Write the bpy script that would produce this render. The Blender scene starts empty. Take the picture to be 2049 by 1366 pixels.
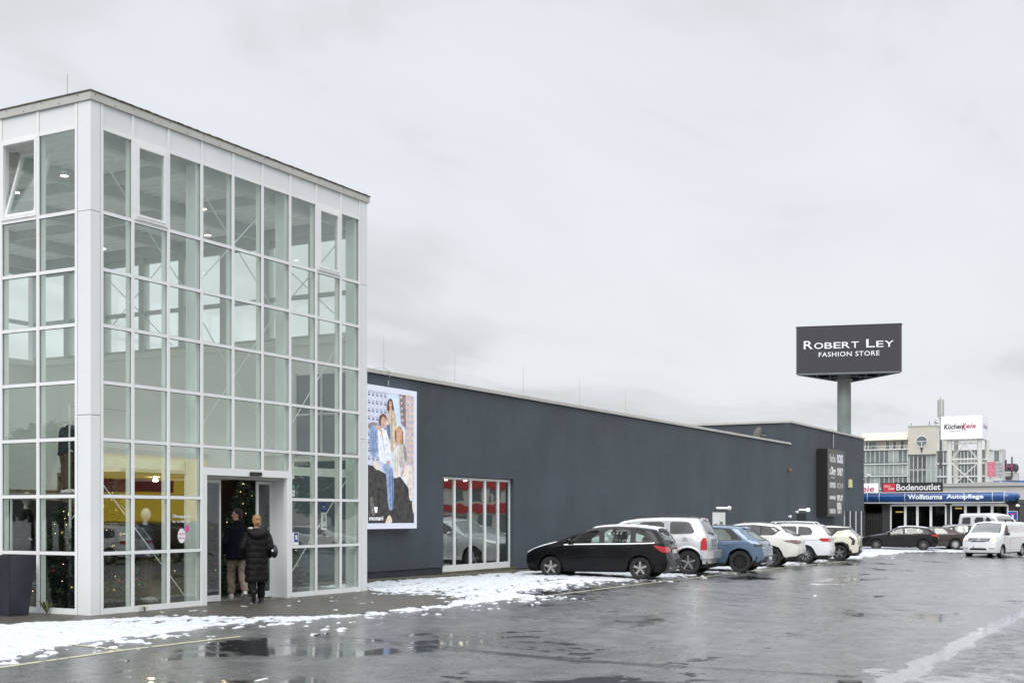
import bpy, bmesh, math, random
import numpy as np
from mathutils import Vector, Matrix
from mathutils.bvhtree import BVHTree
R = math.radians
random.seed(7)
S = bpy.context.scene
COL = S.collection

# ---------------------------------------------------------------- camera, sky, sun, exposure
cd = bpy.data.cameras.new("Camera"); cam = bpy.data.objects.new("Camera", cd); COL.objects.link(cam)
cam.location = (-15.285, -16.49, 1.70)
cam.rotation_euler = (R(90), 0, 0.5004 - R(90))
cd.sensor_width = 36; cd.lens = 2519 / 2049 * 36
cd.shift_y = (1030.0 - 683.0) / 2049
cd.clip_start = 0.1; cd.clip_end = 3000
S.camera = cam

SUN_EL, SUN_ROT = R(35), R(258)
w = bpy.data.worlds.new("World"); S.world = w; w.use_nodes = True
nt = w.node_tree; nt.nodes.clear()
N = nt.nodes.new; L = nt.links.new
out = N('ShaderNodeOutputWorld'); mixs = N('ShaderNodeMixShader')
sky = N('ShaderNodeTexSky'); sky.sky_type = 'NISHITA'; sky.sun_disc = False
sky.sun_elevation = SUN_EL; sky.sun_rotation = SUN_ROT; sky.air_density = 1.5; sky.dust_density = 4
b1 = N('ShaderNodeBackground'); b1.inputs[1].default_value = 0.10; L(sky.outputs[0], b1.inputs[0])
b2 = N('ShaderNodeBackground'); b2.inputs[1].default_value = 1.0
tc = N('ShaderNodeTexCoord'); sep = N('ShaderNodeSeparateXYZ'); L(tc.outputs['Generated'], sep.inputs[0])
# cloud deck: direction projected on a flat layer high above, so clouds flatten towards the horizon
zz = N('ShaderNodeMath'); zz.operation = 'MAXIMUM'; L(sep.outputs[2], zz.inputs[0]); zz.inputs[1].default_value = 0.0
za = N('ShaderNodeMath'); za.operation = 'ADD'; L(zz.outputs[0], za.inputs[0]); za.inputs[1].default_value = 0.16
vd = N('ShaderNodeVectorMath'); vd.operation = 'DIVIDE'; L(tc.outputs['Generated'], vd.inputs[0])
cmb = N('ShaderNodeCombineXYZ'); [L(za.outputs[0], cmb.inputs[i]) for i in range(3)]; L(cmb.outputs[0], vd.inputs[1])
n1 = N('ShaderNodeTexNoise'); n1.inputs['Scale'].default_value = 0.95; n1.inputs['Detail'].default_value = 5; n1.inputs['Roughness'].default_value = 0.5
n1.inputs['Distortion'].default_value = 0.35
mp = N('ShaderNodeMapping'); mp.inputs['Rotation'].default_value = (0, 0, R(25)); mp.inputs['Scale'].default_value = (1.0, 1.9, 1.0); mp.inputs['Location'].default_value = (3.3, 1.2, 0)
L(vd.outputs[0], mp.inputs[0]); L(mp.outputs[0], n1.inputs['Vector'])
cr = N('ShaderNodeValToRGB'); L(n1.outputs[0], cr.inputs[0])
e = cr.color_ramp.elements; e[0].position = 0.36; e[0].color = (0.67, 0.695, 0.73, 1); e[1].position = 0.62; e[1].color = (0.535, 0.55, 0.567, 1)
m_ = cr.color_ramp.elements.new(0.49); m_.color = (0.645, 0.668, 0.702, 1)
gr = N('ShaderNodeMapRange'); L(sep.outputs[2], gr.inputs[0]); gr.interpolation_type = 'SMOOTHSTEP'
gr.inputs[1].default_value = 0.36; gr.inputs[2].default_value = 0.95; gr.inputs[3].default_value = 1.0; gr.inputs[4].default_value = 3.5
ml = N('ShaderNodeVectorMath'); ml.operation = 'SCALE'; L(cr.outputs[0], ml.inputs[0]); L(gr.outputs[0], ml.inputs['Scale'])
L(ml.outputs[0], b2.inputs[0])
mixs.inputs[0].default_value = 0.94; L(b1.outputs[0], mixs.inputs[1]); L(b2.outputs[0], mixs.inputs[2]); L(mixs.outputs[0], out.inputs[0])

sd = bpy.data.lights.new("sun", 'SUN'); sd.energy = 0.9; sd.angle = R(25); sd.color = (1, 0.97, 0.93)
so = bpy.data.objects.new("sun", sd); COL.objects.link(so)
sdir = Vector((math.sin(SUN_ROT) * math.cos(SUN_EL), math.cos(SUN_ROT) * math.cos(SUN_EL), math.sin(SUN_EL)))
so.rotation_euler = sdir.to_track_quat('Z', 'Y').to_euler()
S.view_settings.view_transform = 'Standard'; S.view_settings.look = 'None'
S.view_settings.exposure = 0.34; S.view_settings.gamma = 1
S.render.engine = 'CYCLES'
S.cycles.transparent_max_bounces = 24; S.cycles.max_bounces = 8; S.cycles.use_denoising = True
S.cycles.sample_clamp_indirect = 6

# ---------------------------------------------------------------- helpers
def tag(o, label=None, cat=None, group=None, kind=None):
    if label: o['label'] = label
    if cat: o['category'] = cat
    if group: o['group'] = group
    if kind: o['kind'] = kind
    return o
def empty(name, loc=(0, 0, 0), rz=0.0):
    o = bpy.data.objects.new(name, None); COL.objects.link(o); o.location = loc; o.rotation_euler = (0, 0, rz); o.empty_display_size = 0.3
    return o
def thing(name, label, cat, loc=(0, 0, 0), rz=0.0, group=None): return tag(empty(name, loc, rz), label, cat, group)
def copy_tree(o, parent=None):
    c = o.copy(); COL.objects.link(c)
    if parent is not None: c.parent = parent
    for ch in list(o.children): copy_tree(ch, c)
    return c

MATS = {}
def M(name, col=(0.5, 0.5, 0.5), rough=0.5, metal=0.0, var=0.06, scale=6.0, bump=0.0, bscale=60.0, coat=0.0, emit=0.0, spec=0.5, dirt=None):
    if name in MATS: return MATS[name]
    m = bpy.data.materials.new(name); m.use_nodes = True; t = m.node_tree; b = t.nodes['Principled BSDF']
    geo = t.nodes.new('ShaderNodeNewGeometry')
    no = t.nodes.new('ShaderNodeTexNoise'); no.inputs['Scale'].default_value = scale; no.inputs['Detail'].default_value = 5
    t.links.new(geo.outputs['Position'], no.inputs['Vector'])
    cr = t.nodes.new('ShaderNodeValToRGB'); c = col
    cr.color_ramp.elements[0].position = 0.3; cr.color_ramp.elements[1].position = 0.7
    cr.color_ramp.elements[0].color = (*[max(0, x * (1 - var)) for x in c], 1)
    cr.color_ramp.elements[1].color = (*[min(1, x * (1 + var)) for x in c], 1)
    t.links.new(no.outputs[0], cr.inputs[0]); last = cr.outputs[0]
    if dirt:
        n2 = t.nodes.new('ShaderNodeTexNoise'); n2.inputs['Scale'].default_value = dirt[1]; n2.inputs['Detail'].default_value = 8; n2.inputs['Roughness'].default_value = 0.7
        t.links.new(geo.outputs['Position'], n2.inputs['Vector'])
        mr = t.nodes.new('ShaderNodeMapRange'); mr.inputs[1].default_value = 0.52; mr.inputs[2].default_value = 0.72; mr.inputs[4].default_value = dirt[2]
        t.links.new(n2.outputs[0], mr.inputs[0])
        mx = t.nodes.new('ShaderNodeMixRGB'); mx.inputs[2].default_value = (*dirt[0], 1)
        t.links.new(mr.outputs[0], mx.inputs[0]); t.links.new(last, mx.inputs[1]); last = mx.outputs[0]
    t.links.new(last, b.inputs['Base Color'])
    b.inputs['Roughness'].default_value = rough; b.inputs['Metallic'].default_value = metal
    b.inputs['Coat Weight'].default_value = coat; b.inputs['Coat Roughness'].default_value = 0.04
    b.inputs['Specular IOR Level'].default_value = spec
    if emit: t.links.new(last, b.inputs['Emission Color']); b.inputs['Emission Strength'].default_value = emit
    if bump:
        n3 = t.nodes.new('ShaderNodeTexNoise'); n3.inputs['Scale'].default_value = bscale; n3.inputs['Detail'].default_value = 4
        t.links.new(geo.outputs['Position'], n3.inputs['Vector'])
        bp = t.nodes.new('ShaderNodeBump'); bp.inputs['Strength'].default_value = bump; bp.inputs['Distance'].default_value = 0.02
        t.links.new(n3.outputs[0], bp.inputs['Height']); t.links.new(bp.outputs[0], b.inputs['Normal'])
    MATS[name] = m; return m
def glass(name, tint, refl=0.07, grow=0.9, wob=0.0, rough=0.0):
    if name in MATS: return MATS[name]
    m = bpy.data.materials.new(name); m.use_nodes = True; t = m.node_tree; t.nodes.clear()
    o = t.nodes.new('ShaderNodeOutputMaterial'); mx = t.nodes.new('ShaderNodeMixShader')
    tr = t.nodes.new('ShaderNodeBsdfTransparent'); tr.inputs[0].default_value = (*tint, 1)
    gl = t.nodes.new('ShaderNodeBsdfGlossy'); gl.inputs['Roughness'].default_value = rough; gl.inputs[0].default_value = (0.95, 0.98, 0.97, 1)
    lw = t.nodes.new('ShaderNodeLayerWeight'); lw.inputs[0].default_value = 0.5
    pw = t.nodes.new('ShaderNodeMath'); pw.operation = 'POWER'; pw.inputs[1].default_value = 3.0; t.links.new(lw.outputs['Facing'], pw.inputs[0])
    ma = t.nodes.new('ShaderNodeMath'); ma.operation = 'MULTIPLY_ADD'; ma.use_clamp = True
    t.links.new(pw.outputs[0], ma.inputs[0]); ma.inputs[1].default_value = grow; ma.inputs[2].default_value = refl
    t.links.new(ma.outputs[0], mx.inputs[0]); t.links.new(tr.outputs[0], mx.inputs[1]); t.links.new(gl.outputs[0], mx.inputs[2]); t.links.new(mx.outputs[0], o.inputs[0])
    if wob:
        g = t.nodes.new('ShaderNodeNewGeometry'); n = t.nodes.new('ShaderNodeTexNoise'); n.inputs['Scale'].default_value = 1.1; n.inputs['Detail'].default_value = 1
        t.links.new(g.outputs['Position'], n.inputs['Vector'])
        bp = t.nodes.new('ShaderNodeBump'); bp.inputs['Strength'].default_value = wob; bp.inputs['Distance'].default_value = 0.02
        t.links.new(n.outputs[0], bp.inputs['Height']); t.links.new(bp.outputs[0], gl.inputs['Normal'])
    MATS[name] = m; return m

def link_mesh(name, me, mat, parent=None):
    o = bpy.data.objects.new(name, me); COL.objects.link(o)
    if mat is not None:
        for mm in (mat if isinstance(mat, (list, tuple)) else [mat]): me.materials.append(mm)
    if parent is not None: o.parent = parent
    return o
def smooth_mesh(me, ang=40):
    bm = bmesh.new(); bm.from_mesh(me); ca = R(ang)
    for f in bm.faces: f.smooth = True
    for e_ in bm.edges:
        if len(e_.link_faces) == 2:
            e_.smooth = e_.calc_face_angle(0) < ca
    bm.to_mesh(me); bm.free()
class MB:
    def __init__(s): s.v = []; s.f = []
    def add(s, vs, fs):
        n = len(s.v); s.v += [tuple(x) for x in vs]; s.f += [tuple(i + n for i in f) for f in fs]; return s
    def box(s, x0, x1, y0, y1, z0, z1):
        if x0 > x1: x0, x1 = x1, x0
        if y0 > y1: y0, y1 = y1, y0
        if z0 > z1: z0, z1 = z1, z0
        return s.add([(x0, y0, z0), (x1, y0, z0), (x1, y1, z0), (x0, y1, z0), (x0, y0, z1), (x1, y0, z1), (x1, y1, z1), (x0, y1, z1)],
                     [(0, 3, 2, 1), (4, 5, 6, 7), (0, 1, 5, 4), (1, 2, 6, 5), (2, 3, 7, 6), (3, 0, 4, 7)])
    def quad(s, a, b, c, d): return s.add([a, b, c, d], [(0, 1, 2, 3)])
    def tube(s, pts, rad, seg=8, cap=True):
        pts = [Vector(p) for p in pts]; n = len(pts)
        if not isinstance(rad, (list, tuple)): rad = [rad] * n
        rings = []; ref = None
        for i, p in enumerate(pts):
            t = (pts[min(i + 1, n - 1)] - pts[max(i - 1, 0)]); t.normalize()
            if ref is None or abs(t.dot(ref)) > 0.95: ref = Vector((0, 0, 1)) if abs(t.z) < 0.9 else Vector((1, 0, 0))
            a = t.cross(ref).normalized(); b = t.cross(a).normalized(); ref = -b if False else ref
            r = rad[i]; ra, rb = (r if isinstance(r, (tuple, list)) else (r, r))
            rings.append([p + a * math.cos(2 * math.pi * k / seg) * ra + b * math.sin(2 * math.pi * k / seg) * rb for k in range(seg)])
        vs = [q for r_ in rings for q in r_]; fs = []
        for i in range(n - 1):
            for k in range(seg):
                k2 = (k + 1) % seg; fs.append((i * seg + k, i * seg + k2, (i + 1) * seg + k2, (i + 1) * seg + k))
        if cap: fs.append(tuple(range(seg - 1, -1, -1))); fs.append(tuple((n - 1) * seg + k for k in range(seg)))
        return s.add(vs, fs)
    def lathe(s, prof, c=(0, 0, 0), axis='z', seg=24, a0=0, a1=2 * math.pi):
        vs = []; fs = []; n = len(prof); c = Vector(c); full = abs(a1 - a0 - 2 * math.pi) < 1e-6; m = seg if full else seg + 1
        for k in range(m):
            a = a0 + (a1 - a0) * k / seg; ca, sa = math.cos(a), math.sin(a)
            for (r, h) in prof:
                p = {'z': (r * ca, r * sa, h), 'y': (r * ca, h, r * sa), 'x': (h, r * ca, r * sa)}[axis]
                vs.append(c + Vector(p))
        for k in range(seg):
            k2 = (k + 1) % m
            for i in range(n - 1): fs.append((k * n + i, k2 * n + i, k2 * n + i + 1, k * n + i + 1))
        return s.add(vs, fs)
    def ell(s, c, rx, ry, rz, seg=14, rings=9, rot=None):
        vs = []; fs = []; c = Vector(c)
        for i in range(rings + 1):
            th = math.pi * i / rings
            for k in range(seg):
                ph = 2 * math.pi * k / seg
                p = Vector((rx * math.sin(th) * math.cos(ph), ry * math.sin(th) * math.sin(ph), rz * math.cos(th)))
                if rot: p = rot @ p
                vs.append(c + p)
        for i in range(rings):
            for k in range(seg):
                k2 = (k + 1) % seg; fs.append((i * seg + k, (i + 1) * seg + k, (i + 1) * seg + k2, i * seg + k2))
        return s.add(vs, fs)
    def prism(s, poly, axis, h0, h1):
        n = len(poly); mk = {'z': lambda a, b, h: (a, b, h), 'y': lambda a, b, h: (a, h, b), 'x': lambda a, b, h: (h, a, b)}[axis]
        vs = [mk(a, b, h0) for a, b in poly] + [mk(a, b, h1) for a, b in poly]
        fs = [tuple(range(n)), tuple(range(2 * n - 1, n - 1, -1))] + [(i, n + i, n + (i + 1) % n, (i + 1) % n) for i in range(n)]
        return s.add(vs, fs)
    def xf(s, mtx, start=0):
        for i in range(start, len(s.v)): s.v[i] = tuple(mtx @ Vector(s.v[i]))
        return s
    def build(s, name, mat, parent=None, smooth=None, bevel=0.0):
        me = bpy.data.meshes.new(name); me.from_pydata(s.v, [], s.f)
        bm = bmesh.new(); bm.from_mesh(me)
        bmesh.ops.remove_doubles(bm, verts=bm.verts, dist=1e-5)
        bmesh.ops.recalc_face_normals(bm, faces=bm.faces)
        if bevel:
            es = [e_ for e_ in bm.edges if len(e_.link_faces) == 2 and e_.calc_face_angle(0) > 0.6]
            try: bmesh.ops.bevel(bm, geom=es, offset=bevel, segments=2, affect='EDGES', clamp_overlap=True)
            except Exception: pass
        bm.to_mesh(me); bm.free()
        if smooth: smooth_mesh(me, smooth)
        return link_mesh(name, me, mat, parent)
def evaluated(o):
    dg = bpy.context.evaluated_depsgraph_get(); dg.update()
    return bpy.data.meshes.new_from_object(o.evaluated_get(dg))
def text(name, body, size, loc, rot, mat, parent=None, ext=0.01, width=None, height=None, bold=0.0, align='LEFT', shear=0.0, space=1.0):
    c = bpy.data.curves.new(name, 'FONT'); c.body = body; c.size = size; c.extrude = ext; c.offset = bold; c.align_x = align; c.shear = shear; c.space_character = space; c.resolution_u = 3
    t = bpy.data.objects.new(name, c); COL.objects.link(t); bpy.context.view_layer.update()
    me = evaluated(t); bpy.data.objects.remove(t); bpy.data.curves.remove(c)
    v = np.zeros(len(me.vertices) * 3); me.vertices.foreach_get('co', v); v = v.reshape(-1, 3)
    if width:
        a, b = v[:, 0].min(), v[:, 0].max(); k = width / (b - a)
        v[:, 0] = (v[:, 0] - (a if align == 'LEFT' else (a + b) / 2)) * k
    if height:
        a, b = v[:, 1].min(), v[:, 1].max(); v[:, 1] = (v[:, 1] - a) * height / (b - a)
    me.vertices.foreach_set('co', v.ravel()); me.update()
    o = link_mesh(name, me, mat, parent); o.location = loc; o.rotation_euler = rot; return o
def remesh(mb, voxel, name, mat, parent=None, noise=0.0, nscale=8.0, smooth_it=4):
    me = bpy.data.meshes.new('tmp'); me.from_pydata(mb.v, [], mb.f)
    o = bpy.data.objects.new('tmp', me); COL.objects.link(o)
    m = o.modifiers.new('r', 'REMESH'); m.mode = 'VOXEL'; m.voxel_size = voxel
    if smooth_it: sm = o.modifiers.new('s', 'SMOOTH'); sm.iterations = smooth_it; sm.factor = 0.5
    bpy.context.view_layer.update(); m2 = evaluated(o); bpy.data.objects.remove(o)
    if noise:
        v = np.zeros(len(m2.vertices) * 3); m2.vertices.foreach_get('co', v); v = v.reshape(-1, 3)
        n = np.zeros_like(v); nn = np.zeros(len(m2.vertices) * 3); m2.vertices.foreach_get('normal', nn); nn = nn.reshape(-1, 3)
        h = vnoise3(v * nscale) - 0.5
        v += nn * (h * noise)[:, None]; m2.vertices.foreach_set('co', v.ravel()); m2.update()
    for p in m2.polygons: p.use_smooth = True
    return link_mesh(name, m2, mat, parent)
def hash3(i, j, k):
    h = (i * 374761393 + j * 668265263 + k * 1274126177).astype(np.int64) & 0xffffffff
    h = ((h ^ (h >> 13)) * 1274126177) & 0xffffffff
    return ((h ^ (h >> 16)) & 0xffff) / 65535.0
def vnoise3(p):
    p = np.asarray(p, float); i = np.floor(p).astype(np.int64); f = p - i; f = f * f * (3 - 2 * f); r = 0
    for a in (0, 1):
        for b in (0, 1):
            for c in (0, 1):
                wgt = (f[:, 0] if a else 1 - f[:, 0]) * (f[:, 1] if b else 1 - f[:, 1]) * (f[:, 2] if c else 1 - f[:, 2])
                r = r + wgt * hash3(i[:, 0] + a, i[:, 1] + b, i[:, 2] + c)
    return r
def fbm(x, y, s, o=4, seed=0.0):
    r = 0; a = 1; t = 0
    for k in range(o):
        r = r + a * vnoise3(np.stack([x.ravel() * s, y.ravel() * s, np.full(x.size, seed + k * 7.3)], -1)); t += a; a *= 0.55; s *= 2.1
    return (r / t).reshape(x.shape)
def GZ(x, y):
    if x < 8: a = 0
    elif x < 40: a = -0.008 * (x - 8)
    else: a = -0.256 - 0.003 * (x - 40)
    return a + 0.03 * max(-9, min(0, y))

# ---------------------------------------------------------------- shared materials
white_metal = M('white_metal', (0.80, 0.82, 0.82), 0.35, var=0.02, scale=1.5, dirt=((0.62, 0.62, 0.58), 3.0, 0.35))
panel_white = M('panel_white', (0.74, 0.77, 0.78), 0.4, var=0.03, scale=0.8, dirt=((0.62, 0.63, 0.60), 2.0, 0.25))
beige_metal = M('beige_metal', (0.50, 0.50, 0.47), 0.45, 0.1, var=0.05, scale=2, dirt=((0.36, 0.355, 0.33), 5, 0.4))
moss = M('moss', (0.09, 0.08, 0.035), 0.95, var=0.5, scale=9, bump=0.8, bscale=40)
steel = M('steel', (0.42, 0.43, 0.43), 0.35, 0.8, var=0.05)
grey_steel = M('grey_steel', (0.60, 0.635, 0.615), 0.5, 0.1, var=0.04)
black_plastic = M('black_plastic', (0.018, 0.018, 0.02), 0.45, var=0.1)
near_black = M('near_black', (0.01, 0.01, 0.011), 0.8, var=0.1)
snow_m = M('snow', (0.57, 0.59, 0.62), 0.55, var=0.10, scale=9, bump=0.9, bscale=26, dirt=((0.30, 0.305, 0.31), 5.0, 0.65), spec=.4)
car_snow = M('car_snow', (0.64, 0.66, 0.69), 0.6, var=0.06, scale=9, bump=0.5, bscale=30)
hall_glass = glass('hall_glass', (0.966, 0.992, 0.976), 0.052, 0.58, wob=0.05)
# ---------------------------------------------------------------- ground
def asphalt_material():
    m = bpy.data.materials.new('wet_asphalt'); m.use_nodes = True; t = m.node_tree; b = t.nodes['Principled BSDF']; N = t.nodes.new; L = t.links.new
    g = N('ShaderNodeNewGeometry'); sp = N('ShaderNodeSeparateXYZ'); L(g.outputs['Position'], sp.inputs[0])
    def math_(op, a, b_=None, c=None, clamp=False):
        n = N('ShaderNodeMath'); n.operation = op; n.use_clamp = clamp
        for i, x in enumerate((a, b_, c)):
            if x is None: continue
            if isinstance(x, (int, float)): n.inputs[i].default_value = x
            else: L(x, n.inputs[i])
        return n.outputs[0]
    def noise(sc, det=5, rough=0.55, vec=None, dist=0.0):
        n = N('ShaderNodeTexNoise'); n.inputs['Scale'].default_value = sc; n.inputs['Detail'].default_value = det; n.inputs['Roughness'].default_value = rough; n.inputs['Distortion'].default_value = dist
        L(vec or g.outputs['Position'], n.inputs['Vector']); return n.outputs[0]
    def rng(v, a, b_, c=0.0, d=1.0):
        n = N('ShaderNodeMapRange'); n.interpolation_type = 'SMOOTHSTEP'; L(v, n.inputs[0])
        for i, x in enumerate((a, b_, c, d)): n.inputs[i + 1].default_value = x
        return n.outputs[0]
    X, Y = sp.outputs[0], sp.outputs[1]
    st = N('ShaderNodeMapping'); st.inputs['Scale'].default_value = (0.55, 1.0, 1.0); st.inputs['Rotation'].default_value = (0, 0, R(20)); L(g.outputs['Position'], st.inputs[0])
    big = noise(0.42, 6, 0.6, st.outputs[0], 0.4); mid = noise(2.3, 6, 0.65); fine = noise(21, 5, 0.72); grain = noise(85, 3, 0.6)
    wob = math_('MULTIPLY', math_('SUBTRACT', noise(1.3, 4), 0.5), 0.5)
    wob = math_('ADD', wob, math_('MULTIPLY', math_('SUBTRACT', noise(7.0, 5, 0.7), 0.5), 0.22))
    yy = math_('ADD', Y, wob); xx = math_('ADD', X, wob)
    def band(v, c, w_, s): return rng(math_('ABSOLUTE', math_('SUBTRACT', v, c)), w_, w_ + s, 1.0, 0.0)
    gutter = band(yy, -13.28, 0.13, 0.09)
    seam = math_('MULTIPLY', band(xx, 0.10, 0.10, 0.06), rng(Y, -4.4, -4.8, 0, 1))
    seam2 = math_('MULTIPLY', band(xx, 14.6, 0.05, 0.05), rng(Y, -4.4, -4.8, 0, 1))
    # puddles: noise hollows, deeper in front of the hall
    near = math_('MULTIPLY', rng(X, 3.2, 0.6, 0, 1), rng(Y, -3.5, -4.4, 0, 1))
    hollow = math_('ADD', math_('ADD', big, math_('MULTIPLY', near, 0.115)), math_('MULTIPLY', math_('SUBTRACT', mid, 0.5), 0.45))
    streak = N('ShaderNodeMapping'); streak.inputs['Scale'].default_value = (2.6, 7.5, 1.0); streak.inputs['Rotation'].default_value = (0, 0, R(-28)); L(g.outputs['Position'], streak.inputs[0])
    strk = noise(1.0, 5, 0.65, streak.outputs[0])
    pud = rng(hollow, 0.61, 0.66)
    pud = math_('MAXIMUM', pud, gutter); pud = math_('MAXIMUM', pud, math_('MULTIPLY', seam, 0.75)); pud = math_('MAXIMUM', pud, math_('MULTIPLY', seam2, 0.5))
    # colour
    c = N('ShaderNodeValToRGB'); L(math_('ADD', math_('MULTIPLY', mid, 0.55), math_('MULTIPLY', fine, 0.45)), c.inputs[0])
    el = c.color_ramp.elements; el[0].position = 0.36; el[0].color = (0.030, 0.031, 0.033, 1); el[1].position = 0.62; el[1].color = (0.155, 0.153, 0.149, 1)
    rough_zone = rng(math_('ADD', Y, math_('MULTIPLY', wob, 1.5)), -13.45, -13.7, 0, 1)
    peb = rng(fine, 0.62, 0.72)
    mx = N('ShaderNodeMixRGB'); mx.inputs[2].default_value = (0.20, 0.195, 0.18, 1); L(math_('MULTIPLY', peb, math_('MULTIPLY_ADD', rough_zone, 0.5, 0.25)), mx.inputs[0]); L(c.outputs[0], mx.inputs[1])
    mx2 = N('ShaderNodeMixRGB'); mx2.inputs[2].default_value = (0.022, 0.023, 0.024, 1); L(math_('MULTIPLY', pud, 0.75), mx2.inputs[0]); L(mx.outputs[0], mx2.inputs[1])
    L(mx2.outputs[0], b.inputs['Base Color'])
    r = math_('ADD', rng(big, 0.40, 0.62, 0.40, 0.24), math_('MULTIPLY', math_('SUBTRACT', mid, 0.5), 0.35))
    r = math_('ADD', r, math_('MULTIPLY', rough_zone, 0.12))
    rr = N('ShaderNodeMix'); rr.data_type = 'FLOAT'; L(pud, rr.inputs[0]); L(math_('MULTIPLY', r, math_('SUBTRACT', 1.0, math_('MULTIPLY', near, 0.3))), rr.inputs[2]); rr.inputs[3].default_value = 0.09; L(rr.outputs[0], b.inputs['Roughness'])
    b.inputs['IOR'].default_value = 1.5; b.inputs['Specular IOR Level'].default_value = 0.6
    rz = math_('MULTIPLY', rough_zone, rng(noise(3.2, 5, 0.7), 0.46, 0.54))
    L(math_('MULTIPLY', rng(math_('ADD', math_('MULTIPLY', big, 0.45), math_('ADD', math_('MULTIPLY', mid, 0.3), math_('MULTIPLY', fine, 0.25))), 0.36, 0.56, 0.85, 1.0), math_('MULTIPLY', math_('MULTIPLY', rng(strk, 0.38, 0.50, 0.76, 1.0), rng(fine, 0.40, 0.55, 0.62, 1.0)), math_('SUBTRACT', 1.0, math_('MULTIPLY', rz, 0.85)))), b.inputs['Coat Weight']); b.inputs['Coat IOR'].default_value = 1.45
    cro = N('ShaderNodeMix'); cro.data_type = 'FLOAT'; L(pud, cro.inputs[0]); L(math_('MULTIPLY', rng(mid, 0.30, 0.70, 0.17, 0.26), math_('SUBTRACT', 1.0, math_('MULTIPLY', near, 0.45))), cro.inputs[2]); cro.inputs[3].default_value = 0.05; L(cro.outputs[0], b.inputs['Coat Roughness'])
    cb = N('ShaderNodeBump'); cb.inputs['Distance'].default_value = 0.02; L(math_('ADD', math_('MULTIPLY', mid, 0.35), math_('ADD', math_('MULTIPLY', fine, 0.6), math_('MULTIPLY', grain, 0.25))), cb.inputs['Height'])
    cbs = N('ShaderNodeMix'); cbs.data_type = 'FLOAT'; L(pud, cbs.inputs[0]); cbs.inputs[2].default_value = 0.26; cbs.inputs[3].default_value = 0.008; L(cbs.outputs[0], cb.inputs['Strength']); L(cb.outputs[0], b.inputs['Coat Normal'])
    bp = N('ShaderNodeBump'); bp.inputs['Distance'].default_value = 0.03
    L(math_('ADD', math_('MULTIPLY', grain, 0.4), math_('ADD', math_('MULTIPLY', fine, 0.7), math_('MULTIPLY', mid, 0.2))), bp.inputs['Height'])
    bs = N('ShaderNodeMix'); bs.data_type = 'FLOAT'; L(pud, bs.inputs[0]); bs.inputs[2].default_value = 0.50; bs.inputs[3].default_value = 0.012; L(bs.outputs[0], bp.inputs['Strength'])
    L(bp.outputs[0], b.inputs['Normal']); return m
asphalt = asphalt_material()
def sheet(name, xs, ys, dz, mat, kind='structure', parent=None):
    v = [(x, y, GZ(x, y) + dz) for y in ys for x in xs]; n = len(xs)
    f = [(j * n + i, j * n + i + 1, (j + 1) * n + i + 1, (j + 1) * n + i) for j in range(len(ys) - 1) for i in range(n - 1)]
    me = bpy.data.meshes.new(name); me.from_pydata(v, [], f); o = link_mesh(name, me, mat, parent)
    if kind: o['kind'] = kind
    return o
sheet('ground', [-400, -60, -20, 0, 8, 20, 40, 80, 200, 1200], [-500, -60, -20, -9, -4, 0, 10, 60, 900], 0.0, asphalt)
setts = M('wet_setts', (0.085, 0.075, 0.062), 0.38, var=0.45, scale=14, bump=0.6, bscale=55, dirt=((0.04, 0.038, 0.035), 1.5, 0.6))
kerbm = M('mossy_kerb', (0.12, 0.11, 0.075), 0.8, var=0.4, scale=5, bump=0.5, bscale=30, dirt=((0.06, 0.065, 0.03), 3, 0.7))
# paved apron round the hall and strip along the store wall
v = []; f = []
outer = [(-9, -3.5), (-6, -3.2), (-3, -2.3), (-1, -1.75), (1.0, -2.0), (2.4, -2.95), (4.5, -3.18), (6.6, -3.15), (8.3, -2.6), (9.1, -1.2), (9.3, 2.5)]
inner = [(-9, 0.0), (-6, 0), (-3, 0), (-1, 0), (1, 0), (2.6, 0), (4.5, 0), (6.5, 0), (7.9, 0), (8.06, 0.2), (8.06, 2.5)]
mb = MB()
for i in range(len(outer) - 1):
    mb.quad(*[(x, y, GZ(x, y) + 0.004) for x, y in (outer[i], outer[i + 1], inner[i + 1], inner[i])])
mb.quad(*[(x, y, 0.004) for x, y in ((-9, 0), (0.0, 0), (0.0, 20), (-9, 20))])
mb.quad(*[(x, y, 0.004) for x, y in ((2.7, 0), (5.3, 0), (5.3, 1.2), (2.7, 1.2))])
mb.build('pavement', setts)['kind'] = 'structure'
sheet('footpath', [8.06, 12, 20, 40, 69.2], [2.52, 2.8, 3.12], 0.02, kerbm)
# verge kerb lip
mb = MB()
for a, b in ((9.1, 20), (20, 40), (40, 69.2)):
    za, zb = GZ(a, 0), GZ(b, 0)
    mb.add([(a, 2.46, za - .05), (b, 2.46, zb - .05), (b, 2.52, zb - .05), (a, 2.52, za - .05), (a, 2.46, za + .03), (b, 2.46, zb + .03), (b, 2.52, zb + .03), (a, 2.52, za + .03)],
           [(0, 3, 2, 1), (4, 5, 6, 7), (0, 1, 5, 4), (1, 2, 6, 5), (2, 3, 7, 6), (3, 0, 4, 7)])
mb.build('kerb', kerbm)['kind'] = 'structure'
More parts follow.
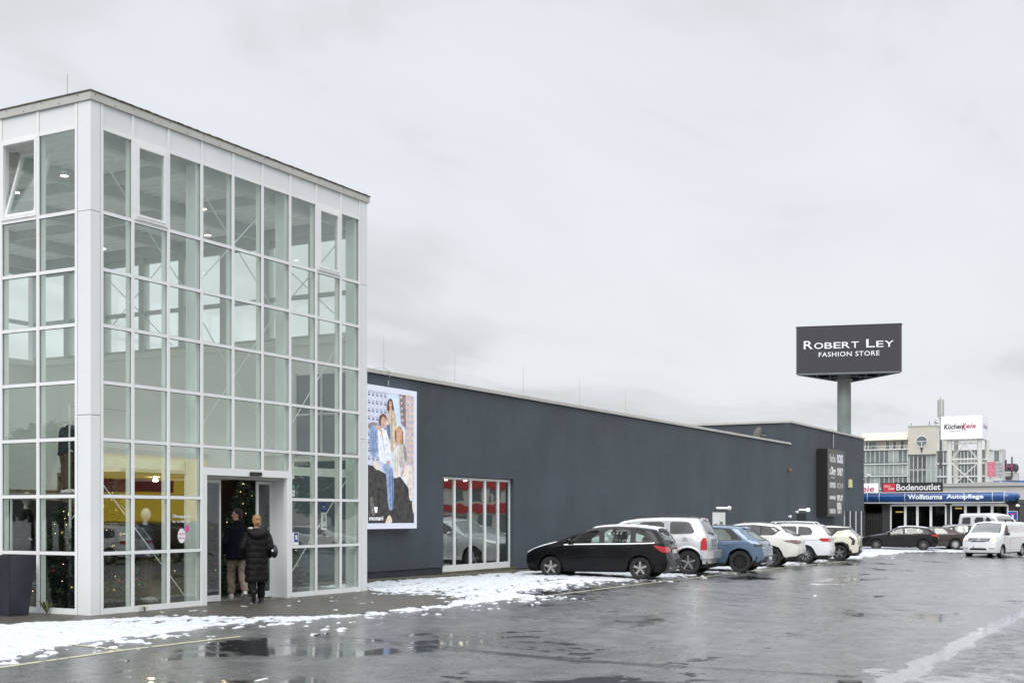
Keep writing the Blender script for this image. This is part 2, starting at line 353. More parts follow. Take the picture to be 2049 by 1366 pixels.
# worn line paint
def paint_material():
    m = bpy.data.materials.new('worn_line_paint'); m.use_nodes = True; t = m.node_tree; b = t.nodes['Principled BSDF']
    b.inputs['Base Color'].default_value = (0.52, 0.48, 0.33, 1); b.inputs['Roughness'].default_value = 0.35
    g = t.nodes.new('ShaderNodeNewGeometry'); n = t.nodes.new('ShaderNodeTexNoise'); n.inputs['Scale'].default_value = 7; n.inputs['Detail'].default_value = 8; n.inputs['Roughness'].default_value = 0.75
    t.links.new(g.outputs['Position'], n.inputs['Vector'])
    mr = t.nodes.new('ShaderNodeMapRange'); mr.inputs[1].default_value = 0.56; mr.inputs[2].default_value = 0.60; mr.inputs[3].default_value = 1; mr.inputs[4].default_value = 0.05
    t.links.new(n.outputs[0], mr.inputs[0]); t.links.new(mr.outputs[0], b.inputs['Alpha']); return m
paint = paint_material()
def ribbon(mb, pts, w_, dz=0.006):
    for (x0, y0), (x1, y1) in zip(pts[:-1], pts[1:]):
        d = Vector((x1 - x0, y1 - y0)); d.normalize(); n = Vector((-d.y, d.x)) * w_ / 2
        k = max(1, int(math.hypot(x1 - x0, y1 - y0) / 2))
        for i in range(k):
            a = (x0 + (x1 - x0) * i / k, y0 + (y1 - y0) * i / k); c = (x0 + (x1 - x0) * (i + 1) / k, y0 + (y1 - y0) * (i + 1) / k)
            mb.quad(*[(x, y, GZ(x, y) + dz) for x, y in ((a[0] - n.x, a[1] - n.y), (c[0] - n.x, c[1] - n.y), (c[0] + n.x, c[1] + n.y), (a[0] + n.x, a[1] + n.y))])
def line(pts, w_=0.09):
    mb = MB(); ribbon(mb, pts, w_); mb.build('parking_line', paint)['kind'] = 'structure'
line([(-12, -4.3), (-5.04, -3.93), (-2.97, -3.80), (-0.69, -3.88)])
line([(-2.97, -2.2), (-2.95, -3.74)], 0.08); line([(-5.9, -2.2), (-5.88, -3.9)], 0.08)
line([(8.0, -3.66), (14.99, -3.29), (25, -2.97), (36.58, -2.70), (52, -2.70)], 0.09)
for i in range(13):
    x = 14.2 + i * 2.75
    line([(x, 2.2), (x + 0.25, -2.9 + 0.01 * i)], 0.09)
tar = M('tar_joint', (0.012, 0.012, 0.013), 0.15, var=0.3)
for pts in ([(0.35, -4.6), (0.2, -8.2), (0.23, -12.8)], [(14.9, -4.4), (14.7, -8.0), (14.2, -12.9)]):
    mb = MB(); ribbon(mb, pts, 0.022, 0.003); mb.build('road_seam', tar)['kind'] = 'structure'
# manhole cover at the lower edge
t_ = thing('valve_cover', 'small round iron valve cover set in the wet asphalt at the bottom edge', 'valve cover', (-0.30, -12.85, GZ(-0.3, -12.8))); t_.scale = (.42, .42, 1)
mc = M('cast_iron', (0.06, 0.06, 0.06), 0.5, 0.5, var=0.2)
MB().lathe([(0, 0.012), (0.27, 0.012), (0.28, 0.0)], seg=28).build('cover', mc, t_)
MB().lathe([(0.29, 0.0), (0.30, 0.010), (0.34, 0.010), (0.345, -0.005)], seg=28).build('frame', mc, t_)
# scraps and litter
for i, (x, y, c) in enumerate([(15.7, -8.1, (0.85, 0.85, 0.85)), (-3.9, -6.95, (0.62, 0.62, 0.6))]):
    mb = MB().box(-.10, .06, -.03, .03, 0, .008).box(.0, .11, -.045, .0, .0, .014)
    o = mb.build('litter', M('litter_%d' % i, c, 0.6)); o.location = (x, y, GZ(x, y) + 0.001); o.rotation_euler = (0, 0, 0.2)
    tag(o, ['flat white scrap of litter lying out on the open wet asphalt', 'small pale scrap lying by the dark puddle near the hall'][i], 'litter')

# ---------------------------------------------------------------- slush and snow: real relief, only where it lies
def snow(name, x0, x1, y0, y1, dx, dy, dens, hmax=0.03, base=0.004, seed=0.0, wrap=True):
    nx, ny = int((x1 - x0) / dx) + 1, int((y1 - y0) / dy) + 1
    X, Y = np.meshgrid(np.linspace(x0, x1, nx), np.linspace(y0, y1, ny)); D = dens(X, Y)
    n = fbm(X * 0.7, Y * 1.2, 1.1, 2, seed) * 0.20 + fbm(X * 0.7, Y * 1.3, 4.6, 3, seed + 31) * 0.40 + fbm(X * 0.85, Y * 1.2, 9.5, 3, seed + 61) * 0.40
    n = (n - 0.5) * 3.0 + 0.5
    h = (D - n) * 0.085
    h = np.minimum(h, hmax * (0.25 + 1.3 * fbm(X, Y, 7, 4, seed + 5)))
    gz = np.vectorize(GZ)(X, Y); Z = gz + base + h - 0.004
    keep = h > 0; idx = np.arange(nx * ny).reshape(ny, nx)
    k = keep[:-1, :-1] | keep[1:, :-1] | keep[:-1, 1:] | keep[1:, 1:]
    fa = np.stack([idx[:-1, :-1][k], idx[:-1, 1:][k], idx[1:, 1:][k], idx[1:, :-1][k]], -1)
    Z = np.where(keep, Z, gz - 0.004)
    used = np.unique(fa); remap = np.full(nx * ny, -1); remap[used] = np.arange(len(used)); fa = remap[fa]
    co = np.stack([X.ravel()[used], Y.ravel()[used], Z.ravel()[used]], -1)
    me = bpy.data.meshes.new(name); me.vertices.add(len(co)); me.vertices.foreach_set('co', co.ravel())
    me.loops.add(fa.size); me.loops.foreach_set('vertex_index', fa.ravel().astype(np.int32))
    me.polygons.add(len(fa)); me.polygons.foreach_set('loop_start', np.arange(0, fa.size, 4, dtype=np.int32)); me.polygons.foreach_set('loop_total', np.full(len(fa), 4, dtype=np.int32))
    me.update(calc_edges=True); me.validate(); me.polygons.foreach_set('use_smooth', np.ones(len(fa), dtype=bool))
    o = link_mesh(name, me, snow_m); o['kind'] = 'stuff'; return o
def sstep(a, b, x): t = np.clip((x - a) / (b - a), 0, 1); return t * t * (3 - 2 * t)
def dens_left(X, Y):
    # broad slushy field west of the entrance, tapering into a ridge that curves past the door
    near = np.interp(X, [-9, -5, -3.2, -1, 0.6, 1.8, 3, 6, 9], [-3.9, -3.55, -3.1, -2.6, -2.75, -3.35, -3.55, -3.75, -3.7])
    far = np.interp(X, [-9, -4, -1.7, -0.4, 1.0, 2.0, 3.0, 4.5, 6, 7.5, 9], [0.6, 0.5, -0.10, -0.55, -1.45, -2.5, -3.05, -3.2, -3.2, -2.6, -1.2])
    a = sstep(-0.12, 0.35, Y - near) * sstep(-0.05, 0.30, far - Y)
    solid = np.interp(X, [-6, -2.5, -0.5, 1.2, 3, 6, 9], [0.97, 0.92, 0.80, 0.60, 0.66, 0.62, 0.5])
    rc = np.interp(X, [-9, -1.5, 0.0, 1.2, 2.2, 4, 6.0, 7.5, 9, 10.5], [-0.4, -0.45, -0.95, -1.75, -2.85, -3.15, -3.30, -3.2, -2.9, -2.5])
    ridge = np.exp(-((Y - rc) / 0.20) ** 2) * 0.42 * sstep(-1.8, -0.2, X)
    spray = 0.36 * sstep(-0.9, 0.2, Y - near) * sstep(-0.2, 0.2, far - Y)
    return np.maximum(a * solid, spray) + ridge
def dens_right(X, Y):
    near = np.interp(X, [6.5, 8.5, 12, 20, 40, 62], [-1.7, -2.8, -3.0, -2.9, -2.5, -2.5])
    west = sstep(0.0, 1.1, X - (7.1 + 0.35 * np.maximum(0, Y + 0.8)))
    far = 2.45
    a = sstep(-0.2, 0.9, Y - near) * sstep(0.0, 0.25, far - Y) * west
    track = np.zeros_like(X)
    for i in range(13):
        c = 15.6 + 2.75 * i
        for s_ in (-0.75, 0.75): track += np.exp(-((X - c - s_) / 0.16) ** 2) * 0.20
        track += np.exp(-((X - c) / 0.75) ** 2) * 0.10 * sstep(-2.8, -1.5, Y)
    thin = np.interp(Y, [-3.4, -2.6, -1.2, 0.5, 2.4], [0.50, 0.66, 0.80, 0.86, 0.66])
    body = np.interp(X, [7, 9, 13, 17, 60], [0.66, 0.74, 0.84, 0.96, 1.0])
    return a * thin * body - track * a + 0.0
snow('snow', -9, 10.0, -4.6, 0.45, 0.024, 0.022, dens_left, 0.030, seed=2)
snow('snow', 7.0, 26.0, -3.5, 2.5, 0.042, 0.035, dens_right, 0.032, seed=11)
snow('snow', 26.0, 58.0, -3.6, 2.5, 0.10, 0.06, dens_right, 0.035, seed=17)
def dens_far(X, Y):
    return np.interp(Y, [-7, -5, -3, 0, 8], [0.20, 0.42, 0.72, 0.8, 0.8]) * sstep(0.0, 3, X - (56 + np.maximum(0, -(Y + 2)) * 1.6))
snow('snow', 54.0, 76.0, -7.5, 2.4, 0.14, 0.08, dens_far, 0.035, seed=23)
# ---------------------------------------------------------------- glazed entrance hall
hall = thing('entrance_hall', 'tall glass entrance hall with white gridded frame and sliding doors', 'building')
ZR = [8.312, 6.876, 5.900, 4.944, 3.973, 2.997, 2.022, 1.043, 0.05]
MX = [.223, .937, 1.809, 2.681, 3.553, 4.425, 5.297, 6.169, 7.041, 7.744]
MY = [.318 + .942 * i for i in range(12)]
XE, YE, ZT = 8.02, 10.8, 8.72
hw = 0.031
def fblock(mb, a, b, z0, z1, d0=-0.03, d1=0.035): mb.box(a, b, d0, d1, z0, z1)
def lblock(mb, a, b, z0, z1, d0=-0.03, d1=0.035): mb.box(d0, d1, a, b, z0, z1)
# front grid
mb = MB()
for i, x in enumerate(MX):
    zb = 2.60 if i in (4, 5) else 0.0
    fblock(mb, x - hw, x + hw, zb, ZT - 0.003)
for j, z in enumerate(ZR):
    for i in range(9):
        if 3 <= i <= 5 and j in (6, 7, 8): continue
        z0, z1 = (z - .03, z + .03) if j < 8 else (0.0, 0.10)
        fblock(mb, MX[i] + hw + .001, MX[i + 1] - hw - .001, z0, z1, -0.022, 0.03)
mb.build('front_frame', white_metal, hall)
mb = MB()
for i, y in enumerate(MY): lblock(mb, y - hw, y + hw, 0.0, ZT - 0.003)
for j, z in enumerate(ZR):
    for i in range(11):
        z0, z1 = (z - .03, z + .03) if j < 8 else (0.0, 0.10)
        lblock(mb, MY[i] + hw + .001, MY[i + 1] - hw - .001, z0, z1, -0.022, 0.03)
mb.build('side_frame', white_metal, hall)
gk = MB()
for i, x in enumerate(MX): fblock(gk, x - hw - .009, x + hw + .009, .101 if i not in (4, 5) else 2.61, ZR[0] - .031, -.002, .0035)
for j, z in enumerate(ZR[1:8]):
    for i in range(9):
        if 3 <= i <= 5 and j + 1 in (6, 7): continue
        fblock(gk, MX[i] + hw + .0095, MX[i + 1] - hw - .0095, z - .039, z + .036, -.002, .0035)
for i, y in enumerate(MY[:6]): lblock(gk, y - hw - .009, y + hw + .009, .101, ZR[0] - .031, -.002, .0035)
for z in ZR[1:8]:
    for i in range(5): lblock(gk, MY[i] + hw + .0095, MY[i + 1] - hw - .0095, z - .039, z + .036, -.002, .0035)
gk.build('gasket', M('gasket_dark', (.035, .038, .04), .7), hall)
# spandrel panels under the roof trim
mb = MB()
for i in range(9): fblock(mb, MX[i] + hw + .004, MX[i + 1] - hw - .004, ZR[0] + .034, ZT - .003, -0.012, 0.03)
for i in range(11): lblock(mb, MY[i] + hw + .004, MY[i + 1] - hw - .004, ZR[0] + .034, ZT - .003, -0.012, 0.03)
mb.build('spandrel_panel', panel_white, hall)
# corner posts with sheet joints
mb = MB()
for z0, z1 in ((0, 3.395), (3.405, 6.855), (6.865, ZT - .003)):
    mb.add([(-.028, -.028, z0), (MX[0] - hw - .012, -.028, z0), (MX[0] - hw - .012, .03, z0), (.03, .03, z0), (.03, MY[0] - hw - .012, z0), (-.028, MY[0] - hw - .012, z0),
            (-.028, -.028, z1), (MX[0] - hw - .012, -.028, z1), (MX[0] - hw - .012, .03, z1), (.03, .03, z1), (.03, MY[0] - hw - .012, z1), (-.028, MY[0] - hw - .012, z1)],
           [(5, 4, 3, 2, 1, 0), (6, 7, 8, 9, 10, 11)] + [(i, (i + 1) % 6, (i + 1) % 6 + 6, i + 6) for i in range(6)])
mb.build('corner_post', panel_white, hall)
mb = MB()
for z0, z1 in ((0, 3.395), (3.405, 6.855), (6.865, ZT - .003)): mb.box(MX[9] + hw + .012, XE, -.028, .10, z0, z1)
mb.build('corner_post', panel_white, hall)
# roof trim and roof
mb = MB(); mb.box(-.06, XE + .06, -.06, .0, ZT, ZT + .135); mb.box(-.06, .0, .002, YE + .06, ZT, ZT + .135)
mb.box(XE, XE + .06, .002, YE + .06, ZT, ZT + .135)
mb.build('roof_trim', beige_metal, hall)
MB().box(-.075, XE + .075, -.075, YE + .075, ZT + .137, ZT + .16).build('roof', M('roof_edge_dark', (0.10, 0.09, 0.07), 0.8, var=.4, scale=6), hall)
mb = MB(); rv = MB()
for i in range(60):
    x = random.uniform(0.3, XE); mb.ell((x, -.072, ZT + .158), random.uniform(.03, .10), .012, random.uniform(.004, .010), 8, 5)
mb.build('moss', moss, hall)['kind'] = 'stuff'
for i in range(19): rv.ell((i * .44 + .05, -.062, ZT + (.03 if i % 2 else .10)), .012, .006, .012, 6, 4)
for i in range(12): rv.ell((-.062, i * .44 + .25, ZT + (.03 if i % 2 else .10)), .006, .012, .012, 6, 4)
rv.build('rivets', M('rivet', (0.12, 0.12, 0.11), 0.6), hall)['kind'] = 'stuff'
# glazing, one pane per bay and row (opening lights have their own sash)
OPEN_F = {(1, 0), (7, 0)}
def pane_f(i, j, z0=None, z1=None, inset=0):
    z1 = ZR[j] - .03 if z1 is None else z1; z0 = (ZR[j + 1] + .03 if j < 7 else .10) if z0 is None else z0
    return MB().box(MX[i] + hw + inset, MX[i + 1] - hw - inset, .004, .014, z0 + inset, z1 - inset).build('window_pane', hall_glass, hall)
for i in range(9):
    for j in range(8):
        if (i, j) in OPEN_F: continue
        if 3 <= i <= 5 and j >= 6: continue
        if 3 <= i <= 5 and j == 5: pane_f(i, j, 2.605); continue
        pane_f(i, j)
side_panes = 0; rest = MB()
for i in range(11):
    for j in range(8):
        if (i, j) == (1, 0): continue
        z1 = ZR[j] - .03; z0 = ZR[j + 1] + .03 if j < 7 else .10
        q = MB() if i < 3 else rest
        q.box(.004, .014, MY[i] + hw, MY[i + 1] - hw, z0, z1)
        if i < 3: q.build('window_pane', hall_glass, hall)
rest.build('window_panes', hall_glass, hall)['kind'] = 'stuff'
def frame_rect(mb, a0, a1, z0, z1, w_, d0, d1, face='f'):
    put = (lambda x0, x1, zz0, zz1: mb.box(x0, x1, d0, d1, zz0, zz1)) if face == 'f' else (lambda x0, x1, zz0, zz1: mb.box(d0, d1, x0, x1, zz0, zz1))
    put(a0, a0 + w_, z0, z1); put(a1 - w_, a1, z0, z1); put(a0 + w_, a1 - w_, z0, z0 + w_); put(a0 + w_, a1 - w_, z1 - w_, z1)
for (i, j) in OPEN_F:
    a0, a1, z0, z1 = MX[i] + hw, MX[i + 1] - hw, ZR[1] + .03, ZR[0] - .03
    mb = MB(); frame_rect(mb, a0 + .002, a1 - .002, z0 + .002, z1 - .002, .05, -.04, .0); o = mb.build('opening_window', white_metal, hall)
    mb = MB(); frame_rect(mb, a0 + .056, a1 - .056, z0 + .056, z1 - .056, .045, -.052, .01); mb.box(a0 + .06, a1 - .06, -.058, -.052, z0 + .012, z0 + .03); mb.build('sash', white_metal, o)
    MB().box(a0 + .101, a1 - .101, -.03, -.018, z0 + .101, z1 - .101).build('pane', hall_glass, o)
# tilted-in window on the side wall
a0, a1, z0, z1 = MY[1] + hw, MY[2] - hw, ZR[1] + .03, ZR[0] - .03
mb = MB(); frame_rect(mb, a0 + .002, a1 - .002, z0 + .002, z1 - .002, .045, -.04, .02, 'l'); ow = mb.build('opening_window', white_metal, hall)
mb = MB(); frame_rect(mb, a0 + .05, a1 - .05, z0 + .05, z1 - .05, .05, -.03, .03, 'l'); n0 = len(mb.v)
piv = Matrix.Translation((0, 0, z0 + .05)) @ Matrix.Rotation(R(17), 4, 'Y') @ Matrix.Translation((0, 0, -(z0 + .05)))
mb.xf(piv); mb.build('sash', white_metal, ow)
mb = MB().box(-.004, .006, a0 + .1, a1 - .1, z0 + .1, z1 - .1).xf(piv); mb.build('pane', hall_glass, ow)
# door portal
mb = MB()
mb.box(MX[3] + .032, MX[6] - .032, -.045, .05, 2.46, 2.60); mb.box(MX[3] - .035, MX[3] + .031, -.045, -.031, 0, 2.60); mb.box(MX[6] - .031, MX[6] + .035, -.045, -.031, 0, 2.60)
mb.box(2.72, 2.80, -.043, .05, 0, 2.459); mb.box(5.17, 5.265, -.043, .05, 0, 2.459)
mb.build('door_frame', white_metal, hall)
MB().box(5.20, 5.262, .052, .46, 0, 2.459).build('door_reveal', panel_white, hall)
MB().box(2.72, 2.80, .052, .46, 0, 2.459).build('door_reveal', panel_white, hall)
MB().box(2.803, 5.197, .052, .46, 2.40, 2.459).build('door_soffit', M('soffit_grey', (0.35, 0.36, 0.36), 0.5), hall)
MB().box(4.0, 4.32, -.11, -.047, 2.47, 2.55).build('door_sensor', black_plastic, hall, bevel=.01)
door_glass = glass('door_glass', (0.72, 0.75, 0.74), 0.05, 0.8, wob=0.1)
for (a, b, nm) in ((2.82, 3.66, 0), (4.74, 5.195, 1)):
    d = MB(); d.box(a, a + .05, .385, .42, .02, 2.39); d.box(b - .035, b, .385, .42, .02, 2.39); d.box(a + .05, b - .035, .385, .42, .02, .14); d.box(a + .05, b - .035, .385, .42, 2.33, 2.39)
    o = d.build('sliding_door', white_metal, hall)
    MB().box(a + .05, b - .035, .398, .406, .14, 2.33).build('glass', door_glass, o)
fin_m = M('fin_paint', (.84, .88, .85), .4, var=.02)
# inner structure: H-columns, slim fins, rods, beams
for i in (0, 3, 6, 9):
    x = MX[i]; q = MB().box(x - .075, x + .075, .06, .075, .03, 8.30).box(x - .006, x + .006, .075, .295, .03, 8.30).box(x - .075, x + .075, .295, .31, .03, 8.30)
    q.build('column', fin_m, hall)
for i in (1, 2, 4, 5, 7, 8):
    zb = 2.62 if i in (4, 5) else .03
    MB().box(MX[i] - .026, MX[i] + .026, .036, .125, zb, 8.30).build('fin', fin_m, hall)
for i in range(12):
    big_ = i % 3 == 0
    q = MB().box(.036, .31 if big_ else .125, MY[i] - (.05 if big_ else .026), MY[i] + (.05 if big_ else .026), .03, 8.30)
    q.build('column' if big_ else 'fin', fin_m, hall)
def rod(a, b, r=.011, nm='brace'): MB().tube([a, b], r, 6).build(nm, white_metal, hall)
Yb = .335
rod((.30, Yb, 2.52), (2.70, Yb, .08)); rod((5.35, Yb, .05), (7.74, Yb, 2.50))
rod((2.70, Yb, 8.25), (5.25, Yb, 5.9)); rod((2.70, Yb, 5.9), (5.25, Yb, 8.25)); rod((2.70, Yb, 5.85), (5.25, Yb, 3.0)); rod((2.70, Yb, 3.0), (5.25, Yb, 5.85))
rod((.27, Yb, 8.2), (2.66, Yb, 5.9)); rod((7.7, Yb, 5.8), (5.33, Yb, 3.1))
for a, b in ((.4, 3.1), (5.8, 8.6)):
    rod((7.98, a, 8.2), (7.98, b, 5.9)); rod((7.98, a, 5.9), (7.98, b, 8.2))
mb = MB(); mb.box(.24, 2.67, .325, .37, 2.54, 2.72); mb.box(5.31, 7.70, .325, .37, 2.54, 2.72); mb.build('beam', M('beam_pale', (0.80, 0.84, 0.80), 0.45), hall)
# ceiling: ribbed deck on beams
deck = M('ceiling_deck', (0.90, 0.89, 0.89), 0.6, var=.04)
q = MB(); x = .05
poly = []
while x < XE - .2:
    poly += [(x, 8.46), (x + .09, 8.46), (x + .12, 8.40), (x + .21, 8.40)]; x += .24
poly += [(XE - .05, 8.46), (XE - .05, 8.5), (.05, 8.5)]
n = len(poly)
q.prism(poly, 'y', .1, YE - .1).build('ceiling', deck, hall)
q = MB()
for y in (.42, 2.9, 5.6, 8.3, 10.5): q.box(.2, XE - .2, y - .07, y + .07, 8.14, 8.395)
for x in (2.68, 5.3): q.box(x - .05, x + .05, .5, YE - .4, 8.20, 8.39)
q.build('roof_beam', grey_steel, hall)
lampm = M('lit_lamp', (1.0, 0.86, 0.62), 0.4, emit=7.0, var=0)
def spot(x, y, z=8.05):
    o = MB().lathe([(0, .10), (.05, .10), (.075, 0)], (0, 0, 0), 'z', 14).build('ceiling_lamp', white_metal, hall); o.location = (x, y, z)
    MB().lathe([(0, -.002), (.068, -.002), (.068, .004), (0, .004)], (0, 0, 0), 'z', 14).build('bulb', lampm, o)
for p in ((1.4, 2.2), (1.1, 5.0), (1.8, 4.0), (3.2, 3.6), (4.6, 1.7), (6.5, 3.3), (6.4, 6.5), (3.0, 7.0)): spot(*p)
# right end wall and back wall: plaster below, glazed above
plas = M('inner_plaster', (0.82, 0.82, 0.78), 0.8, var=.03, scale=1.2)
PZ = 5.80
mb = MB(); mb.box(8.10, 8.22, .12, 2.2, 2.95, PZ); mb.box(8.10, 8.22, 2.2, 10.92, 2.55, PZ); mb.box(8.10, 8.22, .12, .4, .0, 2.95); mb.box(8.10, 8.22, 7.6, 10.92, .0, 2.55)
mb.box(8.04, 8.098, .14, 10.9, PZ - .16, PZ - .002)
mb.build('end_wall', plas, hall)
mb = MB(); mb.box(.04, 8.098, 10.80, 10.92, .0, PZ); mb.box(.04, 8.03, 10.74, 10.798, PZ - .16, PZ - .002); mb.build('back_wall', plas, hall)
mb = MB(); y = .12
ys = [.12 + 1.335 * i for i in range(9)]
for y in ys: mb.box(8.0, 8.2, y - .02, y + .16, PZ + .003, 8.14)
for a, b in zip(ys[:-1], ys[1:]):
    mb.box(8.06, 8.14, a + .163, b - .023, 6.72, 6.82); mb.box(8.06, 8.14, a + .163, b - .023, PZ + .003, PZ + .06); mb.box(8.06, 8.14, a + .163, b - .023, 8.0, 8.14)
mb.box(8.0, 8.2, .1, YE, 8.143, 8.70)
xs = [.12 + 1.3 * i for i in range(7)]
for x in xs[:-1]: mb.box(x - .07, x + .07, 10.72, 10.88, PZ + .003, 8.14)
for a, b in zip(xs[:-1], xs[1:]):
    mb.box(a + .073, b - .073, 10.76, 10.84, 6.72, 6.82); mb.box(a + .073, b - .073, 10.76, 10.84, 8.0, 8.14)
mb.box(.04, 7.99, 10.72, 10.88, 8.143, 8.70)
mb.build('rear_frame', grey_steel, hall)
mb = MB()
for a, b in zip(ys[:-1], ys[1:]): mb.box(8.095, 8.105, a + .163, b - .023, PZ + .06, 6.72); mb.box(8.095, 8.105, a + .163, b - .023, 6.82, 8.0)
for a, b in zip(xs[:-1], xs[1:]): mb.box(a + .073, b - .073, 10.795, 10.805, PZ + .003, 6.72); mb.box(a + .073, b - .073, 10.795, 10.805, 6.82, 8.0)
mb.build('rear_glazing', hall_glass, hall)
# dark glazed upper opening in the end wall near the front
mb = MB()
for a, b in ((.55, 1.25), (1.31, 2.0)):
    for z0, z1 in ((3.1, 4.0), (4.06, 4.95)): mb.box(8.085, 8.098, a, b, z0, z1)
mb.build('inner_window', M('inner_dark_glass', (0.10, 0.11, 0.125), 0.12, spec=.6), hall)
mb = MB(); mb.box(8.05, 8.098, .50, .545, 3.05, 5.0); mb.box(8.05, 8.098, 1.255, 1.305, 3.05, 5.0); mb.box(8.05, 8.098, 2.005, 2.05, 3.05, 5.0)
mb.box(8.05, 8.098, .546, 1.254, 4.005, 4.055); mb.box(8.05, 8.098, 1.306, 2.004, 4.005, 4.055); mb.build('inner_frame', grey_steel, hall)
# floor, gallery and balustrade panel
floorm = M('dark_tile', (0.20, 0.196, 0.186), 0.25, var=.2, scale=3)
mb = MB().box(.04, 8.09, .465, 10.79, -.02, .028); mb.build('floor', floorm, hall)
MB().box(.45, 3.4, 4.55, 10.7, 2.02, 2.16).build('gallery', M('gallery_edge', (0.60, 0.60, 0.58), .6), hall)
MB().box(.34, 3.23, 4.46, 4.53, 2.22, 4.35).build('gallery_panel', M('gallery_panel', (0.66, 0.70, 0.66), .5, var=.02), hall)
MB().box(.36, 3.5, 4.58, 4.66, .03, 2.0).build('display_wall', M('display_wall', (0.035, 0.03, 0.035), .7, var=.4, scale=2), hall)  # dark partition added so the ground floor reads dark through the side glass
MB().box(.9, 2.6, 1.5, 3.2, 2.02, 2.10).build('display_platform', M('platform', (0.20, 0.19, 0.18), .6), hall)
mb = MB()
for p in ((.95, 1.55), (2.5, 1.55), (.95, 3.1), (2.5, 3.1)): mb.tube([(p[0], p[1], .03), (p[0], p[1], 2.02)], .025, 8)
mb.tube([(.95, 1.55, 1.6), (1.4, 1.55, 2.01)], .015, 6); mb.tube([(2.5, 1.55, 1.6), (2.05, 1.55, 2.01)], .015, 6)
mb.tube([(.98, 1.6, 2.1), (.98, 1.6, 3.7), (2.45, 1.6, 3.7), (2.45, 1.6, 2.1)], .018, 6); mb.tube([(.98, 1.6, 3.3), (1.3, 1.6, 3.7)], .012, 6)
mb.build('platform_post', grey_steel, hall)
# shop interior behind the end wall: a deep dim room
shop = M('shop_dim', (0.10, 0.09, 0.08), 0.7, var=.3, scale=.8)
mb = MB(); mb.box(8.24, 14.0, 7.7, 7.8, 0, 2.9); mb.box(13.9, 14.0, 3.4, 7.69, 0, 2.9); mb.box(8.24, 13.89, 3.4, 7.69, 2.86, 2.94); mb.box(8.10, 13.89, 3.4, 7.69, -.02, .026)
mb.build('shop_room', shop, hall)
lm = M('shop_spot', (1.0, 0.78, 0.5), .5, emit=45, var=0)  # invented spots, strong enough to lighten the interior behind the doorway
for p in ((9.5, 5, 2.80), (10.5, 6.2, 2.80), (12, 4.6, 2.80), (5.2, 6.0, 2.52), (3.7, 4.3, 2.55), (1.6, 6.3, 1.96), (6.8, 5.2, 2.5)):
    o = MB().lathe([(0, 0), (.06, 0), (.045, .07), (0, .07)], (0, 0, 0), 'z', 12).build('spot_lamp', lm, hall); o.location = p  # invented fill spots, added to lighten the shop interior
# added lower soffit over the ground floor that keeps the shop dark
mb = MB(); mb.box(3.6, 8.03, 3.0, 10.7, 2.60, 2.72); mb.build('inner_soffit', M('soffit_dark', (0.65, 0.65, 0.64), .7), hall)
mb = MB(); mb.box(3.7, 8.0, 7.2, 7.3, .03, 2.59); mb.build('shop_screen', M('screen_wall', (0.42, 0.38, 0.33), .7, var=.4, scale=3), hall)
# stickers and lettering on the glass (read from outside)
pw = M('print_white', (0.82, 0.83, 0.84), .5, var=.01); pk = M('print_pink', (0.75, 0.06, 0.35), .5); blue = M('print_blue', (0.02, 0.06, 0.32), .5, var=.02); pgreen = M('print_green', (0.03, 0.20, 0.12), .5); pblack = M('print_black', (0.02, 0.02, 0.022), .5)
def disc(r, x, z, y, mat, nm, par, rx=1): return MB().prism([(x + r * rx * math.cos(a * .2618), z + r * math.sin(a * .2618)) for a in range(24)], 'y', y, y + .003).build(nm, mat, par)
text('lettering', 'Öffnungszeiten', .075, (1.93, -.001, 1.655), (R(90), 0, 0), pw, hall, .001, width=.47, bold=.001)
text('lettering', 'Mo. - Sa. 10:00 - 19:00', .05, (1.94, -.001, 1.565), (R(90), 0, 0), pw, hall, .001, width=.45, bold=.001)
disc(.135, 2.17, 1.32, -.001, pw, 'sticker', hall, .75); disc(.065, 2.31, 1.45, -.003, pk, 'sticker', hall, .8)
text('lettering', 'Herzlich', .05, (2.17, -.003, 1.34), (R(90), 0, 0), pk, hall, .001, width=.15, align='CENTER'); text('lettering', 'willkommen', .04, (2.17, -.003, 1.27), (R(90), 0, 0), pk, hall, .001, width=.16, align='CENTER')
MB().box(5.335, 5.60, -.002, .001, 1.08, 1.34).build('sticker', pw, hall); MB().box(5.45, 5.585, -.005, -.003, 1.14, 1.33).build('sticker', blue, hall)
MB().ell((5.515, -.007, 1.26), .035, .002, .03, 10, 6).box(5.49, 5.55, -.008, -.006, 1.19, 1.24).build('pictogram', pw, hall)
MB().box(5.40, 5.47, -.002, .001, 2.24, 2.33).build('sticker', pgreen, hall); MB().box(5.40, 5.47, -.002, .001, 2.09, 2.22).build('sticker', pw, hall)
MB().tube([(5.435, -.004, 2.20), (5.435, -.004, 2.15), (5.46, -.004, 2.115)], .006, 5).build('pictogram', pblack, hall)
text('lettering', 'P', .05, (5.42, -.004, 2.26), (R(90), 0, 0), pw, hall, .001)
MB().box(6.78, 6.95, .30, .303, 1.78, 1.96).build('sticker', blue, hall); text('lettering', 'WC', .1, (6.80, .296, 1.83), (R(90), 0, 0), pw, hall, .001, width=.13, height=.08)
MB().box(6.76, 6.96, .30, .303, 1.38, 1.76).build('sticker', pw, hall)
MB().tube([(6.86, .296, 1.72), (6.86, .296, 1.63), (6.90, .296, 1.57)], .008, 5).lathe([(.03, 0), (.038, 0)], (6.86, .297, 1.60), 'y', 14).box(6.80, 6.92, .296, .298, 1.42, 1.46).build('pictogram', pblack, hall)
MB().box(7.3, 7.52, .30, .304, 1.30, 1.42).ell((7.41, .30, 1.45), .09, .003, .05).build('sticker', M('print_salmon', (0.45, 0.16, 0.10), .5), hall)
